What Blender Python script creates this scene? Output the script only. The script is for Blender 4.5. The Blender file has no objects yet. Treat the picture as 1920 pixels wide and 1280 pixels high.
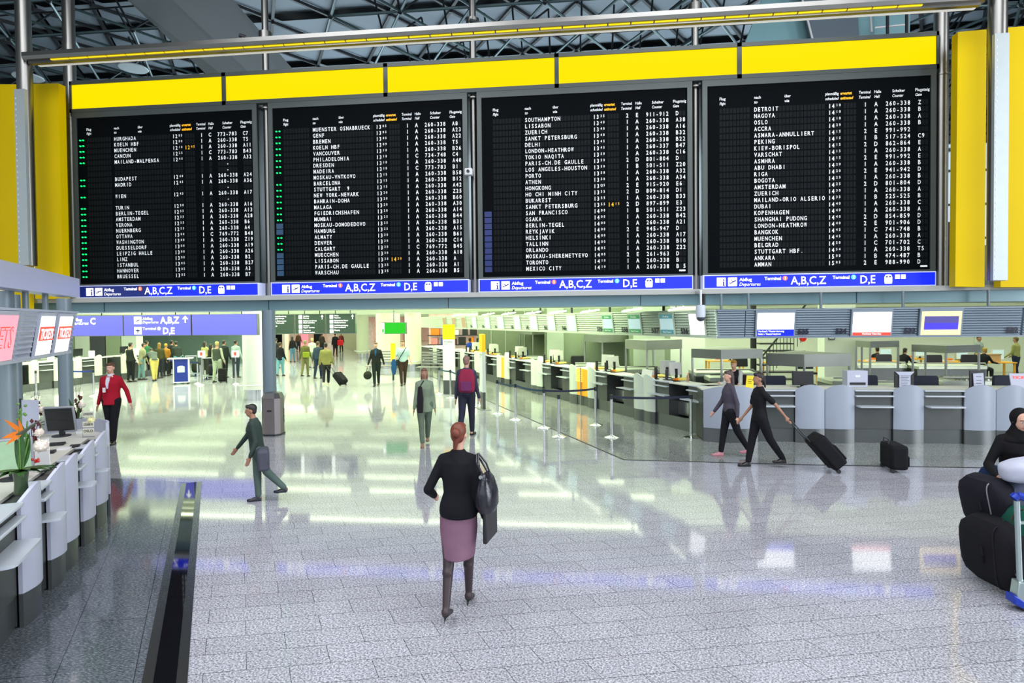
import bpy, bmesh, math, random
from mathutils import Vector, Matrix
random.seed(7)
PI = math.pi
R = math.radians
scene = bpy.context.scene
C = scene.collection

# ---------------------------------------------------------------- camera
CAMZ = 2.65
FPX, CYPX = 1100.0, 619.34
_y, _p, _r = R(6.124), R(-1.162), R(-0.561)
FW = Vector((-math.sin(_y) * math.cos(_p), math.cos(_y) * math.cos(_p), math.sin(_p)))
_r0 = Vector((math.cos(_y), math.sin(_y), 0)); _u0 = _r0.cross(FW)
RT = _r0 * math.cos(_r) + _u0 * math.sin(_r)
UP = -_r0 * math.sin(_r) + _u0 * math.cos(_r)
cam_d = bpy.data.cameras.new('camera'); cam = bpy.data.objects.new('camera', cam_d); C.objects.link(cam)
M = Matrix.Identity(4)
for i in range(3):
    M[i][0] = RT[i]; M[i][1] = UP[i]; M[i][2] = -FW[i]
M.translation = (0, 0, CAMZ)
cam.matrix_world = M
cam_d.sensor_width = 36; cam_d.lens = 36 * FPX / 1920
cam_d.shift_y = -(640 - CYPX) / 1920
cam_d.clip_start = 0.05; cam_d.clip_end = 400
scene.camera = cam

# ---------------------------------------------------------------- world, exposure, big lights
scene.view_settings.view_transform = 'Standard'
scene.view_settings.look = 'None'
scene.view_settings.exposure = 0.0
scene.view_settings.gamma = 1
scene.view_settings.use_curve_mapping = False
w = bpy.data.worlds.new('sky'); scene.world = w; w.use_nodes = True
bg = w.node_tree.nodes['Background']
bg.inputs[0].default_value = (0.80, 0.90, 1.0, 1); bg.inputs[1].default_value = 0.95
try:
    scene.cycles.max_bounces = 6; scene.cycles.diffuse_bounces = 3; scene.cycles.glossy_bounces = 4
    scene.cycles.transmission_bounces = 4; scene.cycles.caustics_reflective = False; scene.cycles.caustics_refractive = False
    scene.cycles.sample_clamp_indirect = 6
except Exception:
    pass

def area(name, loc, sx, sy, power, col, rot=(0, 0, 0)):
    d = bpy.data.lights.new(name, 'AREA'); d.shape = 'RECTANGLE'; d.size = sx; d.size_y = sy
    d.energy = power; d.color = col
    o = bpy.data.objects.new(name, d); C.objects.link(o); o.location = loc; o.rotation_euler = rot
    return o
# added overhead fill lamps for the tall hall, cool white, facing down
area('overhead_fill', (-7, 3.0, 13.2), 9, 9, 1450, (0.90, 0.93, 1.0))
area('overhead_fill', (5, 3.0, 13.2), 9, 9, 1500, (0.90, 0.93, 1.0))
area('overhead_fill', (-1, -8.0, 13.2), 18, 8, 1500, (0.92, 0.94, 1.0))
# unseen fill lamp added behind the camera for the upright faces
area('rear_fill', (-2, -13.5, 7.5), 30, 9, 800, (0.88, 0.92, 1.0), (R(90), 0, 0))
area('side_fill', (21, 1, 8.0), 18, 9, 4200, (0.90, 0.93, 1.0), (0, R(90), 0))  # added side fill, strong enough for the ticket counter and its fascia
# fill lamp added behind the boards, turned up to brighten the roof panels
area('roof_fill', (-3, 28.5, 8.5), 34, 5, 3000, (0.72, 0.90, 1.0), (R(-115), 0, 0))

# ---------------------------------------------------------------- pixel <-> place helpers (camera rays met with real planes)
def ray(px, py):
    return FW * FPX + RT * (px - 960) - UP * (py - CYPX)
def G(px, py, z=0.0):
    d = ray(px, py); t = (z - CAMZ) / d.z
    return Vector((d.x * t, d.y * t, z))
def Wp(px, py, Y):
    d = ray(px, py); t = Y / d.y
    return Vector((d.x * t, Y, CAMZ + d.z * t))
def Sline(px, c, e):
    d = ray(px, 620)
    A, B, Cc, D_ = d.x, -e[0], d.y, -e[1]
    det = A * D_ - B * Cc
    return (A * c[1] - Cc * c[0]) / det
D = 13.72        # the plane of the departure boards

# ---------------------------------------------------------------- materials
MATS = {}
def mat(name, col, rough=0.5, metal=0.0, emit=0.0, ecol=None, noise=0.0, nscale=6.0, spec=0.5, alpha=None, bump=0.0, trans=0.0):
    if name in MATS: return MATS[name]
    m = bpy.data.materials.new(name); m.use_nodes = True; MATS[name] = m
    nt = m.node_tree; b = nt.nodes['Principled BSDF']
    b.inputs['Base Color'].default_value = (*col, 1); b.inputs['Roughness'].default_value = rough
    b.inputs['Metallic'].default_value = metal; b.inputs['Specular IOR Level'].default_value = spec
    if trans: b.inputs['Transmission Weight'].default_value = trans
    if emit:
        b.inputs['Emission Color'].default_value = (*(ecol or col), 1); b.inputs['Emission Strength'].default_value = emit
    if noise or bump:
        tc = nt.nodes.new('ShaderNodeTexCoord'); n = nt.nodes.new('ShaderNodeTexNoise')
        n.inputs['Scale'].default_value = nscale; n.inputs['Detail'].default_value = 4
        nt.links.new(tc.outputs['Object'], n.inputs['Vector'])
        if noise:
            mx = nt.nodes.new('ShaderNodeMix'); mx.data_type = 'RGBA'
            mx.inputs[6].default_value = (*[c * (1 - noise) for c in col], 1)
            mx.inputs[7].default_value = (*[min(1, c * (1 + noise)) for c in col], 1)
            nt.links.new(n.outputs['Fac'], mx.inputs[0]); nt.links.new(mx.outputs[2], b.inputs['Base Color'])
        if bump:
            bp = nt.nodes.new('ShaderNodeBump'); bp.inputs['Strength'].default_value = bump; bp.inputs['Distance'].default_value = 0.01
            nt.links.new(n.outputs['Fac'], bp.inputs['Height']); nt.links.new(bp.outputs['Normal'], b.inputs['Normal'])
    return m

def srgb(h):
    h = h.lstrip('#'); v = [int(h[i:i + 2], 16) / 255 for i in (0, 2, 4)]
    return tuple(c / 12.92 if c <= 0.04045 else ((c + 0.055) / 1.055) ** 2.4 for c in v)

def stone(name, base, dark, light, bscale, rough, tile=None, ang=(14, -59), size=(0.62, 0.27), joint=(0.12, 0.12, 0.13), streak=1.0, amt=0.5, origin=(0, 0), mortar=0.006, contrast=(0.42, 0.62)):
    """polished granite: speckles from noise and voronoi, thin open joints from a brick pattern"""
    m = bpy.data.materials.new(name); m.use_nodes = True; MATS[name] = m
    nt = m.node_tree; N = nt.nodes; L = nt.links; b = N['Principled BSDF']
    tc = N.new('ShaderNodeTexCoord'); mp = N.new('ShaderNodeMapping')
    mp.inputs['Scale'].default_value = (1, streak, 1); mp.inputs['Rotation'].default_value = (0, 0, R(20))
    L.new(tc.outputs['Object'], mp.inputs['Vector'])
    n1 = N.new('ShaderNodeTexNoise'); n1.inputs['Scale'].default_value = bscale; n1.inputs['Detail'].default_value = 5; n1.inputs['Roughness'].default_value = 0.75
    L.new(mp.outputs[0], n1.inputs['Vector'])
    cr = N.new('ShaderNodeValToRGB'); e = cr.color_ramp.elements
    e[0].position = contrast[0]; e[0].color = (*dark, 1); e[1].position = contrast[1]; e[1].color = (*light, 1)
    mid = cr.color_ramp.elements.new((contrast[0] + contrast[1]) / 2); mid.color = (*base, 1)
    L.new(n1.outputs['Fac'], cr.inputs[0])
    n2 = N.new('ShaderNodeTexNoise'); n2.inputs['Scale'].default_value = 0.7; n2.inputs['Detail'].default_value = 3
    L.new(tc.outputs['Object'], n2.inputs['Vector'])
    hs = N.new('ShaderNodeMix'); hs.data_type = 'RGBA'; hs.blend_type = 'MULTIPLY'; hs.inputs[0].default_value = 1.0
    mr = N.new('ShaderNodeMapRange'); mr.inputs['To Min'].default_value = 0.82; mr.inputs['To Max'].default_value = 1.12
    L.new(n2.outputs['Fac'], mr.inputs['Value']); L.new(cr.outputs[0], hs.inputs[6]); L.new(mr.outputs[0], hs.inputs[7])
    col = hs.outputs[2]
    # skewed tile lattice: P = a*course + b*joint
    c = (math.cos(R(ang[0])), math.sin(R(ang[0]))); j = (math.cos(R(ang[1])), math.sin(R(ang[1])))
    det = c[0] * j[1] - j[0] * c[1]
    sx = N.new('ShaderNodeSeparateXYZ'); L.new(tc.outputs['Object'], sx.inputs[0])
    def lin(p, q):
        a = N.new('ShaderNodeMath'); a.operation = 'MULTIPLY'; a.inputs[1].default_value = p; L.new(sx.outputs[0], a.inputs[0])
        d = N.new('ShaderNodeMath'); d.operation = 'MULTIPLY_ADD'; d.inputs[1].default_value = q; L.new(sx.outputs[1], d.inputs[0]); L.new(a.outputs[0], d.inputs[2])
        return d.outputs[0]
    cx = N.new('ShaderNodeCombineXYZ'); L.new(lin(j[1] / det, -j[0] / det), cx.inputs[0]); L.new(lin(-c[1] / det, c[0] / det), cx.inputs[1])
    br = N.new('ShaderNodeTexBrick'); L.new(cx.outputs[0], br.inputs['Vector'])
    br.inputs['Scale'].default_value = 1.0; br.inputs['Brick Width'].default_value = size[0]; br.inputs['Row Height'].default_value = size[1]
    br.inputs['Mortar Size'].default_value = mortar; br.inputs['Mortar Smooth'].default_value = 0.0
    br.offset = 0.5
    br.inputs['Color1'].default_value = (1, 1, 1, 1); br.inputs['Color2'].default_value = (0.9, 0.9, 0.9, 1)
    m2 = N.new('ShaderNodeMix'); m2.data_type = 'RGBA'; m2.blend_type = 'MULTIPLY'; m2.inputs[0].default_value = 1
    br.inputs['Mortar'].default_value = (*joint, 1)
    L.new(col, m2.inputs[6]); L.new(br.outputs['Color'], m2.inputs[7])
    L.new(m2.outputs[2], b.inputs['Base Color'])
    rr = N.new('ShaderNodeMapRange'); rr.inputs['To Min'].default_value = rough; rr.inputs['To Max'].default_value = rough + 0.07
    L.new(n1.outputs['Fac'], rr.inputs['Value']); L.new(rr.outputs[0], b.inputs['Roughness'])
    b.inputs['IOR'].default_value = 1.55
    return m

# ---------------------------------------------------------------- mesh builder
class MB:
    def __init__(s): s.v = []; s.f = []; s.mi = []; s.m = 0; s.T = None
    def add(s, vs, fs):
        o = len(s.v)
        if s.T is not None: vs = [s.T @ Vector(p) for p in vs]
        s.v.extend([tuple(p) for p in vs])
        for f in fs: s.f.append(tuple(i + o for i in f)); s.mi.append(s.m)
        return s
    def box(s, x0, x1, y0, y1, z0, z1):
        vs = [(x, y, z) for z in (z0, z1) for y in (y0, y1) for x in (x0, x1)]
        return s.add(vs, [(0, 2, 3, 1), (4, 5, 7, 6), (0, 1, 5, 4), (2, 6, 7, 3), (0, 4, 6, 2), (1, 3, 7, 5)])
    def obox(s, c, sx, sy, sz, rot):
        """box of size sx,sy,sz centred at c, rotated by the 3x3 rot"""
        vs = [Vector(c) + rot @ Vector((x * sx / 2, y * sy / 2, z * sz / 2)) for z in (-1, 1) for y in (-1, 1) for x in (-1, 1)]
        return s.add(vs, [(0, 2, 3, 1), (4, 5, 7, 6), (0, 1, 5, 4), (2, 6, 7, 3), (0, 4, 6, 2), (1, 3, 7, 5)])
    def loft(s, rings, cap=True):
        n = len(rings[0]); vs = [p for r in rings for p in r]; fs = []
        for k in range(len(rings) - 1):
            for i in range(n):
                a = k * n + i; b = k * n + (i + 1) % n
                fs.append((a, b, b + n, a + n))
        if cap: fs.append(tuple(range(n))[::-1]); fs.append(tuple(range((len(rings) - 1) * n, len(rings) * n)))
        return s.add(vs, fs)
    def cyl(s, p0, p1, r0, r1=None, n=12):
        p0 = Vector(p0); p1 = Vector(p1); r1 = r0 if r1 is None else r1
        d = (p1 - p0)
        if d.length < 1e-6: return s
        d.normalize(); a = d.orthogonal().normalized(); b = d.cross(a)
        rg = [[p + (a * math.cos(2 * PI * i / n) + b * math.sin(2 * PI * i / n)) * r for i in range(n)] for p, r in ((p0, r0), (p1, r1))]
        return s.loft(rg)
    def ell(s, c, r, n=14, m=9, rot=None):
        c = Vector(c); rg = []
        for k in range(m + 1):
            t = PI * k / m; zz = -math.cos(t); q = max(math.sin(t), 0.02)
            ring = []
            for i in range(n):
                p = Vector((r[0] * q * math.cos(2 * PI * i / n), r[1] * q * math.sin(2 * PI * i / n), r[2] * zz))
                ring.append(c + (rot @ p if rot else p))
            rg.append(ring)
        return s.loft(rg)
    def cap(s, p0, p1, r0, r1=None, n=10):
        r1 = r0 if r1 is None else r1
        s.cyl(p0, p1, r0, r1, n); s.ell(p0, (r0,) * 3, n, 6); s.ell(p1, (r1,) * 3, n, 6); return s
    def tube(s, path, r, n=8):
        for a, b in zip(path[:-1], path[1:]): s.cyl(a, b, r, r, n)
        return s
    def lathe(s, c, prof, n=20):
        c = Vector(c)
        return s.loft([[c + Vector((r * math.cos(2 * PI * i / n), r * math.sin(2 * PI * i / n), z)) for i in range(n)] for r, z in prof])
    def prism(s, poly, y0, y1):
        """polygon in x,z extruded along y"""
        return s.loft([[(x, y0, z) for x, z in poly], [(x, y1, z) for x, z in poly]])
    def prismz(s, poly, z0, z1):
        return s.loft([[(x, y, z0) for x, y in poly], [(x, y, z1) for x, y in poly]])
    def prismx(s, poly, x0, x1):
        return s.loft([[(x0, y, z) for y, z in poly], [(x1, y, z) for y, z in poly]])
    def build(s, name, mats, parent=None, smooth=30, bevel=0):
        me = bpy.data.meshes.new(name); me.from_pydata(s.v, [], s.f)
        for m in (mats if isinstance(mats, (list, tuple)) else [mats]): me.materials.append(m)
        me.polygons.foreach_set('material_index', s.mi)
        bm = bmesh.new(); bm.from_mesh(me); bmesh.ops.recalc_face_normals(bm, faces=bm.faces) if len(s.f) < 20000 else None; bm.to_mesh(me); bm.free()
        if smooth:
            me.polygons.foreach_set('use_smooth', [True] * len(me.polygons))
            me.set_sharp_from_angle(angle=R(smooth))
        o = bpy.data.objects.new(name, me); C.objects.link(o)
        if parent: o.parent = parent
        if bevel:
            b = o.modifiers.new('edge', 'BEVEL'); b.width = bevel; b.segments = 2; b.limit_method = 'ANGLE'; b.angle_limit = R(40)
        return o

def tag(o, label, cat, group=None, kind=None):
    if label: o['label'] = label
    if cat: o['category'] = cat
    if group: o['group'] = group
    if kind: o['kind'] = kind
    return o
def thing(name, label, cat, loc=(0, 0, 0), rz=0.0, group=None):
    o = bpy.data.objects.new(name, None); C.objects.link(o); o.empty_display_size = 0.1
    o.location = loc; o.rotation_euler = (0, 0, rz)
    return tag(o, label, cat, group)
def struct(o): o['kind'] = 'structure'; return o
def copytree(root, loc, rz=None, label=None, parent=None):
    r = root.copy(); C.objects.link(r); r.location = loc
    if rz is not None: r.rotation_euler = (0, 0, rz)
    if label: r['label'] = label
    for ch in root.children:
        c = ch.copy(); C.objects.link(c); c.parent = r
        for g in ch.children:
            d = g.copy(); C.objects.link(d); d.parent = c
    return r

# ---------------------------------------------------------------- lettering
_tc = {}
_cu = bpy.data.curves.new('lettering', 'FONT'); _to = bpy.data.objects.new('lettering', _cu); C.objects.link(_to)
def glyphs(s, bold=0.0, shear=0.0, res=2):
    k = (s, bold, shear, res)
    if k not in _tc:
        _cu.body = s; _cu.offset = bold; _cu.shear = shear; _cu.resolution_u = res; _cu.fill_mode = 'FRONT'
        bpy.context.view_layer.update()
        dg = bpy.context.evaluated_depsgraph_get()
        me = bpy.data.meshes.new_from_object(_to.evaluated_get(dg))
        vs = [(v.co.x, v.co.y) for v in me.vertices]; fs = [tuple(p.vertices) for p in me.polygons]
        bpy.data.meshes.remove(me); _tc[k] = (vs, fs)
    return _tc[k]
CAPH = 0.70
def text(mb, s, x, z, h, w=None, y=0.0, bold=0.0, shear=0.0, align='l', cap=True, capscale=None):
    """s on the plane y, lower edge of capitals at z, capital height h, squeezed to width w"""
    vs, fs = glyphs(s, bold, shear)
    if not vs: return mb
    xa = min(v[0] for v in vs); xb = max(v[0] for v in vs)
    sz = h / CAPH; sx = (w / (xb - xa)) if w else sz * 0.85
    ww = (xb - xa) * sx
    off = x - (0 if align == 'l' else ww / 2 if align == 'c' else ww)
    return mb.add([(off + (a - xa) * sx, y, z + b * sz) for a, b in vs], fs)
def mono(mb, s, x, z, h, pitch, y, cw=None):
    for i, ch in enumerate(s):
        if ch == ' ': continue
        vs, fs = glyphs(ch, 0.013)
        xa = min(v[0] for v in vs); xb = max(v[0] for v in vs); sz = h / CAPH
        wd = xb - xa; tw = min(wd * sz * 0.8, pitch * 0.78)
        if ch in '1I': tw = min(tw, pitch * 0.3)
        if ch in '-.': tw = pitch * (0.42 if ch == '-' else 0.16)
        sx = tw / wd; off = x + pitch * (i + 0.5) - tw / 2
        mb.add([(off + (a - xa) * sx, y, z + b * sz) for a, b in vs], fs)
    return mb
def rect(mb, x0, x1, z0, z1, y, t=0.004):
    return mb.box(x0, x1, y - t, y, z0, z1)
def airplane(mb, x, z, s, y, up=False):
    """small aeroplane pictogram: side view climbing, or seen from above"""
    if up:
        P = [(-.05, -.4), (.05, -.4), (.05, -.12), (.4, -.02), (.4, .06), (.05, .12), (.04, .38), (0, .45), (-.04, .38), (-.05, .12), (-.4, .06), (-.4, -.02), (-.05, -.12)]
        P = P + []
        mb.add([(x + a * s, y, z - b * s * -1) for a, b in P], [tuple(range(len(P)))])
        mb.add([(x + a * s, y, z + b * s) for a, b in [(-.16, -.42), (.16, -.42), (.05, -.3), (-.05, -.3)]], [(0, 1, 2, 3)])
    else:
        mb.add([(x + a * s, y, z + b * s) for a, b in [(-.36, -.2), (-.28, -.26), (.42, .08), (.44, .16), (.3, .17)]], [(0, 1, 2, 3, 4)])
        mb.add([(x + a * s, y, z + b * s) for a, b in [(-.3, .14), (-.22, .16), (.1, .06), (.02, -.02)]], [(0, 1, 2, 3)])
        mb.add([(x + a * s, y, z + b * s) for a, b in [(-.44, -.02), (-.38, -.0), (-.26, -.16), (-.33, -.2)]], [(0, 1, 2, 3)])
    return mb

# common materials
m_steel = mat('brushed_steel', (0.42, 0.43, 0.42), 0.28, 0.9, noise=0.12, nscale=3)
m_steel_d = mat('counter_steel', (0.095, 0.103, 0.10), 0.38, 0.55, noise=0.1, nscale=4)
m_plinth = mat('plinth_steel', (0.12, 0.13, 0.13), 0.3, 0.6, noise=0.1, nscale=3)
m_chrome = mat('polished_steel', (0.62, 0.64, 0.64), 0.16, 1.0, noise=0.06, nscale=3)
m_pole = mat('pole_steel', (0.25, 0.245, 0.225), 0.32, 1.0, noise=0.1, nscale=2)
m_dark = mat('dark_metal', (0.022, 0.026, 0.028), 0.45, 0.3, noise=0.1)
m_black = mat('black_plastic', (0.012, 0.012, 0.014), 0.45, noise=0.1)
m_lav = mat('lavender_white_laminate', srgb('#b4b8c8'), 0.32, noise=0.04, nscale=2)
m_white = mat('white_paint', (0.72, 0.73, 0.72), 0.45, noise=0.03)
m_cream = mat('cream_top', (0.62, 0.62, 0.54), 0.4, noise=0.05)
m_wall = mat('pale_wall', (0.66, 0.70, 0.62), 0.7, noise=0.04, nscale=1.5)
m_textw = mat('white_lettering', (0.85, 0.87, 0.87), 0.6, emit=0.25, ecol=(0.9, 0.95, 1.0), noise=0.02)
m_lit = mat('lit_white_sign', (0.9, 0.9, 0.9), 0.5, emit=1.6, ecol=(1, 1, 0.97), noise=0.01)
m_navy = mat('navy_strap', (0.008, 0.012, 0.045), 0.6, noise=0.1)
m_orange = mat('orange_laminate', (0.85, 0.34, 0.01), 0.4, emit=0.25, ecol=(1, .4, 0), noise=0.05)
m_yellow = mat('yellow_cladding', (0.70, 0.49, 0.0), 0.5, spec=0.12, noise=0.08, nscale=0.6)
# ================================================================ SETTING
m_fl = stone('light_granite', (0.46, 0.46, 0.50), (0.17, 0.17, 0.19), (0.72, 0.72, 0.77), 60, 0.035, size=(0.62, 0.27), mortar=0.0022)
m_fd = stone('slate_granite', (0.125, 0.14, 0.155), (0.035, 0.045, 0.055), (0.42, 0.45, 0.48), 34, 0.06, ang=(-56.4, 14), size=(1.7, 0.56), streak=3.0, mortar=0.003, contrast=(0.36, 0.72))
m_fr = stone('speckled_granite', (0.30, 0.32, 0.30), (0.09, 0.10, 0.09), (0.55, 0.58, 0.54), 75, 0.045, ang=(0, -60), size=(0.9, 0.45), joint=(0.25, 0.25, 0.25), mortar=0.003)
m_joint = mat('dark_joint', (0.02, 0.02, 0.022), 0.5, noise=0.1)
m_rim = mat('channel_rim', (0.10, 0.105, 0.11), 0.25, 0.8, noise=0.1)
m_glossblack = mat('channel_glass', (0.006, 0.006, 0.008), 0.04, noise=0.1)

fl = MB(); fl.box(-60, 40, -14, 95, -0.1, 0.0)
L0 = Vector((0.89, 11.03)); Lf = Vector((-30.5, 76.0))
fl.m = 1; fl.add([(x, y, 0.004) for x, y in [(0.89, 11.03), (3.96, 10.87), (40, 10.6), (40, 95), (-40, 95), (-30.5, 76)]], [(0, 1, 2, 3, 4, 5)])
fl.m = 2; fl.add([(x, y, 0.004) for x, y in [(0.6, -1.5), (-3.0, 3.96), (-6.28, 8.98), (-7.4, 9.14), (-9, 9.1), (-40, 9.1), (-40, -14), (0.6, -14)]], [tuple(range(8))])
fl = struct(fl.build('floor', [m_fl, m_fr, m_fd], smooth=0))

def strip(mb, a, b, w_, z=0.006, off=0.0):
    a = Vector(a[:2]); b = Vector(b[:2]); d = (b - a).normalized(); n = Vector((-d.y, d.x))
    p = [a + n * (off - w_ / 2), b + n * (off - w_ / 2), b + n * (off + w_ / 2), a + n * (off + w_ / 2)]
    mb.add([(q.x, q.y, z) for q in p], [(0, 1, 2, 3)])
j = MB(); strip(j, L0, Lf, 0.035); strip(j, L0, (3.96, 10.87), 0.03); strip(j, (3.96, 10.87), (40, 10.6), 0.03)
strip(j, (-14, 27.0), (-21, 18.5), 0.03)
struct(j.build('trim_1', m_joint, smooth=0))
ch = MB()
strip(ch, (-3.045 + 2.2 * .665, 3.955 - 2.2 * 1), (-6.29, 8.98), 0.30, 0.006); ch.m = 1
strip(ch, (-3.045 + 2.2 * .665, 3.955 - 2.2 * 1), (-6.29, 8.98), 0.15, 0.009)
struct(ch.build('trim_2', [m_rim, m_glossblack], smooth=0))

# mezzanine slab carrying the boards
m_slab1 = mat('slab_lip', (0.42, 0.43, 0.40), 0.5, noise=0.04, nscale=1)
m_slab2 = mat('slab_fascia', srgb('#6f8f96'), 0.35, 0.2, noise=0.1, nscale=0.5)
sl = MB(); sl.box(-34, 24, D - 0.18, D + 9, 3.16, 3.27); sl.m = 1; sl.box(-34, 24, D + 0.02, D + 1.5, 2.915, 3.16)
for x in (-16.4, -11.9, -7.5, -3.0, 1.5, 6.2, 10.8):
    sl.m = 2; sl.box(x, x + 0.012, D + 0.01, D + 0.03, 2.92, 3.16)
struct(sl.build('wall_front', [m_slab1, m_slab2, m_dark], smooth=0))
# low hall ceiling with metal slats
m_ceil = mat('slatted_metal_ceiling', (0.30, 0.34, 0.26), 0.5, 0.0, noise=0.1)
m_ceild = mat('ceiling_void', (0.03, 0.034, 0.03), 0.7, noise=0.1)
ce = MB(); ce.m = 1; ce.box(-60, 40, D + 1.5, 95, 3.165, 3.24); ce.m = 0
y = 15.3
while y < 74:
    ce.box(-60, 30, y, y + 0.03, 3.00, 3.15); y += 0.55 if y < 33.9 else 1.1
struct(ce.build('ceiling', [m_ceil, m_ceild], smooth=0))
# low hall far walls
m_wallg = mat('grey_blue_wall', srgb('#5f7470'), 0.5, noise=0.05, nscale=0.4)
m_backw = mat('back_wall_panels', srgb('#8c9a7e'), 0.45, noise=0.06, nscale=0.3)
b = MB(); b.box(-30.5, -19.0, 35, 35.3, 0, 3.2)
for x in (-28.5, -26, -23.5, -21.3): b.box(x, x + 0.03, 34.96, 35, 0, 3.1)
struct(b.build('wall_left', m_wallg, smooth=0))
b = MB(); b.box(-60, -26.0, 30.0, 30.3, 0, 3.2); b.box(-60, -59.6, 0, 31, 0, 3.2)
struct(b.build('wall_far_left', m_backw, smooth=0))
m_shopl = mat('warm_shop_wall', (0.62, 0.38, 0.28), 0.6, emit=0.35, ecol=(0.8, 0.5, 0.36), noise=0.35, nscale=1.2)
b = MB(); b.box(-60, 0, 74, 74.4, 0, 3.2); struct(b.build('wall_back', m_shopl, smooth=0))

# steel column under the slab, and the big round white columns
m_colgrey = mat('grey_column_paint', srgb('#6c7c84'), 0.4, noise=0.03)
m_colw = mat('white_column_paint', (0.80, 0.82, 0.76), 0.5, noise=0.03)
c0 = MB(); c0.cyl((-7.44, 13.62, 0), (-7.44, 13.62, 2.915), 0.155, n=28)
tag(c0.build('support_column', m_colgrey), 'slim round blue-grey column rising behind the tall steel waste bin', 'column')
def round_column(x, y, r, label, base=True, mtl=None):
    t = thing('round_column', label, 'column', (x, y, 0))
    s = MB(); s.cyl((0, 0, 0.36), (0, 0, 3.12), r, n=32); s.build('shaft', mtl or m_colw, t)
    if base:
        s = MB(); s.cyl((0, 0, 0), (0, 0, 0.36), r - 0.03, n=32); s.build('base_ring', m_chrome, t)
        s = MB()
        for k in range(25):
            a = PI * (0.9 + 1.3 * k / 24) ; bb = PI * (0.9 + 1.3 * (k + 1) / 24)
            s.cyl((math.cos(a) * (r + .16), math.sin(a) * (r + .16), 0.52), (math.cos(bb) * (r + .16), math.sin(bb) * (r + .16), 0.52), 0.02, n=6)
        s.build('bumper_rail', m_chrome, t)
    return t
round_column(-10.72, 18.85, 0.46, 'thick white round column with steel foot beside the blue signs')
round_column(-14.6, 39.2, 0.42, 'square-looking green-grey column at the far shopping corridor', mtl=mat('greenish_column', (0.42, 0.45, 0.33), 0.5, noise=0.05))
round_column(-10.3, 31.6, 0.66, 'very thick cream column behind the man in the leather jacket', mtl=mat('cream_column', (0.68, 0.68, 0.52), 0.5, noise=0.05))
round_column(-8.35, 29.7, 0.42, 'cream column behind the man in the pale blue shirt', mtl=mat('cream_column', (0.68, 0.68, 0.52), 0.5))

# ---- lower hall ceiling lights: long tubes between the slats
m_tube = mat('fluorescent_tube', (1, 1, 0.9), 0.5, emit=14, ecol=(0.84, 1.0, 0.62), noise=0.01)
proto = None
LY = [15.9, 18.7, 20.6, 22.8, 25.4, 28.4, 32.0, 36.5, 42.0, 49, 58, 67]
for iy, yy in enumerate(LY):
    st = 0.55 if yy < 34 else 1.1; y0_ = 15.3 if yy < 34 else 34.0; yq = y0_ + (int((yy - y0_) / st) + .5) * st + .015
    L_ = 4.4
    xs = [-5.5 - 5.0 * q for q in range(-1, 4)] if yy < 22 else [-1.5 - 5.2 * q - (yy - 22) * 0.35 for q in range(-2, 5)]
    if yy > 34: xs = [-12 - 6.5 * q - (yy - 34) * 0.30 for q in range(-1, 3)]
    for x in xs:
        if proto is None:
            proto = thing('ceiling_light', 'long slim fluorescent light recessed between the slats of the low ceiling', 'ceiling light', (x, yq, 3.05), 0, 'fluorescent lights in the low hall')
            s = MB(); s.box(-L_ / 2, L_ / 2, -0.09, 0.09, 0.03, 0.055); s.build('housing', m_white, proto)
            s = MB(); s.box(-L_ / 2 + .04, L_ / 2 - .04, -0.03, 0.03, 0.0, 0.03); s.build('tube', m_tube, proto)
        else:
            copytree(proto, (x + (0.8 if iy % 2 else 0), yq, 3.05))

# greenish fill lamps added above the slats to brighten low hall and office
area('ceiling_fill', (-8, 26.5, 3.155), 26, 20, 8700, (0.87, 1.0, 0.68))
area('ceiling_fill', (-18, 52, 3.15), 30, 30, 7000, (0.88, 1.0, 0.70))
area('ceiling_fill', (-22, 25, 3.15), 12, 18, 1650, (0.87, 1.0, 0.68))
area('ceiling_fill', (9, 19.0, 3.155), 12, 6, 520, (0.92, 1.0, 0.74))
area('ceiling_fill', (14, 25.0, 3.155), 18, 6, 850, (0.92, 1.0, 0.74))
area('ceiling_fill', (1.5, 17.5, 3.155), 4, 5, 160, (0.92, 1.0, 0.78))
# ================================================================ DEPARTURE BOARDS
m_boardf = mat('board_frame', (0.075, 0.088, 0.082), 0.4, 0.3, noise=0.12, nscale=1)
m_boardp = mat('board_face', (0.0022, 0.0032, 0.004), 0.5, noise=0.15, nscale=2, spec=0.03)
m_cell = mat('flap_cell', (0.006, 0.008, 0.009), 0.5, noise=0.35, nscale=9, spec=0.08)
m_yell_l = mat('backlit_yellow', (0.04, 0.03, 0.0), 0.6, spec=0.05, emit=1.0, ecol=(1.0, 0.80, 0.0), noise=0.005)
m_blue_l = mat('backlit_blue', (0.0, 0.01, 0.6), 0.35, emit=1.0, ecol=(0.0, 0.012, 0.85), noise=0.03, nscale=1)
m_navy_l = mat('unlit_navy', (0.004, 0.012, 0.14), 0.35, emit=0.25, ecol=(0.0, 0.02, 0.25), noise=0.03)
m_ledg = mat('green_signal_lamp', (0.0, 0.8, 0.15), 0.4, emit=2.2, ecol=(0.0, 0.9, 0.14), noise=0.01)
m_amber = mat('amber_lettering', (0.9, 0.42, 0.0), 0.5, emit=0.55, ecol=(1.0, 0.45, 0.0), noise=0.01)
m_stripb = mat('strip_border', (0.55, 0.6, 0.8), 0.4, emit=0.3, ecol=(0.6, 0.65, 1.0), noise=0.02)
m_icon = mat('lit_icon_white', (0.9, 0.9, 0.95), 0.5, emit=1.1, ecol=(1, 1, 1), noise=0.01)
m_iconblue = mat('icon_navy', (0.0, 0.01, 0.2), 0.5, noise=0.02)
m_red_l = mat('lit_orange_red', (0.9, 0.12, 0.03), 0.5, emit=0.9, ecol=(1.0, 0.16, 0.04), noise=0.01)
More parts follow.
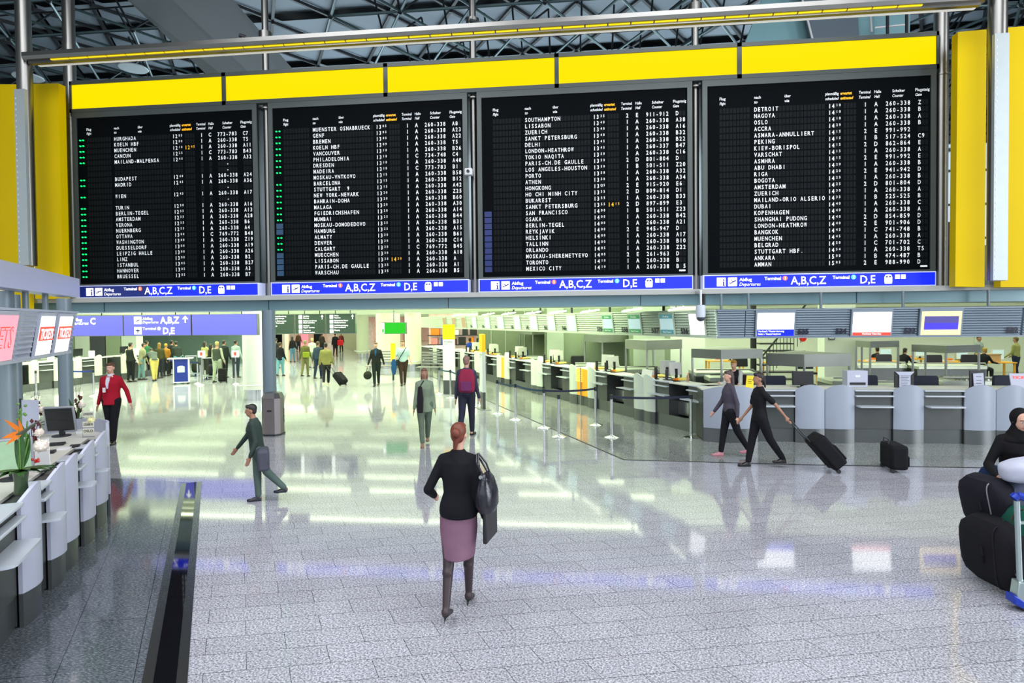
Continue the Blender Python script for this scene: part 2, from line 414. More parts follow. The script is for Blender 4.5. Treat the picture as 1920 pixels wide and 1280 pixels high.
m_cyan_l = mat('lit_cyan', (0.05, 0.5, 0.8), 0.5, emit=0.9, ecol=(0.08, 0.6, 0.95), noise=0.01)
m_bluecell = mat('lit_blue_cell', (0.01, 0.03, 0.08), 0.4, emit=0.35, ecol=(0.02, 0.10, 0.16), noise=0.1)
m_bluecell2 = mat('deep_blue_cell', (0.0, 0.01, 0.08), 0.4, emit=0.18, ecol=(0.0, 0.02, 0.3), noise=0.3)

B1 = """HURGHADA|1205||1|C|773-783|C7
KOELN HBF|1200||1|A|260-338|T5
MUENCHEN|1210|1245|1|A|260-338|A11
CANCUN|1225||1|C|773-783|B43
MAILAND-MALPENSA|1240||1|A|260-338|A32
|||||   -|
|||||   -|
BUDAPEST|1240||1|A|260-338|A24
MADRID|1245||1|A|260-338|A36
|||||   -|
WIEN|1245||1|A|260-338|A17
|||||   -|
TURIN|1250||1|A|260-338|A16
BERLIN-TEGEL|1255||1|A|260-338|A13
AMSTERDAM|1255||1|A|260-338|A28
VERONA|1255||1|A|260-338|B6
NUERNBERG|1255||1|A|260-338|A4
OTTAWA|1300||1|C|769-772|B48
WASHINGTON|1300||1|A|260-338|Z19
DUESSELDORF|1300||1|A|260-338|A19
LEIPZIG HALLE|1300||1|A|260-338|A26
LINZ|1300||1|A|260-338|B2
ISTANBUL|1305||1|A|260-338|B27
HANNOVER|1305||1|A|260-338|A3
BRUESSEL|1305||1|A|260-338|B7"""
B2 = """MUENSTER OSNABRUECK|1305||1|A|260-338|A8
GENF|1305||1|A|260-338|A23
BREMEN|1305||1|A|260-338|A22
KOELN HBF|1309||1|A|260-338|T5
VANCOUVER|1310||1|A|260-338|B26
PHILADELOHIA|1310||1|C|734-748|C4
DRESDEN|1310||1|A|260-338|A40
MADEIRA|1310||1|C|773-783|B1
MOSKAU-VNTKOVO|1315||1|A|260-338|B58
BARCELONA|1315||1|A|260-338|B12
STUTTGART  9|1315||1|A|260-338|A42
NEW YORK-NEWARK|1320||1|A|260-338|Z25
BAHRAIN-DOHA|1320||1|A|260-338|B60
MALAGA|1320||1|A|260-338|A30
FGIEDRICHSHAFEN|1320||1|A|260-338|A14
MUMBAI|1325||1|A|260-338|B44
MOSKAU-DOMODEDOVO|1325||1|A|260-338|B31
HAMBURG|1325||1|A|260-338|A15
ALMATY|1330||1|A|260-338|B61
DENVER|1330||1|A|260-338|C14
CALGARY|1330||1|C|769-772|B45
MUECCHEN|1330||1|A|260-338|A18
LISSABON|1330|1420|1|A|260-338|A
PARIS-CH.DE GAULLE|1335||1|A|260-338|A1
WARSCHAU|1335||1|A|260-338|B5"""
B3 = """SOUTHAMPTON|1335||2|E|911-912|D
LISSABON|1340||1|A|260-338|A38
ZUERICH|1340||1|A|260-338|A16
SANKT PETERSBURG|1340||1|A|260-338|B32
DELHI|1345||1|A|260-338|B22
LONDON-HEATHROW|1345||1|A|260-337|B47
TOKIO NAQITA|1350||1|A|260-338|C16
PARIS-CH.DE GAULLE|1350||2|D|801-804|D
LOS ANGELES-HOUSTON|1350||1|B|501-511|Z20
PORTO|1350||1|A|260-338|A32
ATHEN|1350||1|A|260-338|A34
HONGKONG|13Q5||2|E|915-920|E6
HO CHI MINH CITY|1355||2|D|809-814|D1
BUKAREST|1355||1|A|260-338|B33
SANKT PETERSBURG|1355|1415|2|D|897-899|E3
SAN FRANCISCO|1400||1|B|501-511|Z23
OSAKA|1400||1|A|260-338|B42
BERLIN-TEGEL|1400||1|A|260-338|A21
REYKJAVIK|1400||2|E|945-947|D
HELSINKI|1400||1|A|260-338|A17
TALLINN|1400||1|A|260-338|B10
ORLANDO|1405||1|A|260-338|Z22
MOSKAU-SHEREMETYEVO|1405||2|E|261-963|D
TORONTO|1410||1|A|260-338|B
MEXICO CITY|1410||1|A|260-338|B 5"""
B4 = """DETROIT|1410||1|A|260-338|Z
NAGOYA|1410||1|A|260-338|B
OSLO|1410||1|A|260-338|A
ACCRA|1420||1|A|260-338|B
ASMARA-ANNULLIERT|1415||2|E|991-992|
PEKING|1415||1|B|517-524|C9
KIEW-BORISPOL|1415||2|D|862-864|E
VARSCHAT|1415||1|A|260-338|A
ASMHRA|1415||2|E|991-992|E
ABU DHABI|1420||1|A|260-338|B
RIGA|1420||2|E|941-942|D
BOGOTA|1425||1|A|260-338|B
AMSTERDAM|1425||2|D|801-804|D
ZUERICH|1430||1|A|260-338|A
MAILAND-ORIO ALSERIO|1435||1|B|525-525|B
DUBAI|1440||1|A|260-338|C
KOPENHAGEN|1440||1|A|260-338|A
SHANGHAI PUDONG|1440||2|D|854-859|D
LONDON-HEATHROW|1440||2|E|901-906|D
BANGKOK|1445||1|C|741-748|B
MUENCHEN|1445||1|A|260-338|A
BELGRAD|1450||1|C|701-702|C
STUTTGART HBF.|1454||1|A|260-338|T5
ANKARA|1500||1|B|474-487|B
AMMAN|1505||2|E|988-990|D"""
LEDS = [set(range(25)) - {5, 6, 9, 11}, set(range(25)) - {8, 16, 17, 21, 22, 23, 24}, set(), set()]
LEFTS = [-12.62, -7.40, -2.25, 2.89]
BLAB = ['outermost split-flap departure board, its first row reading HURGHADA, green lamps down its edge',
        'split-flap departure board beginning with MUENSTER OSNABRUECK, green lamps and blank blue cells',
        'split-flap departure board beginning with SOUTHAMPTON, no green lamps',
        'split-flap departure board beginning with DETROIT and ending with AMMAN']
BW = 4.92
Z1, ZP = 7.262, 0.1438
for k, data in enumerate((B1, B2, B3, B4)):
    t = thing('departure_board', BLAB[k], 'flight board', (LEFTS[k], D, 3.6), 0, 'split-flap departure boards in a row')
    z0 = 3.6
    s = MB(); s.box(0, BW, 0.02, 0.5, 0.0, 4.36); s.build('cabinet', m_dark, t)
    s = MB()
    s.box(0, 0.11, -0.03, 0.06, 0.0, 4.36); s.box(BW - 0.11, BW, -0.03, 0.06, 0.0, 4.36); s.box(0.11, BW - 0.11, -0.03, 0.06, 4.22, 4.36); s.box(0.11, BW - 0.11, -0.03, 0.06, 0.0, 0.03)
    s.build('frame', m_boardf, t)
    s = MB(); s.box(0.11, BW - 0.11, 0.0, 0.05, 0.03, 4.22); s.build('face', m_boardp, t)
    cells = MB(); tx = MB(); am = MB(); led = MB(); bl = MB()
    Y = -0.012; hd = tx; hda = am
    for i, row in enumerate(data.split('\n')):
        zc = Z1 - ZP * i - z0; zb = zc - 0.046; h = 0.092
        c = row.split('|')
        tx = MB(); am = tx
        cells.box(0.12, BW - 0.12, -0.004, 0, zc - 0.072, zc - 0.070)
        for x0, n, p in ((0.37, 9, 0.0745), (1.12, 20, 0.0760), (2.695, 4, 0.068), (3.02, 4, 0.068), (3.43, 1, 0.09), (3.65, 1, 0.09), (3.885, 7, 0.0745), (4.55, 3, 0.075)):
            for q in range(n):
                a = x0 + p * q
                cells.add([(a + .006, -0.006, zb - .012), (a + p - .008, -0.006, zb - .012), (a + p - .008, -0.006, zb + h + .01), (a + .006, -0.006, zb + h + .01)], [(0, 1, 2, 3)])
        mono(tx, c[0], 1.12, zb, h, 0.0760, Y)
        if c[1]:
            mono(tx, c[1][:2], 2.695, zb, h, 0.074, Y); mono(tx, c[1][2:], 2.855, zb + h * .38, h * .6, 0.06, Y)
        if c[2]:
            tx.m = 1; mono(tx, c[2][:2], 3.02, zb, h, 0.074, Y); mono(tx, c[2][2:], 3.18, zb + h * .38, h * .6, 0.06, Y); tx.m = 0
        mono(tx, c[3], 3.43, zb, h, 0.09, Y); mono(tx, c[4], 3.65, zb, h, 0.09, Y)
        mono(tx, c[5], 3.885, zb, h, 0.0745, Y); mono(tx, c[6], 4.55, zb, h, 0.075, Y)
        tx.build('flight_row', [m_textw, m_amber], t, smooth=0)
        if i in LEDS[k]:
            for dx in (0.20, 0.28):
                led.lathe((dx, -0.012, zc), [(0.002, -0.018), (0.02, -0.01), (0.024, 0.0), (0.02, 0.01), (0.002, 0.018)], 8)
        elif (k == 1 and i > 15):
            bl.m = 0; bl.box(0.155, 0.325, -0.008, 0, zc - 0.062, zc + 0.062)
        elif k == 2 and i > 14:
            bl.m = 1; bl.box(0.155, 0.325, -0.008, 0, zc - 0.062, zc + 0.062)
    tx = hd; am = hda
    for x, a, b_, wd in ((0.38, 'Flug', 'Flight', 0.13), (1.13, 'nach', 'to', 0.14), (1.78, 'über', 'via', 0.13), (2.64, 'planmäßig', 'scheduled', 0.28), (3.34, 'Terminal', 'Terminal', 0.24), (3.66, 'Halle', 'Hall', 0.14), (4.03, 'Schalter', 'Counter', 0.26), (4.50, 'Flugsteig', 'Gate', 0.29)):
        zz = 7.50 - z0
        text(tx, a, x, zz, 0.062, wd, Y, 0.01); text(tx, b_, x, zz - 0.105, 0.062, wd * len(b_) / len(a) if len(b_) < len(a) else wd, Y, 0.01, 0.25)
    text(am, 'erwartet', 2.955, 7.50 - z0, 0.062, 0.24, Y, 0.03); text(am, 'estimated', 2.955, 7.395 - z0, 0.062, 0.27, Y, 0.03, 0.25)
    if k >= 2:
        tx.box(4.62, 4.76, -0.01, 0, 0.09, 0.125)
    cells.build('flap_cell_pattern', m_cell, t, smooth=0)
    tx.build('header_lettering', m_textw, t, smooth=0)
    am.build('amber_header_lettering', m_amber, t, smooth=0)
    if led.v: led.build('green_lamp_pattern', m_ledg, t, smooth=60)
    if bl.v: bl.build('blue_cell_pattern', [m_bluecell, m_bluecell2], t, smooth=0)

    # blue guidance strip under the board
    t = thing('direction_sign', ['blue lit strip under the HURGHADA board, its first third unlit navy', 'blue lit strip with terminal letters under the MUENSTER OSNABRUECK board', 'blue lit strip with terminal letters under the SOUTHAMPTON board', 'blue lit strip with terminal letters under the DETROIT board'][k], 'sign', (LEFTS[k], D - 0.04, 3.275), 0, 'blue direction strips under the boards')
    s = MB(); s.box(0, BW, 0, 0.3, 0, 0.315); s.build('housing', m_stripb, t)
    s = MB()
    s.box(0.03 if k else 0.03, 2.6 if k == 0 else 4.9, -0.008, 0, 0.022, 0.293)
    if k == 0:
        s.m = 1; s.box(2.0, 4.88, -0.0085, 0, 0.022, 0.293)
    s.build('lit_face', [m_navy_l, m_blue_l] if k == 0 else [m_blue_l], t)
    ic = MB(); dk = MB(); rd = MB(); cy = MB(); Y = -0.014; yk = -0.020
    ic.box(0.30, 0.495, Y, -0.008, 0.055, 0.25); ic.box(0.545, 0.74, Y, -0.008, 0.055, 0.25)
    dk.box(0.435, 0.465, yk, Y - .002, 0.07, 0.165); dk.box(0.42, 0.48, yk, Y - .002, 0.065, 0.08); dk.box(0.42, 0.45, yk, Y - .002, 0.15, 0.165)
    dk.cyl((0.45, yk, 0.195), (0.45, Y - .002, 0.195), 0.02, n=10)
    airplane(dk, 0.643, 0.155, 0.19, yk)
    text(ic, 'Abflug', 0.79, 0.165, 0.072, 0.27, Y, 0.01); text(ic, 'Departures', 0.79, 0.06, 0.072, 0.46, Y, 0.0, 0.25)
    text(ic, 'Terminal', 1.335, 0.18, 0.07, 0.35, Y, 0.02); text(ic, 'A,B,C,Z', 1.895, 0.075, 0.175, 0.75, Y, 0.01)
    text(ic, 'Terminal', 2.78, 0.18, 0.07, 0.35, Y, 0.02); text(ic, 'D,E', 3.36, 0.075, 0.175, 0.31, Y, 0.01)
    rd.cyl((1.775, Y, 0.215), (1.775, -0.008, 0.215), 0.052, n=20); cy.cyl((3.22, Y, 0.215), (3.22, -0.008, 0.215), 0.052, n=20)
    text(ic, '1', 1.775, 0.185, 0.06, 0.02, yk, 0.02, align='c'); text(ic, '2', 3.22, 0.185, 0.06, 0.04, yk, 0.02, align='c')
    ic.prism([(3.87, 0.06), (4.01, 0.06), (4.02, 0.1), (4.02, 0.2), (4.0, 0.25), (3.97, 0.262), (3.91, 0.262), (3.88, 0.25), (3.86, 0.2), (3.86, 0.1)], Y, -0.008)
    dk.box(3.885, 3.93, yk, Y - .002, 0.195, 0.225); dk.box(3.95, 3.995, yk, Y - .002, 0.195, 0.225); dk.box(3.875, 4.005, yk, Y - .002, 0.085, 0.092)
    ic.box(4.08, 4.175, Y, -0.008, 0.16, 0.255); ic.box(4.20, 4.295, Y, -0.008, 0.16, 0.255)
    text(dk, 'S', 4.127, 0.18, 0.055, 0.035, yk, 0, align='c'); text(dk, 'T', 4.247, 0.18, 0.055, 0.035, yk, 0, align='c')
    ic.build('white_lettering', m_icon, t, smooth=0); dk.build('pictogram_lettering', m_iconblue, t, smooth=0)
    rd.build('terminal_dot', m_red_l, t); cy.build('terminal_dot', m_cyan_l, t)

# yellow light boxes above
YX = [(-12.68, -8.535), (-8.535, -4.445), (-4.445, -0.375), (-0.375, 3.70), (3.70, 7.86)]
YL = ['empty yellow light box above the HURGHADA board, end of the row', 'empty yellow light box bridging the HURGHADA and MUENSTER OSNABRUECK boards', 'empty yellow light box in the middle of the row of five', 'empty yellow light box over the SOUTHAMPTON board and the camera pole', 'empty yellow light box above the DETROIT board, end of the row']
for (a, b_), lb in zip(YX, YL):
    t = thing('light_box', lb, 'light box', ((a + b_) / 2, D, 7.965), 0, 'yellow light boxes above the boards')
    hw = (b_ - a) / 2
    s = MB(); s.box(-hw, hw, 0.03, 0.11, 0.0, 0.79)
    for q in ((-hw, -hw + 0.05, 0.0, 0.79), (hw - 0.05, hw, 0.0, 0.79), (-hw, hw, 0.0, 0.09), (-hw, hw, 0.70, 0.79)):
        s.box(q[0], q[1], -0.03, 0.03, q[2], q[3])
    s.build('frame', m_boardf, t)
    s = MB(); s.box(-hw + 0.05, hw - 0.05, 0.0, 0.03, 0.09, 0.70); s.build('yellow_face', m_yell_l, t)

# poles between the boards
PL = ['steel pole at the outer end of the HURGHADA board', 'steel pole between the HURGHADA and MUENSTER OSNABRUECK boards', 'steel pole with a small camera, between the MUENSTER OSNABRUECK and SOUTHAMPTON boards', 'steel pole between the SOUTHAMPTON and DETROIT boards, above the dome camera', 'steel pole at the outer end of the DETROIT board']
for i, x in enumerate([-12.86, -7.555, -2.365, 2.78, 8.03]):
    t = thing('steel_pole', PL[i], 'pole', (x, D + 0.2, 3.27), 0, 'steel poles carrying the departure boards')
    s = MB(); s.cyl((0, 0, 0), (0, 0, 9.6), 0.08 if 0 < i < 4 else 0.14, n=24); s.build('tube', m_pole, t)
    s = MB(); s.cyl((0, 0, 4.6), (0, 0, 4.63), 0.16, n=24); s.cyl((0, 0, 6.3), (0, 0, 6.5), 0.155, n=24); s.build('collar', m_pole, t)
# small camera clamped to the pole
t = thing('security_camera', 'small white box camera clamped to the pole between two boards', 'camera', (-2.44, D - 0.12, 6.08))
s = MB(); s.box(-0.09, 0.09, -0.08, 0.08, -0.08, 0.08); s.build('housing', m_white, t, bevel=0.02)
s = MB(); s.cyl((0, -0.12, 0), (0, -0.07, 0), 0.035, n=14); s.build('lens', m_black, t)
s = MB(); s.box(0.03, 0.06, 0.08, 0.27, -0.05, 0.1); s.build('bracket', m_steel, t)
# dome camera hanging under the pole
t = thing('dome_camera', 'white dome security camera hanging from a short rod over the check-in corner', 'camera', (2.72, D - 0.6, 2.7))
s = MB(); s.lathe((0, 0, 0), [(0.10, -0.06), (0.105, 0.0), (0.105, 0.07), (0.10, 0.20), (0.02, 0.21)], 24); s.build('housing', mat('camera_white', (0.55, 0.6, 0.66), 0.4, noise=0.03), t)
s = MB(); s.ell((0, 0, -0.07), (0.095, 0.095, 0.085), 20, 10); s.build('dome', mat('smoked_dome', (0.05, 0.06, 0.08), 0.05, noise=0.05), t)
s = MB(); s.cyl((0, 0, 0.2), (0, 0, 0.52), 0.03, n=12); s.box(-0.03, 0.03, 0, 0.5, 0.47, 0.53); s.build('hanger_rod', m_chrome, t)

# light bar in front of the boards, on two big poles
t = thing('light_bar', 'long slim steel lamp bar with a yellow glowing strip, spanning above the boards', 'lamp', (-2.3, 12.5, 8.66))
s = MB(); s.prismx([(-0.14, 0.06), (0.14, 0.06), (0.17, 0.13), (0.17, 0.22), (-0.17, 0.22), (-0.17, 0.13)], -10.3, 10.25); s.box(-10.25, 10.2, -0.05, 0.05, 0.0, 0.06); s.build('housing', m_pole, t, smooth=0)
s = MB()
for q in range(40):
    s.box(-9.65 + 0.47 * q, -9.65 + 0.47 * q + 0.44, -0.09, 0.04, 0.045, 0.058)
s.build('yellow_tube_pattern', mat('yellow_tube', (1, 0.75, 0.0), 0.4, emit=0.9, ecol=(1.0, 0.72, 0.01), noise=0.02), t, smooth=0)
s = MB(); s.box(-10.15, 10.2, 0.10, 0.17, 0.01, 0.06); s.build('white_diffuser', mat('bar_diffuser', (0.7, 0.72, 0.72), 0.4, emit=0.35, ecol=(1, 1, .95), noise=0.02), t)
for dx in (-9.9, -5.0, 0.2):
    s = MB(); s.cyl((dx, 0, 0.22), (dx, 0, 0.33), 0.04, n=10); s.cyl((dx - .08, 0, 0.36), (dx + .08, 0, 0.30), 0.045, n=10); s.build('spotlight', m_dark, t)
for px, x, zb, lb in ((47, -12.75, 4.0, 'thick steel mast at the lamp bar end, before the yellow hanging nearest the TICKETS screens'), (1874, 8.27, 3.3, 'thick steel mast at the lamp bar end beside the DETROIT board')):
    t = thing('steel_mast', lb, 'pole', (x, 12.55, zb), 0, 'masts of the lamp bar')
    s = MB(); s.cyl((0, 0, 0), (0, 0, 9.3), 0.155, n=28); s.build('tube', m_pole, t)
    sx = 1 if x < 0 else -1
    s = MB(); s.box(0.05 * sx - 0.13, 0.05 * sx + 0.13, -0.2, -0.12, 0.0, 8.05 - zb); s.build('light_rail', mat('rail_grey', (0.42, 0.47, 0.46), 0.4, 0.4, noise=0.06), t)
    s = MB()
    for q in range(int((8.0 - zb) / 0.13)): s.box(0.05 * sx - 0.10, 0.05 * sx - 0.085, -0.204, -0.2, 0.05 + q * .13, 0.09 + q * .13)
    s.build('rivet_pattern', m_white, t, smooth=0)

# ================================================================ UPPER HALL
# roof: rows of dark ribs framing grey triangular panels, with a space frame below
m_roofp = mat('grey_roof_panel', srgb('#7d868f'), 0.6, noise=0.25, nscale=0.25)
m_roofd = mat('dark_roof_rib', (0.012, 0.015, 0.018), 0.5, noise=0.2)
ZR = 14.0
rp = MB(); rp.box(-45, 35, -14, 46, ZR + 1.2, ZR + 1.4)
S = 2.3; hh = S * math.sqrt(3) / 2
rp.m = 1
cells_ = []
for r_ in range(-1, 15):
    for q in range(-13, 12):
        x0 = q * S + (S / 2 if r_ % 2 else 0) - 1.0; y0 = 15.5 + r_ * hh
        tri = [(x0, y0), (x0 + S, y0), (x0 + S / 2, y0 + hh)]
        cx_, cy_ = sum(p[0] for p in tri) / 3, sum(p[1] for p in tri) / 3
        rp.m = 0; rp.add([(cx_ + (p[0] - cx_) * 0.93, cy_ + (p[1] - cy_) * 0.93, ZR + z) for p, z in zip(tri, (0.05, 0.05, 0.20))], [(0, 1, 2)])
        inv = [(x0 + S, y0), (x0 + S * 1.5, y0 + hh), (x0 + S / 2, y0 + hh)]
        cx_, cy_ = sum(p[0] for p in inv) / 3, sum(p[1] for p in inv) / 3
        rp.add([(cx_ + (p[0] - cx_) * 0.93, cy_ + (p[1] - cy_) * 0.93, ZR + z) for p, z in zip(inv, (0.22, 0.30, 0.30))], [(0, 1, 2)])
        rp.m = 1
        for a_, b_2 in ((0, 2), (1, 2)):
            rp.cyl((tri[a_][0], tri[a_][1], ZR), (tri[b_2][0], tri[b_2][1], ZR + 0.1), 0.075, n=4)
rp.m = 1; rp.box(-45, 35, -14, 46, ZR + 1.15, ZR + 1.19)
struct(rp.build('ceiling', [m_roofp, m_roofd], smooth=0))
# space frame
m_truss = mat('truss_steel', (0.025, 0.032, 0.036), 0.35, 0.6, noise=0.15)
m_trussl = mat('truss_steel_pale', (0.07, 0.115, 0.12), 0.35, 0.5, noise=0.1)
t = thing('space_frame', 'dark steel space frame of triangles hung below the roof panels', 'roof truss', (0, 0, 0))
lo = MB(); we = MB(); nd = MB(); ZT = 12.45
nodes = {}
for r_ in range(0, 11):
    for q in range(-11, 9):
        nodes[(q, r_)] = Vector((q * S + (S / 2 if r_ % 2 else 0) + 0.3, 16.4 + r_ * hh, ZT))
for (q, r_), p in nodes.items():
    if -14.5 < p.x < -7.8 and p.y < 23.0: continue
    if 5.0 < p.x < 9.5 : continue
    for dq, dr in ((1, 0), (0 if r_ % 2 == 0 else 1, 1), (-1 if r_ % 2 == 0 else 0, 1)):
        o_ = nodes.get((q + dq, r_ + dr))
        if o_ is not None: lo.cyl(p, o_, 0.045, n=6)
    nd.ell(p, (0.11, 0.11, 0.11), 8, 5)
    up = p + Vector((S / 2, hh / 3, 1.15))
    for dv in (((0, 0), (S / 2, hh)) if q % 2 else ((S / 2, hh),)):
        we.cyl(Vector((p.x + dv[0], p.y + dv[1], ZT)), up, 0.035, n=5)
    up2 = p + Vector((S / 2, hh / 3, 1.15)); we.cyl(up2, up2 + Vector((S, 0, 0)), 0.03, n=5) if r_ % 2 else None
lo.build('lower_chord_lattice', m_trussl, t, smooth=0); we.build('web_lattice', m_truss, t, smooth=0); nd.build('node_pattern', m_truss, t, smooth=60)

# diagonal duct dropping behind the boards
def hexa(name, pts, m, label, cat):
    s = MB(); s.add(pts, [(0, 1, 2, 3), (7, 6, 5, 4), (0, 4, 5, 1), (1, 5, 6, 2), (2, 6, 7, 3), (3, 7, 4, 0)])
    o = s.build(name, m, smooth=0)
    if label: tag(o, label, cat)
    return o
m_duct = mat('duct_grey', srgb('#8b9495'), 0.5, noise=0.12, nscale=0.3)
Ya = 17.5
def P3(px, py, Y): return tuple(Wp(px, py, Y))
a0, a1 = P3(222, -16, Ya + .9), P3(306, -16, Ya); a2 = P3(424, -16, Ya + 1.2)
b0, b1 = P3(395 + 120, 150 + 110, Ya + .9), P3(403 + 150, 85 + 165, Ya); b2 = P3(560 + 60, 260 + 20, Ya + 1.2)
dn = Vector((0.9, 1.6, 0.1))
s = MB()
s.add([a0, a1, a2, tuple(Vector(a1) + dn * 1.4), b0, b1, b2, tuple(Vector(b1) + dn * 1.4)], [(0, 1, 5, 4), (1, 2, 6, 5), (2, 3, 7, 6), (3, 0, 4, 7), (0, 3, 2, 1), (4, 5, 6, 7)])
tag(s.build('air_duct', m_duct, smooth=0), 'broad grey box beam slanting down behind the boards under the roof', 'beam')

# teal glazed bulkhead high up behind the DETROIT board
m_teal = mat('teal_panel', srgb('#7fa9ae'), 0.4, 0.1, noise=0.2, nscale=0.5)
m_greyp = mat('grey_panel', srgb('#5d6b74'), 0.5, noise=0.1, nscale=0.5)
t = thing('roof_bulkhead', 'teal glazed bulkhead with a grey panel under the roof, behind the DETROIT board', 'bulkhead', (0, 0, 0))
def quad3(mb, pts, Y, th=0.2):
    q = [Vector(P3(a, b_, Y)) for a, b_ in pts]
    mb.loft([[tuple(p) for p in q], [tuple(p + Vector((0, th, 0))) for p in q]])
s = MB(); quad3(s, [(1440, -30), (1515, -30), (1540, 100), (1390, 100)], 18.3); s.build('teal_glazing', m_teal, t, smooth=0)
s = MB(); quad3(s, [(1500, -30), (1605, -30), (1612, 100), (1528, 100)], 18.0); s.build('grey_panel', m_greyp, t, smooth=0)
s = MB(); quad3(s, [(1600, -30), (1640, -30), (1640, 100), (1606, 100)], 18.2); s.build('teal_post', m_teal, t, smooth=0)
s = MB(); quad3(s, [(1634, -30), (1708, -30), (1705, 100), (1634, 100)], 18.5); s.build('stair_glazing', m_teal, t, smooth=0)
s = MB()
for a, b_, c_, d_ in ((1497, -30, 1530, 100), (1628, -30, 1634, 60), (1640, 52, 1700, 46)):
    s.cyl(P3(a, b_, 17.9), P3(c_, d_, 17.9), 0.03, n=6)
s.build('white_edge_rail', m_white, t)
s = MB()
for px in (1664, 1700): s.cyl(P3(px, -30, 17.5), P3(px, 90, 17.5), 0.04, n=6)
s.build('dark_hanger', m_black, t)
# round reflectors under the truss
for (px, py, w_, lb) in ((250, 129, 52, 'pale round disc lamp hanging beneath the truss above the first yellow light box'), (53, 146, 50, 'pale round disc lamp behind the thick steel mast, below the truss')):
    c = Wp(px, py, 20.5)
    t = thing('disc_lamp', lb, 'lamp', c, 0)
    s = MB(); s.lathe((0, 0, 0), [(0.48, 0), (0.5, 0.02), (0.48, 0.05), (0.05, 0.09)], 28); s.build('disc', mat('disc_white', (0.6, 0.66, 0.68), 0.5, noise=0.03), t)
    s = MB(); s.cyl((0, 0, 0.05), (0, 0, 12.45 - c.z), 0.025, n=8); s.build('stem', m_dark, t)

# far wall of the tall hall with big windows
m_frame = mat('window_frame_grey', srgb('#5f7375'), 0.4, 0.4, noise=0.1)
m_hallw = mat('hall_wall', (0.25, 0.28, 0.29), 0.7, noise=0.1, nscale=0.2)
YW = 30.0
hw = MB(); hw.box(-60, -33.5, YW, YW + .3, 3.2, 16); hw.box(-26.0, 13.5, YW, YW + .3, 3.2, 12.2); hw.box(-60, 40, YW, YW + .3, 12.4, 16); hw.box(22, 40, YW, YW + .3, 3.2, 12.4); hw.box(-60, 40, YW, YW + .3, 3.2, 4.6)
struct(hw.build('wall_rear', m_hallw, smooth=0))
m_glassw = mat('window_glass', (0.85, 0.95, 1.0), 0.05, trans=1.0, noise=0.01)
for n_, (xa, xb) in enumerate(((-33.5, -26.0), (13.5, 22))):
    f = MB()
    for z in (4.6, 6.2, 7.8, 9.4, 11.0, 12.3): f.box(xa, xb, YW + .02, YW + .14, z, z + 0.10)
    x = xa
    while x <= xb + .01: f.box(x, x + 0.10, YW, YW + .12, 4.6, 12.4); x += 1.25
    wf = struct(f.build('window_%d' % (n_ + 1), m_frame, smooth=0))
    g = MB(); g.box(xa, xb, YW + .06, YW + .075, 4.6, 12.4); g.build('glazing', m_glassw, wf, smooth=0)
# parapet behind the boards at the outer ends
pp = MB(); pp.box(8.15, 9.3, D + 0.6, D + 0.8, 3.27, 4.2); pp.m = 1; pp.box(8.2, 9.2, D + 1.0, D + 1.1, 3.9, 4.8)
struct(pp.build('wall_parapet', [m_greyp, m_black], smooth=0))

# yellow cladding banners
def banner(pts, Ys, label):
    q = [Vector(P3(a, b_, Y)) for (a, b_), Y in zip(pts, Ys)]
    s = MB(); s.loft([[tuple(p) for p in q], [tuple(p + Vector((0, 0.2, 0))) for p in q]])
    tag(s.build('yellow_banner', m_yellow, smooth=0), label, 'banner', 'yellow cladding panels beside the boards')
banner([(-60, 158), (50, 158), (50, 640), (-60, 640)], [13.2]*4, 'tall yellow panel cut by the picture edge, outside the thick steel mast')
banner([(62, 157), (109.5, 156), (118.5, 560), (66, 560)], [13.2] * 4, 'tall narrow yellow panel between the thick mast and the HURGHADA board pole')
banner([(1796, 60), (1850, 55), (1846, 538), (1791, 537)], [13.2] * 4, 'tall narrow yellow panel between the DETROIT board pole and its mast')
banner([(1882, 52), (1990, 44), (1988, 538), (1876, 538)], [13.2] * 4, 'tall yellow panel outside the mast next to the DETROIT board')
# ================================================================ COUNTERS (shared builders)
m_shelf = mat('shelf_laminate', srgb('#b9c0c6'), 0.3, noise=0.04)
m_screenblk = mat('screen_glass', (0.01, 0.012, 0.014), 0.12, noise=0.1)
m_monw = mat('monitor_casing', (0.62, 0.63, 0.58), 0.45, noise=0.04)
m_glass = mat('clear_acrylic', (0.9, 0.95, 0.95), 0.05, trans=0.9, noise=0.02)
HP = 1.10
def arc_panel(mb, x0, x1, z0, ztop, rise, bulge, n=12, th=0.03):
    """upright plate bowed outwards (-y), its top edge an arch"""
    fr = []; bk = []
    for i in range(n + 1):
        u = i / n; x = x0 + (x1 - x0) * u; q = 1 - (2 * u - 1) ** 2
        y = -0.02 - bulge * q
        fr.append((x, y, ztop + rise * q)); bk.append((x, y + th, ztop + rise * q))
    top_f, top_b = fr, bk
    rings = []
    low_f = [(p[0], p[1], z0) for p in fr]; low_b = [(p[0], p[1], z0) for p in bk]
    vs = top_f + top_b + low_f + low_b; m_ = n + 1; fs = []
    for i in range(n):
        fs += [(i, i + 1, 2 * m_ + i + 1, 2 * m_ + i), (m_ + i + 1, m_ + i, 3 * m_ + i, 3 * m_ + i + 1), (i + 1, i, m_ + i, m_ + i + 1), (2 * m_ + i, 2 * m_ + i + 1, 3 * m_ + i + 1, 3 * m_ + i)]
    fs += [(0, 2 * m_, 3 * m_, m_), (n, m_ + n, 3 * m_ + n, 2 * m_ + n)]
    mb.add(vs, fs)
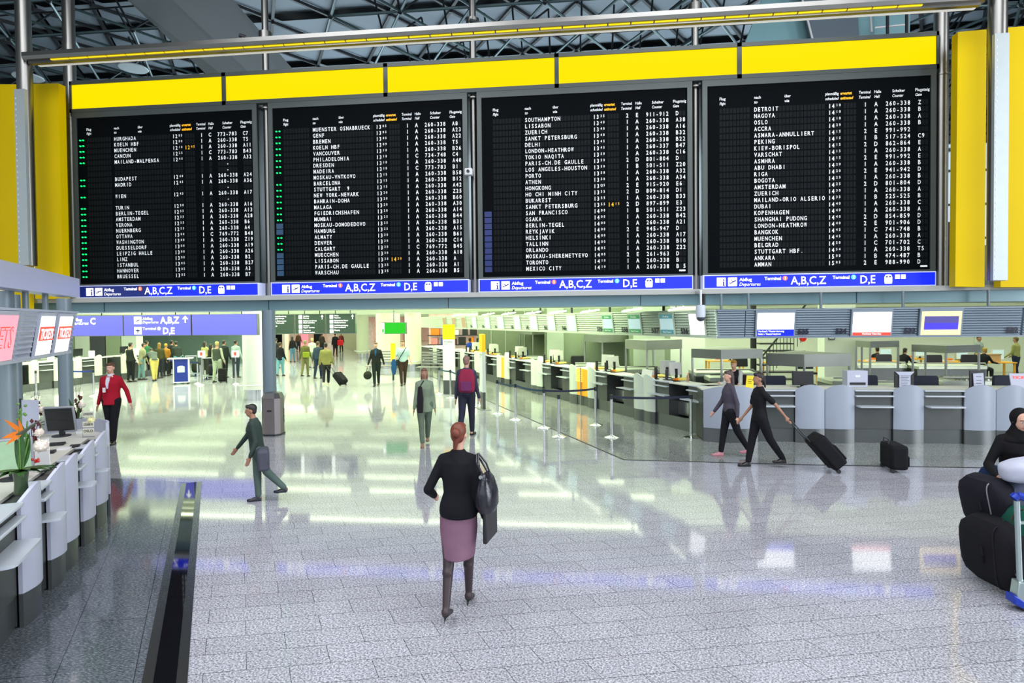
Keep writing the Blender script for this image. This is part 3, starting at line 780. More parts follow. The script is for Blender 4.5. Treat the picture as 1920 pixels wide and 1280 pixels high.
def desk(name, label, cat, loc, rz, mods, depth=0.75, group=None, pm=None, flip=False, top=True, td=0.15):
    """mods: ('panel'|'bay'|'wide'|'orange'|'strip'|'gap', x0, x1) in local x; front face on y=0 looking to -y"""
    t = thing(name, label, cat, loc, rz, group)
    pm = pm or m_lav
    xs0 = min(m_[1] for m_ in mods if m_[0] != 'gap'); xs1 = max(m_[2] for m_ in mods if m_[0] != 'gap')
    for kind, x0, x1 in mods:
        g = 0.006
        if kind in ('panel', 'wide'):
            s = MB(); arc_panel(s, x0 + g, x1 - g, 0.30, 1.10, 0.12 if kind == 'panel' else 0.10, 0.07 if kind == 'panel' else 0.16); s.build('front_panel', pm, t)
            s = MB(); arc_panel(s, x0 + g, x1 - g, 0.0, 0.30, 0.0, 0.05 if kind == 'panel' else 0.13); s.build('plinth', m_plinth, t)
            s = MB(); s.box(x0 + g, x1 - g, 0.03, depth, 0.02, 1.06); s.build('body', m_steel_d, t)
        elif kind == 'bay':
            s = MB(); s.box(x0 + g, x1 - g, 0.02, depth, 0.30, 1.07); s.build('body', m_steel_d, t)
            s = MB(); s.box(x0 + g, x1 - g, 0.04, depth - .02, 0.0, 0.30); s.build('plinth', m_plinth, t)
            s = MB(); s.box(x0, x1, -0.05, 0.16, 1.075, 1.105); s.build('ledge', m_shelf, t, bevel=0.008)
            s = MB(); s.box(x0 + g, x1 - g, -0.07, 0.02, 0.965, 0.995); s.build('rail', m_shelf, t, bevel=0.008)
            s = MB()
            P = [(x0 + .03, 0.02), (x1 - .03, 0.02), (x1 - .03, -0.10)] + [(x1 - .03 - 0.05 * (1 - math.cos(R(a))) , -0.10 - 0.08 * math.sin(R(a))) for a in (30, 60, 90)] + [(x0 + .03 + 0.05 * (1 - math.cos(R(a))), -0.10 - 0.08 * math.sin(R(a))) for a in (90, 60, 30)] + [(x0 + .03, -0.10)]
            s.prismz(P, 0.76, 0.785); s.build('shelf', m_shelf, t)
        elif kind == 'orange':
            s = MB(); s.box(x0 + g, x1 - g, -0.02, 0.05, 0.30, 1.10); s.build('orange_panel', m_orange, t)
            s = MB(); s.box(x0 + g, x1 - g, 0.0, depth, 0.0, 0.30); s.build('plinth', m_plinth, t)
            s = MB()
            for q in range(7): s.box((x0 + x1) / 2 + .02, x1 - .03, -0.035, -0.02, 0.72 + q * .055, 0.75 + q * .055)
            s.build('lit_louver', mat('lit_yellow_louver', (1, .6, .05), .4, emit=1.4, ecol=(1, .62, .1), noise=.02), t, smooth=0)
            s = MB(); s.cyl(((x0 + x1) / 2 - .04, -.05, 0.0), ((x0 + x1) / 2 - .04, -.05, 1.15), 0.02, n=10); s.build('door_post', m_steel, t)
        elif kind == 'strip':
            s = MB(); s.box(x0 + g, x1 - g, -0.02, 0.05, 0.30, 1.10); s.build('orange_panel', m_orange, t)
            s = MB(); s.box(x0 + g, x1 - g, 0.0, 0.1, 0.0, 0.30); s.build('plinth', m_dark, t)
        elif kind == 'gap':
            s = MB(); s.box(x0, x1, 0.04, 0.08, 0.0, 0.30); s.build('kick_plate', m_plinth, t)
            s = MB(); s.box(x0, x1, 0.02, 0.6, 1.06, 1.085); s.build('bridge_top', m_cream, t)
            s = MB(); s.box(x0 + .1, x1 - .1, 0.3, 0.55, 0.3, 0.62); s.build('printer_box', m_steel, t)
            s = MB(); s.box(x0, x1, 0.58, 0.62, 0.0, 1.0); s.build('inner_panel', m_dark, t)
    if top:
        s = MB(); s.box(xs0, xs1, 0.16, depth + td, 1.07, 1.10); s.build('worktop', m_cream, t)
    return t

def louver(mb, x0, x1, z0, z1, n=9, d=0.035, tilt=0.0):
    """stack of sloped slats; outward is -y; tilt = inward shift of the lower edge per metre"""
    h = (z1 - z0) / n
    for i in range(n):
        za = z0 + h * i; zb = za + h
        ya = (z1 - za) * tilt; yb = (z1 - zb) * tilt
        mb.loft([[(x, ya - d, za + h * .12), (x, yb, zb), (x, yb + .03, zb), (x, ya + .03, za)] for x in (x0, x1)])
m_louv = mat('fascia_louver_metal', srgb('#b0b6c2'), 0.4, 0.0, noise=0.08, nscale=1)
m_louvg = mat('fascia_louver_green', srgb('#c2d2ba'), 0.4, 0.0, noise=0.08, nscale=1)
m_louvf = mat('frontal_fascia_metal', srgb('#7a8893'), 0.4, 0.0, noise=0.08, nscale=1)
m_num = mat('number_navy', (0.004, 0.006, 0.02), 0.5, noise=0.02)

# ================================================================ STAFFED TICKET COUNTER (near, on the channel side)
CL = (-4.87, 4.67); EL = (-0.5, 0.8660)
def sl_(px): return Sline(px, CL, EL)
pxs = [24, 59, 80, 106, 131, 144, 163, 170, 187.5]
b_ = [sl_(p) for p in pxs]
LC = [('bay', b_[0] - 0.75, b_[0], 'bay'), ]
rzL = R(120)
def Lp(s, n=0.0, z=0.0):
    """point on the near counter: s along it, n inward (behind the front)"""
    return Vector((CL[0] + EL[0] * s - 0.866 * n, CL[1] + EL[1] * s - 0.5 * n, z))
specs = [
    ('near ticket counter desk with the bird-of-paradise bouquet, next to the picture edge', [('panel', b_[0] - 1.35, b_[0] - 0.72), ('bay', b_[0] - 0.72, b_[0]), ('panel', b_[0], b_[1])]),
    ('ticket counter desk with paired white panels behind the blank white card', [('bay', b_[1], b_[2]), ('panel', b_[2], b_[3]), ('panel', b_[3], b_[4])]),
    ('ticket counter desk under the tilted black monitor', [('bay', b_[4], b_[5]), ('panel', b_[5], b_[6])]),
    ('last straight ticket counter desk before the curved end screen', [('bay', b_[6], b_[7]), ('panel', b_[7], b_[8])]),
]
for lb, md in specs:
    desk('ticket_counter', lb, 'counter', Lp(0), rzL, md, depth=0.7, group='white curved ticket counter desks', td=0.45)
# curved end: wraps away from the aisle
t = thing('counter_end_screen', 'tall curved white end screen of the ticket counter, nearest the red-jacketed man', 'counter end', Lp(b_[8] + 0.0), rzL)
s = MB(); N_ = 16; f1 = []; 
for i in range(N_ + 1):
    a = PI / 2 * 1.25 * i / N_
    f1.append((0.05 + 0.62 * math.sin(a), 0.62 - 0.62 * math.cos(a) - 0.06))
for zz0, zz1, nm, mt, sc in ((0.30, 1.28, 'curved_screen', m_lav, 1), (0.0, 0.30, 'plinth', m_plinth, 0.95)):
    s = MB()
    for (x0, y0), (x1, y1) in zip(f1[:-1], f1[1:]):
        dx, dy = x1 - x0, y1 - y0; l_ = math.hypot(dx, dy); nx, ny = -dy / l_ * .03, dx / l_ * .03
        s.prismz([(x0 * sc, y0), (x1 * sc, y1), (x1 * sc + nx, y1 + ny), (x0 * sc + nx, y0 + ny)], zz0, zz1)
    s.build(nm, mt, t, smooth=0)
s = MB(); s.prismz([(0.01, 0.0), (0.35, 0.02), (0.58, 0.2), (0.62, 0.62), (0.9, 1.15), (0.01, 1.15)], 1.07, 1.10); s.build('worktop', m_cream, t, smooth=0)
s = MB(); s.box(-0.1, 0.1, -0.06, 0.02, 0.96, 0.99); s.build('rail', m_shelf, t)
# inner back desk of the ticket island
t = thing('back_desk', 'low lavender desk wall behind the ticket counter monitors', 'desk', Lp(0), rzL)
s = MB(); s.box(-1.2, b_[8] + 0.3, 1.75, 2.3, 0, 1.0); s.build('body', m_lav, t)
s = MB(); s.box(-1.25, b_[8] + 0.35, 1.7, 2.35, 1.0, 1.04); s.build('worktop', m_white, t)

# things on the ticket counter ---------------------------------------------------
def monitor(label, loc, rz, w_=0.42, h_=0.34, tilt=8, casing=None, screen=None, group=None, stand=True, z0=0.10):
    t = thing('computer_monitor', label, 'monitor', loc, rz, group)
    rt = Matrix.Rotation(R(tilt), 3, 'X')
    s = MB(); s.obox((0, 0.0, z0 + h_ / 2), w_, 0.035, h_, rt); cs_ = s.build('casing', casing or m_monw, t, bevel=0.006)
    s = MB(); s.obox(Vector((0, 0.0, z0 + h_ / 2)) + rt @ Vector((0, -0.02, 0)), w_ - .04, 0.008, h_ - .04, rt); s.build('screen', screen or m_screenblk, cs_)
    if stand:
        s = MB(); s.box(-0.03, 0.03, 0.02, 0.06, 0.01, z0 + h_ * .5); s.build('neck', m_dark, t)
        s = MB(); s.cyl((0, 0.02, 0), (0, 0.02, 0.015), 0.11, n=20); s.build('foot', m_dark, t)
    return t
m_blackcase = mat('monitor_silver', (0.35, 0.37, 0.4), 0.4, 0.3, noise=0.05)
m_scrgreen = mat('pale_green_screen', (0.2, 0.32, 0.2), 0.3, emit=0.35, ecol=(0.5, 0.75, 0.5), noise=0.3, nscale=12)
p = G(114, 818, 1.10)
monitor('tilted silver-rimmed black monitor standing on the ticket counter', (p.x, p.y, 1.10), R(20), 0.36, 0.36, 14, m_blackcase, z0=0.06)
p = G(14, 905, 1.10)
monitor('monitor with a pale green page on screen, cut by the picture edge beside the bouquet', (p.x - .05, p.y + .1, 1.10), R(35), 0.34, 0.36, 12, m_blackcase, m_scrgreen, z0=0.06)

m_leaf = mat('leaf_green', (0.035, 0.11, 0.02), 0.4, noise=0.3, nscale=20)
m_leaf2 = mat('leaf_light_green', (0.10, 0.24, 0.04), 0.45, noise=0.3, nscale=20)
m_petal = mat('orange_petal', (0.95, 0.22, 0.01), 0.45, noise=0.15, nscale=20)
m_maroon = mat('maroon_orchid', (0.10, 0.006, 0.014), 0.5, noise=0.3, nscale=30)
m_potred = mat('glazed_red_pot', (0.17, 0.008, 0.016), 0.2, noise=0.1)
m_pale = mat('cream_blossom', (0.75, 0.66, 0.56), 0.7, noise=0.2, nscale=40, bump=0.4)
def leaf(mb, p0, p1, w_, droop=0.0, up=Vector((0, 0, 1)), n=7):
    p0 = Vector(p0); p1 = Vector(p1); d = p1 - p0; sd = d.cross(up)
    sd = (sd.normalized() if sd.length > 1e-4 else Vector((1, 0, 0)))
    f = []; 
    for i in range(n + 1):
        u = i / n; c = p0 + d * u + Vector((0, 0, -droop * u * u)); ww = w_ * math.sin(PI * (0.06 + 0.94 * u) ** 0.8) * 0.5
        f.append((c - sd * ww, c + Vector((0, 0, -w_ * .12)), c + sd * ww))
    vs = [tuple(q) for r_ in f for q in r_]; fs = []
    for i in range(n):
        a = i * 3; fs += [(a, a + 1, a + 4, a + 3), (a + 1, a + 2, a + 5, a + 4)]
    mb.add(vs, fs)
def ball_flower(mb, c, r_):
    mb.ell(c, (r_, r_, r_ * .9), 12, 8)
    rr = random.Random(int(c[0] * 1000))
    for _ in range(26):
        a, b2 = rr.uniform(0, 2 * PI), rr.uniform(-1, 1); q = math.sqrt(1 - b2 * b2)
        mb.ell(Vector(c) + Vector((q * math.cos(a), q * math.sin(a), b2)) * r_ * .92, (r_ * .22,) * 3, 6, 4)
# bird of paradise bouquet
p = G(40, 925, 1.10)
t = thing('flower_bouquet', 'bouquet with orange bird-of-paradise flower and broad green leaves on the ticket counter', 'flowers', (p.x, p.y, 1.10), 0)
s = MB(); s.lathe((0, 0, 0), [(0.055, 0), (0.05, 0.1), (0.06, 0.2), (0.055, 0.2), (0.045, 0.02)], 20); s.build('glass_vase', mat('dark_green_vase', (0.05, 0.09, 0.04), 0.1, noise=0.2), t)
s = MB(); rr = random.Random(3)
for i in range(13):
    a = rr.uniform(0, 2 * PI) if i > 7 else (-1.6 + i * 0.42); l_ = rr.uniform(0.16, 0.27)
    leaf(s, (0, 0, 0.22), (l_ * math.cos(a), l_ * math.sin(a), 0.24 + rr.uniform(0, .05)), 0.075, 0.05)
leaf(s, (0, 0, 0.2), (0.02, 0, 0.62), 0.09, up=Vector((0, 1, 0))); leaf(s, (0, 0, 0.2), (-0.08, 0.03, 0.55), 0.07, up=Vector((0, 1, 0)))
leaf(s, (0.03, 0, 0.25), (0.07, 0.03, 0.56), 0.08, up=Vector((0, 1, 0)))
s.build('leaf', m_leaf, t, smooth=60)
s = MB()
for a, b2 in (((0, 0, 0.2), (-0.005, 0, 0.60)), ((0.02, 0, 0.2), (0.06, 0.02, 0.66)), ((-0.02, 0, 0.2), (0.0, 0.02, 0.78)), ((0, 0.01, .2), (0.09, 0.0, 0.5))): s.tube([a, b2], 0.006, 6)
for i in range(8): s.ell((rr.uniform(-.05, .05), 0.02, 0.7 + rr.uniform(-.05, .12)), (0.014, 0.014, 0.014), 6, 4)
s.build('stem', m_leaf2, t)
s = MB(); hp = Vector((0.03, 0, 0.56))
for dx, dz, w_ in ((-0.16, 0.12, .045), (-0.19, -0.05, .05), (-0.15, -0.11, .04), (-0.02, 0.13, .035)):
    leaf(s, hp, hp + Vector((dx, -0.02, dz)), w_, up=Vector((0, 1, 0)))
s.build('petal', m_petal, t, smooth=60)
s = MB(); s.loft([[hp + Vector((dx, dy * q, dz * q)) + Vector((0, 0, zz)) for dy, dz in ((.02, 0), (0, .022), (-.02, 0), (0, -.022))] for dx, zz, q in ((-0.06, -.02, .6), (0.0, 0, 1), (0.08, .05, .8), (0.19, .12, .1))]); s.build('beak', mat('grey_green_beak', (0.09, 0.11, 0.08), 0.4, noise=.2), t)
s = MB(); ball_flower(s, (0.13, 0.08, 0.42), 0.06); s.build('cream_blossom', m_pale, t)
s = MB()
for i in range(7): s.ell((0.08 + rr.uniform(-.02, .05), 0.05, 0.26 + rr.uniform(-.02, .05)), (0.012, 0.012, 0.014), 6, 4)
s.build('red_berry_clump', mat('red_berry', (0.5, 0.02, 0.01), 0.4, noise=.1), t)
def orchid(label, loc, hgt, lean=0.0, mens=True):
    t = thing('potted_orchid', label, 'plant', loc, 0)
    s = MB(); s.lathe((0, 0, 0), [(0.045, 0), (0.06, 0.12), (0.055, 0.12), (0.04, 0.01)], 20); s.build('pot', m_potred, t)
    s = MB(); rr = random.Random(int(loc[0] * 77))
    for i in range(7):
        a = i * 0.95; leaf(s, (0, 0, 0.1), (0.13 * math.cos(a), 0.10 * math.sin(a), 0.17 + .04 * (i % 2)), 0.06, 0.04)
    leaf(s, (0, 0, 0.1), (-0.13 + lean, 0, 0.44), 0.075, up=Vector((0, 1, 0))); leaf(s, (0, 0, 0.1), (0.05, 0, 0.36), 0.05, up=Vector((0, 1, 0)))
    leaf(s, (0, 0, 0.1), (-0.05, 0, 0.30), 0.05, up=Vector((0, 1, 0)))
    s.build('leaf', m_leaf, t, smooth=60)
    s = MB()
    for dx in (-0.01, 0.03, 0.06): s.tube([(0, 0, 0.1), (dx * .5, 0, hgt * .6), (dx, 0, hgt)], 0.004, 5)
    s.build('stem', mat('dark_stem', (0.05, 0.035, 0.03), 0.6, noise=.2), t)
    s = MB()
    for i in range(12):
        c = Vector((rr.uniform(-.03, .07), rr.uniform(-.03, .03), 0.25 + 0.02 * i))
        for q in range(4):
            a = q * PI / 2 + i; s.ell(c + Vector((math.cos(a) * .014, 0, math.sin(a) * .014)), (0.013, 0.006, 0.013), 6, 4)
    s.build('blossom_clump', m_maroon, t)
    s = MB(); ball_flower(s, (0.085, 0.0, 0.34), 0.045); s.build('cream_blossom', m_pale, t)
p = Lp(3.75, .92); orchid('potted maroon orchid behind the tilted black monitor', (p.x, p.y, 1.10), 0.58)
p = Lp(4.0, .5); orchid('potted maroon orchid beside the destination name cards', (p.x, p.y, 1.10), 0.60)
p = G(62, 868, 1.10); orchid('potted maroon orchid hidden behind the blank white card', (p.x, p.y, 1.10), 0.42)
# blank tilted card, papers, cards
t = thing('blank_card', 'blank white card leaning on a stand on the ticket counter', 'card', tuple(G(80, 884, 1.10)), R(-8))
rt = Matrix.Rotation(R(-12), 3, 'X') @ Matrix.Rotation(R(14), 3, 'Y') 
s = MB(); s.obox((0, 0, 0.175), 0.19, 0.006, 0.31, Matrix.Rotation(R(-12), 3, 'X') @ Matrix.Rotation(R(-18), 3, 'Y')); s.build('card', m_white, t)
s = MB(); s.box(-0.02, 0.02, 0.0, 0.08, 0, 0.01); s.build('stand', m_dark, t)
t = thing('paper_notice', 'tall white paper notice on a dark stand behind the bouquet', 'notice', tuple(G(58, 830, 1.04)), R(10))
s = MB(); s.box(-0.11, 0.11, 0, 0.006, 0.05, 0.58); s.build('sheet', m_lav, t)
s = MB(); s.box(-0.11, 0.11, 0.0, 0.1, 0.0, 0.02); s.box(-.13, -.11, -.01, .01, 0, .6); s.build('stand', m_dark, t)
t = thing('name_plate_stand', 'upright card stand lettered LONDON, LISSABON and OSLO beside an orchid', 'card stand', tuple(G(166, 820, 1.10)), R(15))
s = MB(); s.box(-0.075, -0.07, 0, 0.01, 0.0, 0.40); s.box(-.08, .06, 0, .03, 0, .012); s.build('rod', m_steel, t)
s = MB()
for z, tx_ in ((0.28, 'LONDON'), (0.14, 'LISSABON'), (0.05, 'OSLO')):
    s.m = 0; s.box(-0.07, 0.07, 0.0, 0.004, z, z + 0.075); s.m = 1; text(s, tx_, 0, z + .022, 0.034, 0.115, -0.002, 0.02, align='c')
s.build('name_card', [mat('card_cream', (0.62, 0.62, 0.5), 0.6, noise=.1), m_black], t)
s = MB(); ball_flower(s, (0.02, 0.03, 0.23), 0.045); s.m = 0; s.build('yellow_blossom', mat('yellow_blossom', (0.75, 0.72, 0.35), 0.7, noise=.2), t)
for (px, py, w_, d_, h_, lb, cn, m_) in ((151, 812, .10, .06, .05, 'small white folded card at the foot of the destination cards', 'folded_card', m_white), (120, 842, .14, .10, .02, 'white note pad on the ticket counter before the black monitor', 'note_pad', m_white), (140, 838, .10, .10, .03, 'small black card reader on the ticket counter', 'card_reader', m_black), (98, 835, .26, .12, .03, 'dark keyboard on the ticket counter', 'keyboard', m_black), (84, 850, .20, .12, .03, 'dark telephone on the ticket counter', 'telephone', m_black)):
    q = G(px, py, 1.10)
    t = thing(cn, lb, cn.replace('_', ' '), (q.x, q.y, 1.10), R(30))
    s = MB(); s.loft([[(-w_ / 2, -d_ / 2, 0), (w_ / 2, -d_ / 2, 0), (w_ / 2, d_ / 2, 0), (-w_ / 2, d_ / 2, 0)], [(-w_ / 2, -d_ / 2, h_ * .6), (w_ / 2, -d_ / 2, h_ * .6), (w_ / 2, d_ / 2, h_), (-w_ / 2, d_ / 2, h_)]]); s.build('body', m_, t, smooth=0, bevel=0.003)
    s = MB()
    for i in range(5):
        for jj in range(2): s.box(-w_ * .4 + i * w_ * .17, -w_ * .4 + i * w_ * .17 + w_ * .12, -d_ * .3 + jj * d_ * .35, -d_ * .3 + jj * d_ * .35 + d_ * .2, h_ * .8, h_ * .95 + .002)
    s.build('key_pattern', m_steel_d if m_ is m_black else m_white, t, smooth=0)

# screens over the ticket counter ------------------------------------------------
KC = (-7.88, 8.51)
t = thing('screen_fascia', 'tilted lavender fascia over the ticket counter holding the TICKETS screens', 'sign fascia', (KC[0], KC[1], 0), R(120), 'ticket counter canopy')
def sk(px): return Sline(px, KC, EL)
ZT_, ZB_ = 2.80, 2.20; TL = 0.16
lx = [sk(p) for p in (140, 132)]
s = MB(); xs = sk(-60)
s.prismx([(0.10, ZB_ - .01), (0.13, ZB_ - .01), (0.05, ZT_ + .02), (-0.03, ZT_ + .02)], xs, 0.02)
s.box(xs, 0.03, -0.05, 0.06, ZT_, ZT_ + 0.03); s.box(xs, 0.03, 0.06, 0.16, ZB_ - .03, ZB_ + .01)
s.build('frame', m_louv, t, smooth=0)
segs = [(-60, 27, 's'), (27, 39, 'l'), (41, 66, 'l'), (68, 100, 's'), (100, 104, 'l'), (104, 132, 's'), (132, 140, 'l')]
m_red = mat('lit_red', (0.9, 0.03, 0.02), 0.5, emit=0.9, ecol=(1, 0.06, 0.03), noise=.01)
m_pinkl = mat('lit_pink', (0.9, 0.3, 0.35), 0.5, emit=1.0, ecol=(1.0, 0.25, 0.32), noise=.05)
tl = Matrix.Rotation(math.atan(TL), 4, 'X')
for n_, (pa, pb, kd) in enumerate(segs):
    xa, xb = sk(pa), sk(pb)
    if kd == 'l':
        s = MB(); louver(s, xa + .01, xb - .01, ZB_, ZT_, 9, 0.05, TL); s.build('louver', m_louv, t, smooth=0)
for pa, pb, kind, lb in ((-60, 27, 'pink', 'large pinkish-red lit TICKETS screen cut by the picture edge'), (70, 98, 'white', 'white lit screen with a red TICKETS band, next to the louvers, nearer the pink one'), (106, 131, 'white', 'white lit screen with a red TICKETS band at the far end of the canopy')):
    xa, xb = sk(pa), sk(pb); xm = (xa + xb) / 2; hw_ = (xb - xa) / 2 - 0.02
    t2 = thing('tickets_screen', lb, 'lit sign', (KC[0] + EL[0] * xm, KC[1] + EL[1] * xm, ZT_), R(120), 'TICKETS screens')
    Tm = Matrix.Rotation(math.atan(TL), 4, 'X')
    s = MB(); s.T = Tm; s.box(-hw_ - .02, hw_ + .02, -0.055, -0.02, -0.62, 0.0); s.build('frame', m_louv, t2, smooth=0)
    s = MB(); s.T = Tm; s.box(-hw_, hw_, -0.062, -0.05, -0.57, -0.05); s.build('lit_face', m_pinkl if kind == 'pink' else m_lit, t2, smooth=0)
    s = MB(); s.T = Tm
    if kind == 'white':
        s.box(-hw_, hw_, -0.066, -0.06, -0.38, -0.19); s.m = 1; text(s, 'TICKETS', 0, -0.355, 0.135, hw_ * 1.8, -0.07, 0.03, align='c')
        s.build('red_band_lettering', [m_red, m_icon], t2, smooth=0)
    else:
        text(s, 'TICKETS', 0, -0.42, 0.24, hw_ * 1.7, -0.066, 0.02, align='c'); s.build('outlined_lettering', m_red, t2, smooth=0)
        s = MB(); s.T = Tm; text(s, 'TICKETS', 0.006, -0.416, 0.232, hw_ * 1.66, -0.068, -0.012, align='c'); s.build('pink_lettering', m_pinkl, t2, smooth=0)
# edge beam, columns and hangers of the canopy
BC = (-7.80, 8.53)
def sb(px): return Sline(px, BC, EL)
t = thing('edge_beam', 'pale lavender edge beam above the TICKETS screens, ending in front of the boards', 'beam', (BC[0], BC[1], 0), R(120))
s = MB(); s.box(-9, 0, 0.0, 0.25, 3.05, 3.345); s.build('fascia', m_lav, t, smooth=0)
s = MB()
for q in range(3): s.box(-5 + q * 1.4, -4.6 + q * 1.4, 0.28, 0.5, 3.06, 3.08)
s.build('underside_lamp_pattern', mat('warm_downlight', (1, .8, .4), .5, emit=1.2, ecol=(1, .75, .3), noise=.02), t, smooth=0)
m_col2 = mat('canopy_column_grey', srgb('#76848a'), 0.45, 0.2, noise=.05)
for px, dep, r_, z1, lb in ((121, 9.6, 0.10, 3.05, 'grey canopy column rising behind the two orchids'), (27, 8.2, 0.075, 3.05, 'slimmer grey canopy column behind the louvers, partly hidden'), (9, 7.2, 0.10, 3.05, 'grey canopy column beside the bird-of-paradise bouquet')):
    d = ray(px, 620) / FPX; x, y = d.x * dep, d.y * dep
    t = thing('canopy_column', lb, 'column', (x, y, 0), 0, 'canopy columns')
    s = MB(); s.cyl((0, 0, 0), (0, 0, z1), r_, n=24); s.build('shaft', m_col2, t)
for px, lb in ((60, 'short grey hanger between edge beam and fascia, nearer the pink screen'), (96, 'short grey hanger between edge beam and fascia, nearer the far end')):
    q = sk(px)
    s = MB(); s.cyl((KC[0] + EL[0] * q - .05, KC[1] + EL[1] * q - .03, 2.83), (KC[0] + EL[0] * q - .05, KC[1] + EL[1] * q - .03, 3.05), 0.035, n=14)
    tag(s.build('canopy_hanger', m_col2), lb, 'hanger', 'canopy hangers')
# ================================================================ CHECK-IN, FRONTAL ROW (screens 535 to 532)
XF = {p: Wp(p, 700, 12.8).x for p in (1318, 1421, 1490, 1546, 1602, 1674, 1732, 1807, 1867, 1925)}
f_ = lambda p: XF[p] - 2.70
m_lavf = mat('grey_lavender_laminate', srgb('#98a0ad'), 0.35, noise=.03, nscale=2)
FY = 12.80
desk('check_in_desk', 'corner check-in desk with one wide bowed panel, by the walking pair in black', 'check-in desk', (2.70, FY, 0), 0,
     [('wide', f_(1318), f_(1421)), ('bay', f_(1421), f_(1490)), ('panel', f_(1490), f_(1546))], group='lavender check-in desks', pm=m_lavf)
desk('check_in_desk', 'check-in desk below number 534, one bay between two arched panels', 'check-in desk', (2.70, FY, 0), 0,
     [('panel', f_(1546), f_(1602)), ('bay', f_(1602), f_(1674)), ('panel', f_(1674), f_(1732))], group='lavender check-in desks', pm=m_lavf)
desk('check_in_desk', 'check-in desk below number 533 carrying the black picture frame', 'check-in desk', (2.70, FY, 0), 0,
     [('bay', f_(1732), f_(1807)), ('panel', f_(1807), f_(1867))], group='lavender check-in desks', pm=m_lavf)
desk('check_in_desk', 'check-in desk behind the woman in the black headscarf', 'check-in desk', (2.70, FY, 0), 0,
     [('panel', f_(1867), f_(1925)), ('bay', f_(1925), f_(1925) + .75)], group='lavender check-in desks', pm=m_lavf)

# ================================================================ CHECK-IN, OBLIQUE ROW
OC = (3.0, 13.0); OE = (-0.5, 0.8660); rzO = R(-60)
def so(px): return Sline(px, OC, OE)
def Op(s, n=0.0, z=0.0): return Vector((OC[0] + OE[0] * s + 0.866 * n, OC[1] + OE[1] * s + 0.5 * n, z))
m_panelg = mat('pale_green_white_laminate', (0.60, 0.66, 0.57), 0.35, noise=0.04)
DL = [('first oblique check-in bay, at the corner where the two rows meet', [('b', 1317, 1290), ('g', 1290, 1252)]),
      ('check-in desk of the blonde clerk with two slim bowed panels', [('b', 1252, 1228), ('p', 1228, 1207), ('p', 1207, 1189), ('b', 1189, 1168), ('g', 1168, 1136)]),
      ('check-in desk with the glowing louvered orange panel', [('b', 1136, 1117), ('p', 1117, 1102), ('o', 1102, 1082), ('p', 1082, 1068), ('b', 1068, 1053), ('g', 1053, 1031)]),
      ('check-in desk with a double pale panel between the two orange ones', [('b', 1031, 1017), ('p', 1017, 1006), ('p', 1006, 996), ('b', 996, 983), ('g', 983, 965)]),
      ('check-in desk with a slim orange strip between pale panels', [('b', 965, 955), ('p', 955, 946), ('s', 946, 940), ('p', 940, 932), ('b', 932, 923), ('g', 923, 911)]),
      ('check-in desk half hidden by the narrow yellow-topped totem', [('b', 911, 904), ('p', 904, 897), ('p', 897, 890), ('b', 890, 884), ('g', 884, 876)]),
      ('check-in desk behind the traveller with the red backpack', [('b', 876, 871), ('p', 871, 863), ('b', 863, 857), ('g', 857, 850)]),
      ('check-in desk behind the wide yellow-topped totem', [('b', 850, 845), ('p', 845, 840), ('p', 840, 834), ('b', 834, 828), ('g', 828, 823)]),
      ('farthest check-in desk, its panel numbered, past the wide totem', [('b', 823, 819), ('p', 819, 812), ('b', 812, 806)])]
KM = {'b': 'bay', 'p': 'panel', 'o': 'orange', 's': 'strip', 'g': 'gap'}
for lb, md in DL:
    desk('check_in_desk', lb, 'check-in desk', Op(0), rzO, [(KM[k], -so(a), -so(b2)) for k, a, b2 in md], group='pale green check-in desks in the oblique row', pm=m_panelg)
t = thing('counter_end_wall', 'grey-green end wall closing the oblique check-in row, by the slatted bench', 'counter', Op(0), rzO)
s = MB(); s.box(-so(790), -so(806), 0.0, 1.2, 0, 1.05); s.build('body', m_steel_d, t); s = MB(); s.box(-so(789), -so(806), -.05, 1.3, 1.05, 1.09); s.build('worktop', m_cream, t)

# fascia above the oblique row ---------------------------------------------------
ZF0, ZF1 = 2.21, 2.77
FT = 0.13
t = thing('sign_fascia', 'pale green louvered fascia with flight screens running over the oblique check-in row', 'sign fascia', (OC[0], OC[1], 0), rzO, 'check-in fascias')
SG = [(1292, 1323, 'blank'), (1237, 1265, 'teal'), (1178, 1203, 'green'), (1130, 1150, 'green'), (1063, 1081, 'pale'), (1027, 1041, 'pale'), (994, 1008, 'pale'), (964, 976, 'pale'), (933, 945, 'pale'), (909, 919, 'pale'), (886, 894, 'pale'), (866, 874, 'rust'), (848, 855, 'rust'), (831, 837, 'rust')]
edges = []
prev = 1341
s = MB(); s.prismx([(0.11, ZF0), (0.15, ZF0), (0.08, ZF1), (0.02, ZF1)], -so(770), 0.0); s.box(-so(770), 0.0, -0.03, 0.12, ZF1, ZF1 + .03); s.box(-so(770), 0, .02, .16, ZF0 - .03, ZF0); s.build('backing', m_louvg, t, smooth=0)
for a, b2, k_ in SG:
    x0, x1 = -so(b2), -so(prev)
    lo_, hi_ = min(x0, x1) + .01, max(x0, x1) - .01
    s = MB(); louver(s, lo_, hi_, ZF0, ZF1, 9, 0.04, FT); s.build('louver', m_louvg, t, smooth=0)
    prev = a
s = MB(); louver(s, -so(772), -so(prev) - .01, ZF0, ZF1, 9, 0.04, FT); s.build('louver', m_louvg, t, smooth=0)
m_scrpale = mat('pale_blue_screen', (0.45, 0.6, 0.62), 0.4, emit=0.45, ecol=(0.55, 0.8, 0.82), noise=.05)
m_scrteal = mat('teal_screen_band', (0.05, 0.22, 0.25), 0.4, emit=0.35, ecol=(0.08, 0.32, 0.34), noise=.05)
m_scrgr = mat('green_screen_band', (0.05, 0.25, 0.09), 0.4, emit=0.35, ecol=(0.08, 0.36, 0.12), noise=.05)
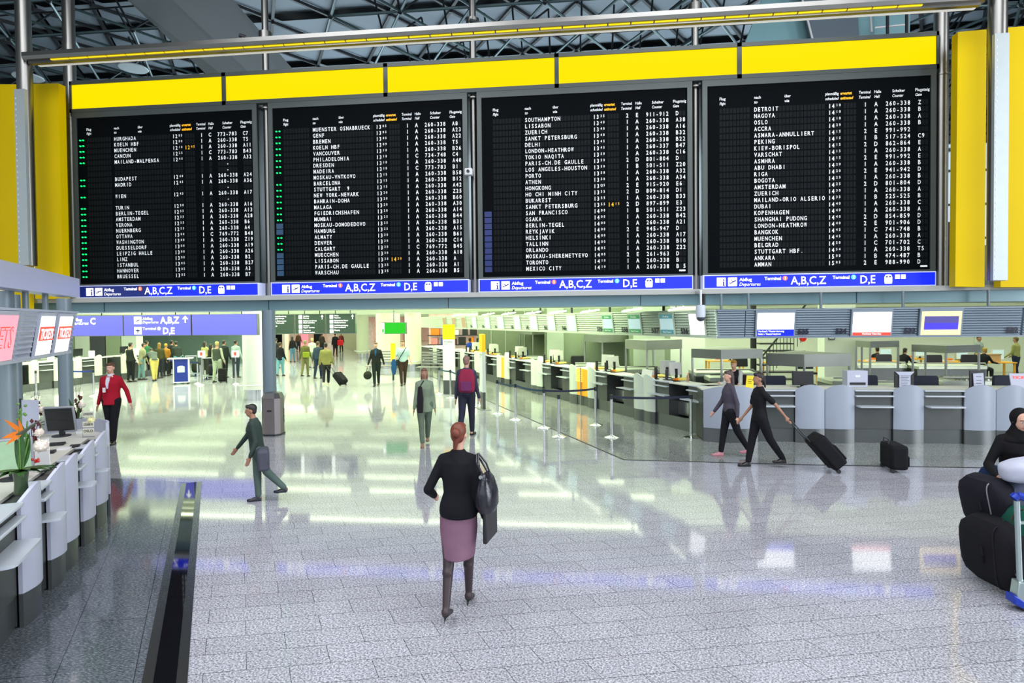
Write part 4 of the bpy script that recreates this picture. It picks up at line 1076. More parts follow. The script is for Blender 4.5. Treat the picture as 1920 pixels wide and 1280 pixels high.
m_scrust = mat('rust_screen', (0.4, 0.25, 0.16), 0.4, emit=0.2, ecol=(0.5, 0.3, 0.2), noise=.3)
SLB = ['blank white lit screen nearest the corner under the dome camera', 'flight screen with teal bands over the blonde clerk', 'flight screen with green bands, nearer the teal one', 'flight screen with green bands, farther from the teal one',
       'pale blue flight screen above the glowing orange panel', 'second pale blue flight screen past the orange panel', 'third pale blue flight screen past the orange panel', 'pale blue flight screen above the slim orange strip', 'pale blue flight screen just past the slim orange strip', 'pale blue flight screen above the narrow totem', 'pale blue flight screen over the seated clerk in blue',
       'small rust-coloured screen beside the wide totem', 'small rust-coloured screen directly above the wide totem', 'farthest small rust-coloured screen on the fascia']
for (a, b2, k_), lb in zip(SG, SLB):
    x0, x1 = sorted((-so(a), -so(b2))); xm = (x0 + x1) / 2; hw_ = (x1 - x0) / 2
    q = Op(-xm)
    t2 = thing('flight_screen', lb, 'lit sign', (q.x, q.y, ZF1), rzO, 'flight screens over the oblique check-in row')
    Tm = Matrix.Rotation(math.atan(FT), 4, 'X')
    s = MB(); s.T = Tm; s.box(-hw_, hw_, -0.05, -0.02, -0.565, 0.0); s.build('frame', m_louvg, t2, smooth=0)
    s = MB(); s.T = Tm; s.box(-hw_ * .86, hw_ * .86, -0.056, -0.05, -0.52, -0.05); s.build('lit_face', {'blank': m_lit, 'rust': m_scrust}.get(k_, m_scrpale), t2, smooth=0)
    if k_ in ('teal', 'green'):
        s = MB(); s.T = Tm; s.box(-hw_ * .86, hw_ * .86, -0.06, -0.055, -0.15, -0.05); s.box(-hw_ * .86, hw_ * .86, -0.06, -0.055, -0.52, -0.42)
        s.m = 1; text(s, 'Delta', 0, -0.12, 0.04, hw_ * .8, -0.063, 0.01, align='c'); text(s, 'SkyTeam', 0, -0.49, 0.035, hw_ * 1.1, -0.063, 0.01, align='c')
        s.build('band_lettering', [m_scrteal if k_ == 'teal' else m_scrgr, m_textw], t2, smooth=0)
# counter numbers
NUM = [(1276, 1290, '536'), (1221, 1236, '537'), (1165, 1177, '538'), (1119, 1129, '539'), (1054, 1061, '540'), (1020, 1026, '541'), (986, 991, '542'), (958, 962, '543'), (928, 931, '544'), (904, 907, '545'), (882, 885, '546')]
s = MB(); s.T = None
t_num = MB()
for a, b2, tx_ in NUM:
    x0, x1 = sorted((-so(a), -so(b2)))
    T_ = Matrix.Translation((x0, 0, ZF1)) @ Matrix.Rotation(math.atan(FT), 4, 'X')
    t_num.T = T_; text(t_num, tx_, 0, -0.50, 0.115, x1 - x0, -0.055, 0.05)
t_num.build('number_lettering', m_num, t, smooth=0)
# lamps riding on the fascia
m_tube2 = mat('fascia_tube', (1, 1, .95), 0.5, emit=4, ecol=(0.95, 1.0, 0.8), noise=.01)
fl0 = None
FLB = ['tube lamp above the fascia, first from the dome camera', 'tube lamp above the fascia, second from the dome camera', 'tube lamp above the fascia, third from the dome camera', 'tube lamp above the fascia, fourth from the dome camera', 'tube lamp above the fascia, fifth from the dome camera', 'tube lamp above the fascia, sixth from the dome camera', 'tube lamp above the fascia, seventh from the dome camera', 'tube lamp above the fascia near the narrow totem', 'farthest tube lamp above the fascia']
for i, (pa, pb) in enumerate([(1290, 1255), (1210, 1168), (1130, 1090), (1068, 1030), (1020, 985), (972, 942), (932, 905), (900, 878), (868, 850)]):
    sa = so(pa); L_ = abs(so(pb) - sa)
    A_ = Op(sa, -0.12, 2.875); B_ = Op(so(pb), -0.02, 2.81)
    t2 = thing('fascia_lamp', FLB[i], 'lamp', A_, 0, 'tube lamps on the check-in fascia')
    v = B_ - A_
    s = MB(); s.cyl((0, 0, 0), v, 0.022, n=8); s.build('tube', m_tube2, t2)
    s = MB(); s.cyl(v * .5, v * .5 + Vector((0, 0, 0.07)), 0.015, n=6); s.cyl(v * .1 + Vector((0, 0, .01)), v * .9 + Vector((0, 0, .03)), 0.012, n=6); s.build('bracket', m_white, t2)

# fascia above the frontal row ---------------------------------------------------
FYF = 13.0
X = lambda p: Wp(p, 600, FYF).x
t = thing('sign_fascia', 'blue-grey louvered fascia with numbers 535 to 532 over the frontal check-in row', 'sign fascia', (0, FYF, 0), 0, 'check-in fascias')
s = MB(); s.prismx([(0.11, ZF0), (0.15, ZF0), (0.08, ZF1), (0.02, ZF1)], X(1343), 12.5); s.box(X(1343), 12.5, -.03, .12, ZF1, ZF1 + .03); s.box(X(1343), 12.5, .02, .16, ZF0 - .03, ZF0); s.build('backing', m_louvf, t, smooth=0)
for a, b2 in ((1345, 1397), (1398, 1415), (1492, 1594), (1673, 1721), (1805, 1916), (1920, 2100)):
    s = MB(); louver(s, X(a) + .005, X(b2) - .005, ZF0, ZF1, 11, 0.035, FT); s.build('louver', m_louvf, t, smooth=0)
s = MB()
for a, b2, tx_ in ((1496, 1517, '535'), (1567, 1588, '534'), (1695, 1717, '533'), (1887, 1910, '532')):
    s.T = Matrix.Translation((X(a), 0, ZF1)) @ Matrix.Rotation(math.atan(FT), 4, 'X'); text(s, tx_, 0, -0.50, 0.105, X(b2) - X(a), -0.05, 0.06)
s.build('number_lettering', m_num, t, smooth=0)
def front_screen(a, b2, lb, nm):
    xm = (X(a) + X(b2)) / 2; hw_ = (X(b2) - X(a)) / 2
    t2 = thing('advertising_screen', lb, 'lit sign', (xm, FYF, ZF1), 0, 'lit advertising screens of the frontal row')
    Tm = Matrix.Rotation(math.atan(FT), 4, 'X')
    s = MB(); s.T = Tm; s.box(-hw_, hw_, -0.06, -0.02, -0.575, 0.01); s.build('frame', m_louvf, t2, smooth=0)
    return t2, Tm, hw_ * 0.92
t2, Tm, h_ = front_screen(1416, 1491, 'white lit screen with blue Verkauf and Sales band, before number 535', 'a')
s = MB(); s.T = Tm; s.box(-h_, h_, -0.066, -0.06, -0.54, -0.05); s.build('lit_face', m_lit, t2, smooth=0)
s = MB(); s.T = Tm; s.box(-h_, h_, -0.07, -0.066, -0.54, -0.40); s.m = 1; text(s, 'Verkauf / Reservierung', -h_ + .02, -0.455, 0.04, h_ * 1.42, -0.073, 0.01); text(s, 'Sales / Reservations', -h_ + .02, -0.515, 0.04, h_ * 1.25, -0.073, 0.01, .2); s.build('blue_band_lettering', [m_blue_l, m_icon], t2, smooth=0)
t2, Tm, h_ = front_screen(1595, 1673, 'white lit screen with a thin red band, between 534 and 533', 'b')
s = MB(); s.T = Tm; s.box(-h_, h_, -0.066, -0.06, -0.54, -0.05); s.build('lit_face', m_lit, t2, smooth=0)
s = MB(); s.T = Tm; s.box(-h_, h_, -0.07, -0.066, -0.54, -0.475); s.m = 1; text(s, 'Worldwide Ticket Sales', 0, -0.522, 0.032, h_ * 1.0, -0.073, 0.01, align='c'); s.build('red_band_lettering', [m_red, m_icon], t2, smooth=0)
t2, Tm, h_ = front_screen(1723, 1804, 'screen with blue picture in a glowing gold frame, between 533 and 532', 'c')
s = MB(); s.T = Tm; s.box(-h_, h_, -0.066, -0.06, -0.54, -0.05); s.build('lit_gold_face', mat('lit_gold', (0.9, .65, .25), .5, emit=0.9, ecol=(1, .72, .32), noise=.25, nscale=18), t2, smooth=0)
s = MB(); s.T = Tm; s.box(-h_ * .86, h_ * .86, -0.07, -0.066, -0.43, -0.15); s.m = 1; s.box(-h_ * .86, h_ * .86, -0.071, -0.067, -0.29, -0.15); s.build('blue_picture', [mat('lit_violet_blue', (.03, .02, .5), .5, emit=.7, ecol=(.06, .04, .62), noise=.1), mat('dusky_blue', (.06, .05, .22), .5, emit=.4, ecol=(.1, .08, .3), noise=.1)], t2, smooth=0)
# hangers of both fascias
for i, px in enumerate((1352, 1403, 1539, 1693, 1853)):
    x = Wp(px, 570, 13.45).x
    s = MB(); s.cyl((x, 13.45, 2.80), (x, 13.45, 3.16), 0.028, n=12); s.cyl((x, 13.45, 2.80), (x, 13.1, 2.78), 0.02, n=8)
    tag(s.build('fascia_hanger', m_col2), ['first', 'second', 'third', 'fourth', 'fifth'][i] + ' dark hanger rod along the frontal fascia, counted from the dome camera', 'hanger', 'fascia hangers')
for i, px in enumerate((1312, 1237, 1137, 1066, 1008, 958)):
    q = Op(so(px), 0.12)
    s = MB(); s.cyl((q.x, q.y, 2.80), (q.x, q.y, 3.16), 0.035, n=10)
    tag(s.build('fascia_hanger', m_dark), ['first', 'second', 'third', 'fourth', 'fifth', 'sixth'][i] + ' stubby dark hanger over the oblique fascia, counted from the dome camera', 'hanger', 'fascia hangers')

# ---- monitors, cards, papers on the oblique desks ------------------------------
DN = ['the blonde clerk desk', 'the desk with the glowing orange panel', 'the desk with the double pale panel', 'the desk with the slim orange strip', 'the narrow-totem desk', 'the red-backpack desk']
m_paper = mat('yellow_paper', (0.80, 0.62, 0.12), 0.7, noise=0.3, nscale=14)
m_card = mat('card_cream', (0.62, 0.62, 0.5), 0.6, noise=.1)
sets = [(1207, 1168, 1252), (1102, 1068, 1136), (1006, 983, 1031), (946, 923, 965), (897, 884, 911), (863, 857, 876)]
for (pm_, p0, p1), dn in zip(sets, DN):
    sA, sB = so(p1), so(p0)   # near end, far end
    def at_(u, n, z=1.10): q = Op(sA + (sB - sA) * u, n, z); return (q.x, q.y, q.z)
    monitor('pale monitor seen from behind on ' + dn, at_(0.42, 0.62), R(150), 0.40, 0.34, 6, group='pale check-in monitors')
    monitor('pale monitor seen edge-on on ' + dn, at_(0.22, 0.55), R(215), 0.38, 0.32, 8, group='pale check-in monitors')
    t2 = thing('card_holder', 'grey rack of white luggage cards on ' + dn, 'card rack', at_(0.68, 0.35), rzO, 'luggage card racks')
    s = MB(); s.loft([[(x, .06, 0), (x, -.04, 0), (x, .0, .17), (x, .06, .17)] for x in (-.22, .22)]); s.build('card', m_white, t2)
    s = MB(); s.box(-.23, .23, .06, .1, 0, .12); s.build('tray', m_steel, t2)
    t2 = thing('scanner_post', 'slim black scanner post on ' + dn, 'scanner', at_(0.33, 0.12), rzO, 'black scanner posts')
    s = MB(); s.box(-.03, .03, -.03, .03, 0, .30); s.build('post', m_black, t2, bevel=.008); s = MB(); s.box(-.06, .06, -.06, .06, 0, .02); s.build('base', m_dark, t2)
    t2 = thing('scanner_post', 'second black scanner post, nearer the camera, on ' + dn, 'scanner', at_(0.16, 0.2), rzO, 'black scanner posts')
    s = MB(); s.box(-.025, .025, -.03, .03, 0, .26); s.build('post', m_black, t2, bevel=.008); s = MB(); s.box(-.06, .06, -.06, .06, 0, .02); s.build('base', m_dark, t2)
    for u, w_, lbq in ((0.08, .24, 'loose yellow papers at the near end of '), (0.55, .3, 'loose yellow papers in the middle of ')):
        t2 = thing('paper_sheaf', lbq + dn, 'papers', at_(u, .45), rzO + u, 'yellow papers on the desks')
        s = MB()
        for q in range(4): s.obox((0.02 * q, 0.03 * q, .006 + q * .012), w_, .2, .008, Matrix.Rotation(q * .4, 3, 'Z') @ Matrix.Rotation(.05 * (q - 1), 3, 'X'))
        s.build('sheet', m_paper, t2, smooth=0)
        s = MB(); s.box(-.05, .05, -.12, -.05, 0, .05); s.build('stamp', m_petal, t2)
# bottle on clerk desk
q = Op(so(1258), .5, 1.085)
t2 = thing('plastic_bottle', 'small clear bottle with orange drink beside the blonde clerk', 'bottle', q)
s = MB(); s.lathe((0, 0, 0), [(.03, 0), (.032, .1), (.03, .13), (.012, .17), (.012, .19)], 14); s.build('body', mat('bottle_plastic', (.8, .5, .4), .1, trans=.6, noise=.1), t2); s = MB(); s.cyl((0, 0, .19), (0, 0, .21), .014, n=12); s.build('cap', m_red, t2)

# ---- things on the frontal row ---------------------------------------------------
m_chair = mat('navy_chair_fabric', (0.008, 0.012, 0.03), 0.7, noise=0.2, nscale=20)
def office_chair(label, x, y, rz, w_=0.5, z=0.0, h=1.28, m_=None, group='navy office chairs behind the frontal desks'):
    t = thing('office_chair', label, 'chair', (x, y, z), rz, group)
    m_ = m_ or m_chair
    s = MB(); s.prism([(-w_ / 2, .62), (w_ / 2, .62), (w_ / 2 * .95, h - .05), (w_ / 2 * .85, h), (-w_ / 2 * .85, h), (-w_ / 2 * .95, h - .05)], 0.0, 0.07); s.build('backrest', m_, t, bevel=.02)
    s = MB(); s.box(-w_ / 2, w_ / 2, -.45, 0.02, .45, .53); s.build('seat', m_, t, bevel=.02)
    s = MB(); s.cyl((0, -.2, .1), (0, -.2, .45), .03, n=10); s.build('gas_column', m_dark, t)
    s = MB()
    for k in range(5):
        a = 2 * PI * k / 5; s.cyl((0, -.2, .1), (.28 * math.cos(a), -.2 + .28 * math.sin(a), .05), .02, n=6); s.ell((.28 * math.cos(a), -.2 + .28 * math.sin(a), .035), (.03, .03, .03), 8, 5)
    s.build('star_base', m_dark, t)
    return t
for px, y, lb, w_ in ((1453, 14.0, 'navy office chair back beside the black monitor, first frontal desk', .52), (1737, 14.0, 'navy office chair back between the handwritten notice and the black picture frame', .56), (1630, 14.1, 'navy office chair back half hidden by the white document machine', .4), (1885, 14.1, 'navy office chair back behind the TICKETS sign board', .5)):
    office_chair(lb, Wp(px, 700, y).x, y, 0, w_)
YT = 13.25
def on_front(px, y=YT): return (Wp(px, 700, y).x, y, 1.10)
monitor('black flat monitor seen from behind on the first frontal desk', on_front(1505), 0, 0.44, 0.30, -4, m_black, m_black, z0=0.05)
t2 = thing('document_machine', 'white document printer with a paper slot on the frontal desk', 'printer', on_front(1608))
s = MB(); s.box(-.21, .21, 0, .25, 0, .36); s.build('housing', m_lav, t2, bevel=.01); s = MB(); s.box(-.16, .16, -.01, .0, .06, .11); s.build('paper_slot', m_black, t2); s = MB(); s.box(-.05, .05, -.006, 0, .22, .27); s.build('notice', m_white, t2)
t2 = thing('paper_notice', 'handwritten white notice taped to a black stand between two chairs', 'notice', on_front(1697))
s = MB(); s.box(-.19, .19, .02, .06, 0, .34); s.build('stand', m_black, t2)
s = MB(); s.prism([(-.19, .34), (.19, .34), (.11, .26), (.11, 0), (-.11, 0), (-.11, .26)], .0, .015); s.m = 1
for q in range(7): s.box(-.09, .09 - .02 * (q % 3), -.003, 0, .25 - q * .033, .257 - q * .033)
s.build('sheet', [m_lav, m_dark], t2, smooth=0)
t2 = thing('picture_frame', 'black framed notice with a loose white sheet, on the desk below 533', 'frame', on_front(1835, 13.2))
s = MB(); s.box(-.16, .14, .02, .05, 0, .37); s.build('frame', m_black, t2, bevel=.005); s = MB(); s.obox((.0, 0, .16), .2, .008, .31, Matrix.Rotation(R(-4), 3, 'Y')); s.m = 1
for z in (.1, .16, .24): s.box(-.05, .05, -.008, -.004, z, z + .008)
s.build('sheet', [m_lav, m_dark], t2, smooth=0)
t2 = thing('tickets_board', 'white card lettered TICKETS in red on the desk behind the headscarf woman', 'sign', on_front(1912, 13.2))
s = MB(); s.prism([(-.15, 0), (.35, 0), (.30, .31), (-.20, .31)], 0, .02); s.m = 1; text(s, 'TICKETS', -.15, .2, .055, .42, -.004, .02); s.build('card', [m_lav, m_red], t2, smooth=0)
s = MB(); s.box(-.1, .3, .02, .12, 0, .02); s.build('foot', m_dark, t2)
t2 = thing('yellow_notice', 'yellow paper notice standing on the wide bowed desk', 'notice', on_front(1406, 13.15))
s = MB(); s.obox((0, 0, .13), .16, .006, .26, Matrix.Rotation(R(6), 3, 'Y')); s.m = 1
for z in (.1, .14, .18): s.box(-.04, .04, -.006, -.003, z, z + .008)
s.build('sheet', [mat('notice_yellow', (.85, .68, .02), .6, noise=.05), m_dark], t2, smooth=0); s = MB(); s.box(-.04, .04, 0, .06, 0, .01); s.build('foot', m_dark, t2)

# ---- baggage hoods behind the desks ---------------------------------------------
m_hood = mat('brushed_hood_steel', (0.26, 0.28, 0.25), 0.45, 0.5, noise=0.2, nscale=1.5)
def hood(label, pts, Y, Y2, zt, zb, grp):
    """box rim hood: pts = px of near-left, corner, right; sits on four thin legs"""
    xa = Wp(pts[0], 650, Y2).x; xc = Wp(pts[1], 650, Y).x; xd = Wp(pts[2], 650, Y2 - .3).x
    t = thing('baggage_hood', label, 'conveyor hood', (xc, Y, 0), 0, grp)
    o_ = Vector((xc, Y, 0)); P = [Vector((xa, Y2, 0)) - o_, Vector((0, 0, 0)), Vector((xd, Y2 - .3, 0)) - o_]
    far = Vector(((xa + xd) / 2 + .2, Y2 + 1.2, 0)) - o_
    ring = [P[0], P[1], P[2], far]
    s = MB(); s.loft([[(p.x, p.y, zb) for p in ring], [(p.x, p.y, zt) for p in ring]]); s.build('hood_box', m_hood, t, smooth=0)
    for p in (P[0] * .96, P[1] + Vector((0.03, .08, 0)), P[2] * .96, far * .9):
        s = MB(); s.cyl((p.x, p.y, 0.0), (p.x, p.y, zb), 0.03, n=8); s.build('leg', m_steel, t)
    return t
G1 = 'steel baggage hoods behind the check-in desks'
hood('steel baggage hood behind the blonde clerk, nearest the wide bowed desk', (1296, 1352, 1430), 14.9, 15.5, 1.83, 1.60, G1)
hood('steel baggage hood above the black monitor, beside the staircase', (1436, 1508, 1596), 14.7, 15.3, 1.72, 1.42, G1)
hood('steel baggage hood below the red-banded screen', (1604, 1632, 1686), 16.5, 17.2, 1.95, 1.78, G1)
hood('steel baggage hood before the office workers, near the gold screen', (1709, 1775, 1838), 16.0, 16.8, 1.85, 1.66, G1)
hood('steel baggage hood over the glowing orange panel desk', (1172, 1212, 1279), 17.2, 18.2, 1.98, 1.70, G1)
hood('steel baggage hood second from the blonde clerk along the oblique row', (1095, 1128, 1188), 19.5, 20.6, 2.08, 1.83, G1)
hood('steel baggage hood third from the blonde clerk along the oblique row', (1026, 1051, 1107), 22.5, 23.6, 2.12, 1.88, G1)
hood('farthest steel baggage hood by the dark panelled wall', (974, 998, 1050), 26.0, 27.2, 2.16, 1.93, G1)
# low conveyor benches behind
m_belt = mat('pale_conveyor', (0.55, 0.60, 0.50), 0.35, 0.3, noise=.1)
def conveyor(label, x0, x1, y, z, d=1.0, ribs=False):
    t = thing('baggage_conveyor', label, 'conveyor', (x0, y, 0), 0, 'baggage conveyors')
    L_ = x1 - x0
    s = MB(); s.box(0, L_, 0, d, .12, z - .12); s.build('casing', m_steel_d, t)
    s = MB(); s.box(0, L_, -.05, d + .05, z - .12, z); s.build('belt', m_belt, t, bevel=.02)
    s = MB(); s.tube([(0, -.08, z + .08), (L_ - .1, -.08, z + .08), (L_ + .1, .1, z - .05)], .02); s.build('rail', m_steel, t)
    for dx in (.08, L_ - .08):
        s = MB(); s.cyl((dx, .1, 0), (dx, .1, .12), .03, n=8); s.cyl((dx, d - .1, 0), (dx, d - .1, .12), .03, n=8); s.build('foot', m_dark, t)
    if ribs:
        s = MB(); q = 0.3
        while q < L_ - .2: s.box(q, q + .04, .0, d, z, z + .03); q += .12
        s.build('roller_pattern', m_steel, t, smooth=0)
for (a, b2, y, z, lb, rb) in ((1330, 1432, 15.9, 1.05, 'low conveyor behind the yellow notice', False), (1560, 1600, 15.6, 1.0, 'short conveyor stub beside the white office column', False), (1605, 1700, 14.9, .98, 'wide pale conveyor behind the document printer', False), (1765, 1895, 14.9, 1.08, 'roller-topped conveyor behind the black picture frame', True), (1607, 1700, 20.0, 1.05, 'railed conveyor in front of the seated office worker in black', False), (1720, 1850, 19.6, 1.05, 'railed conveyor in front of the standing office workers', False)):
    conveyor(lb, Wp(a, 700, y).x, Wp(b2, 700, y).x, y, z, .9, rb)

# ---- office behind ----------------------------------------------------------------
m_officew = mat('office_wall_pale', (0.74, 0.80, 0.68), 0.7, noise=.03)
m_officed = mat('office_wall_dark', (0.45, 0.52, 0.42), 0.6, noise=.05)  # darker green-grey of the two office wall tones
wl = MB(); wl.box(4.2, 26, 29.0, 29.2, 0, 3.2); wl.box(25.8, 26, 13.5, 29, 0, 3.2)
for x in (11.5, 14.8, 18.2): wl.box(x, x + .04, 28.97, 29.0, 0, 3.1)
struct(wl.build('wall_office', m_officew, smooth=0))
wl = MB()
wl.box(3.1, 4.2, 19.6, 23.2, 0, 3.2); wl.box(4.0, 4.2, 23.2, 29.1, 0, 3.2)
struct(wl.build('wall_partition', m_officew, smooth=0))
wl = MB(); wl.box(-1.0, 1.8, 21.2, 21.5, 0, 3.2); wl.box(1.8, 3.1, 19.6, 21.5, 0, 3.2); wl.m = 1; wl.box(1.9, 2.9, 19.5, 19.6, 0, 3.0); wl.box(-1.0, -0.4, 21.1, 21.2, 0, 3.1)
wl.m = 0; wl.box(-4.9, -1.0, 29.5, 29.8, 0, 3.2); wl.m = 2; wl.box(-4.6, -1.0, 27.8, 28.0, 0, 3.2); wl.box(-1.1, -1.0, 21.2, 28, 0, 3.2)
for x in (-4.0, -3.3, -2.4): wl.m = 1; wl.box(x, x + .03, 27.77, 27.8, 0, 3.1)
struct(wl.build('wall_check_in', [m_backw, m_officed, mat('olive_wall', (.20, .24, .15), .6, noise=.08)], smooth=0))
x0 = Wp(1546, 680, 18.0).x; x1 = Wp(1604, 680, 18.0).x
wl = MB(); wl.box(x0, x1, 18.0, 18.5, 0, 3.2); 
o = tag(wl.build('office_column', m_officew, smooth=0), 'square white column beside the spiral of stairs, notices hung on it', 'column')
for i, z in enumerate((1.95, 2.18)):
    s = MB(); s.box(x0 + .1, x0 + .28, 17.97, 18.0, z, z + .2); s.m = 1; s.box(x0 + .12, x0 + .26, 17.96, 17.97, z + .02, z + .18)
    tag(s.build('framed_notice', [m_dark, m_white], smooth=0), ['lower', 'upper'][i] + ' small framed notice on the square white office column', 'picture')
# stairs
t = thing('staircase', 'open black steel staircase with thin railings behind the hoods', 'stairs', (Wp(1412, 700, 20.5).x, 20.5, 0))
s = MB()
for k in range(11): s.box(0.15 + k * .02, 1.55 - k * .03, .0 + k * .02, .5 + k * .02, .25 + k * .24, .29 + k * .24)
s.build('tread', m_black, t, smooth=0)
s = MB(); s.cyl((.1, .3, 0), (.1, .3, 3.1), .10, n=14); s.build('post', m_black, t)
s = MB()
for k in range(14): s.cyl((.2 + k * .11, -.05, .3 + .12 * k), (.2 + k * .11, -.05, 1.2 + .14 * k), .012, n=5)
s.tube([(.2, -.05, 1.2), (1.7, -.05, 3.05)], .03); s.build('railing', m_dark, t)
# office desks, chairs, monitors
m_otab = mat('orange_desk_edge', (0.85, 0.42, 0.03), 0.5, noise=.1)
for i, (px, y, w_, lb) in enumerate(((1655, 25.2, 1.3, 'office table edged orange beside the seated worker in black'), (1722, 26.5, 1.0, 'small office table edged orange near the white screens'), (1800, 24.8, 1.6, 'office table edged orange in front of the fair-haired worker'), (1868, 24.4, 1.5, 'office table under the cardboard box'), (1492, 24.5, 2.2, 'office table behind the stairs, crowded with papers'), (1362, 25.5, 1.5, 'office table at the far partition'))):
    t2 = thing('office_table', lb, 'table', (Wp(px, 680, y).x, y, 0), 0, 'orange-edged office tables')
    s = MB(); s.box(-w_ / 2, w_ / 2, 0, .7, .74, .78); s.build('tabletop', m_otab, t2)
    for a in (-w_ / 2 + .05, w_ / 2 - .05):
        s = MB(); s.box(a - .03, a + .03, .05, .1, 0, .74); s.build('leg', m_otab, t2)
        s = MB(); s.box(a - .03, a + .03, .6, .65, 0, .74); s.build('leg', m_otab, t2)
    monitor(['white monitor glowing on the table beside the worker in black', 'small white monitor on the table near the white screens', 'white monitor glowing before the fair-haired worker', 'grey monitor behind the cardboard box', 'old cream monitor with a dark screen behind the stairs', 'dark monitor at the far partition'][i], (Wp(px, 680, y).x + .25, y + .3, .78), R(10), .5, .4, 0, m_monw, m_scrpale if i < 4 else m_screenblk, z0=.08)
    t3 = thing('paper_sheaf', 'heap of white and orange papers on the ' + ['table beside the worker in black', 'table near the white screens', 'fair-haired worker table', 'table under the cardboard box', 'table behind the stairs', 'table at the far partition'][i], 'papers', (Wp(px, 680, y).x - .3, y + .2, .78), .3)
    s = MB(); s.box(-.2, .15, -.1, .15, 0, .05); s.build('sheet', m_white, t3); s = MB(); s.box(-.1, .12, -.08, .1, .05, .12); s.build('folder', m_petal, t3, bevel=.01)
t2 = thing('cardboard_box', 'tan cardboard box on the office table at the picture edge', 'box', (Wp(1868, 680, 24.4).x, 24.6, .78))
s = MB(); s.box(-.35, .3, 0, .4, 0, .3); s.build('box_body', mat('cardboard', (.55, .38, .18), .7, noise=.1), t2); s = MB(); s.box(-.37, .32, -.02, .42, .28, .32); s.build('lid', mat('cardboard', (.55, .38, .18)), t2)
for i, (px, y) in enumerate(((1658, 24.2), (1752, 23.8), (1818, 23.9), (1510, 23.4), (1388, 24.5))):
    office_chair(['black office chair beside the seated worker in black', 'black office chair hung with a jacket in the office', 'black office chair before the fair-haired worker', 'black office chair in front of the old cream monitor', 'black office chair at the far partition'][i], Wp(px, 680, y).x, y, 0, .6, 0, 1.12, m_black, 'black office chairs')
t2 = thing('red_balloon', 'red balloon floating beside the cream monitor behind the stairs', 'balloon', (Wp(1516, 636, 25).x, 25.6, 1.75))
s = MB(); s.ell((0, 0, 0), (.15, .15, .19), 18, 12); s.build('skin', mat('balloon_red', (.8, .01, .01), .25, noise=.05), t2); s = MB(); s.tube([(0, 0, -.19), (.03, 0, -.7), (0, 0, -.96)], .006, 5); s.build('string', m_white, t2)
# equipment island under hoods on the oblique side: low boxes and rear desks
conveyor('pale conveyor behind the glowing orange panel desk', 0.9, 2.6, 18.4, 1.05)
conveyor('pale conveyor below the second hood of the oblique row', 0.0, 1.5, 20.0, 1.05)
conveyor('pale conveyor below the third hood of the oblique row', -1.95, -1.2, 23.4, 1.05)
conveyor('long pale conveyor behind the blonde clerk', 3.3, 4.9, 16.6, 1.12)
office_chair('dark office chair of the blonde clerk', *Op(so(1296), 1.35)[:2], R(-20), .5, 0, 1.28, mat('maroon_black_fabric', (.03, .012, .014), .8, noise=.2), 'dark clerk chairs')
q = Op(so(1012), 1.5); office_chair('dark office chair behind the double-panel desk', q.x, q.y, 0, .5, 0, 1.3, m_black, 'dark clerk chairs')
q = Op(so(915), 1.6); office_chair('blue office chair behind the slim-strip desk', q.x, q.y, 0, .5, 0, 1.3, mat('blue_fabric', (.01, .03, .16), .7, noise=.2), 'dark clerk chairs')

# ---- shop shelves behind the far desks ---------------------------------------------
m_shopw = mat('shop_display', (0.7, 0.5, 0.42), 0.6, emit=0.3, ecol=(.8, .62, .5), noise=.5, nscale=3)
t = thing('shop_display', 'lit shop shelves with dark and pink goods beyond the far check-in desks', 'shop', (-9.3, 36.5, 0))
s = MB(); s.box(0, 9, .3, .5, 0, 3.0); s.build('rear_panel', m_shopw, t)
for z in (1.0, 1.6, 2.2):
    s = MB(); s.box(0, 9, -.1, .3, z, z + .05); s.build('shelf_board', m_dark if z < 2 else m_white, t)
rr = random.Random(5)
cols = [m_black, m_maroon, m_white, m_petal, mat('goods_blue', (.05, .1, .3), .5, noise=.2), mat('goods_pink', (.7, .25, .25), .5, noise=.2)]
for z in (1.05, 1.65, 2.25):
    x = 0.2
    while x < 8.8:
        w_ = rr.uniform(.25, .7); s = MB(); s.box(x, x + w_ * .8, 0, .25, z, z + rr.uniform(.25, .48)); s.build('goods_pack', cols[rr.randrange(6)], t); x += w_ + .1
# shopping corridor left of the thick columns
m_shutter = mat('olive_grille', (0.30, 0.31, 0.18), 0.5, 0.2, noise=.3, nscale=8)
t = thing('shop_facade', 'row of olive-brown shop shutters along the corridor behind the black signs', 'shop front', (-15.6, 42.5, 0), R(118))
s = MB(); s.box(0, 20, 0, .2, 0, 3.0); s.build('facade', m_shutter, t)
for q in range(14):
    s = MB(); s.box(.3 + q * 1.4, 1.3 + q * 1.4, -.12, 0, .1, 2.5); s.build('shutter', m_shutter if q % 3 else m_shopw, t)
t = thing('shop_facade', 'warm lit shop front ending the corridor behind the walking crowd', 'shop front', (-33, 70, 0), 0)
s = MB(); s.box(-10, 12, 0, .2, 0, 3.1); s.build('facade', m_shopl, t)
for q in range(12):
    s = MB(); s.box(-9.5 + q * 1.7, -8.6 + q * 1.7, -.1, 0, 0, 2.4); s.build('shop_window', [m_dark, m_shopw, m_pinkl][q % 3], t)
# left side of corridor: corner kiosks with warm light
t = thing('shop_facade', 'narrow pink-lit shop column close to the grey support column', 'shop front', (-18.6, 36.0, 0), R(118))
s = MB(); s.box(0, 16, -.2, 0, 0, 3.0); s.build('facade', mat('corridor_wall', (.66, .6, .5), .6, noise=.1), t)
for q in range(6):
    s = MB(); s.box(.5 + q * 2.3, 1.6 + q * 2.3, -.3, -.2, 0, 2.4); s.build('shop_window', [m_shopl, m_dark][q % 2], t)

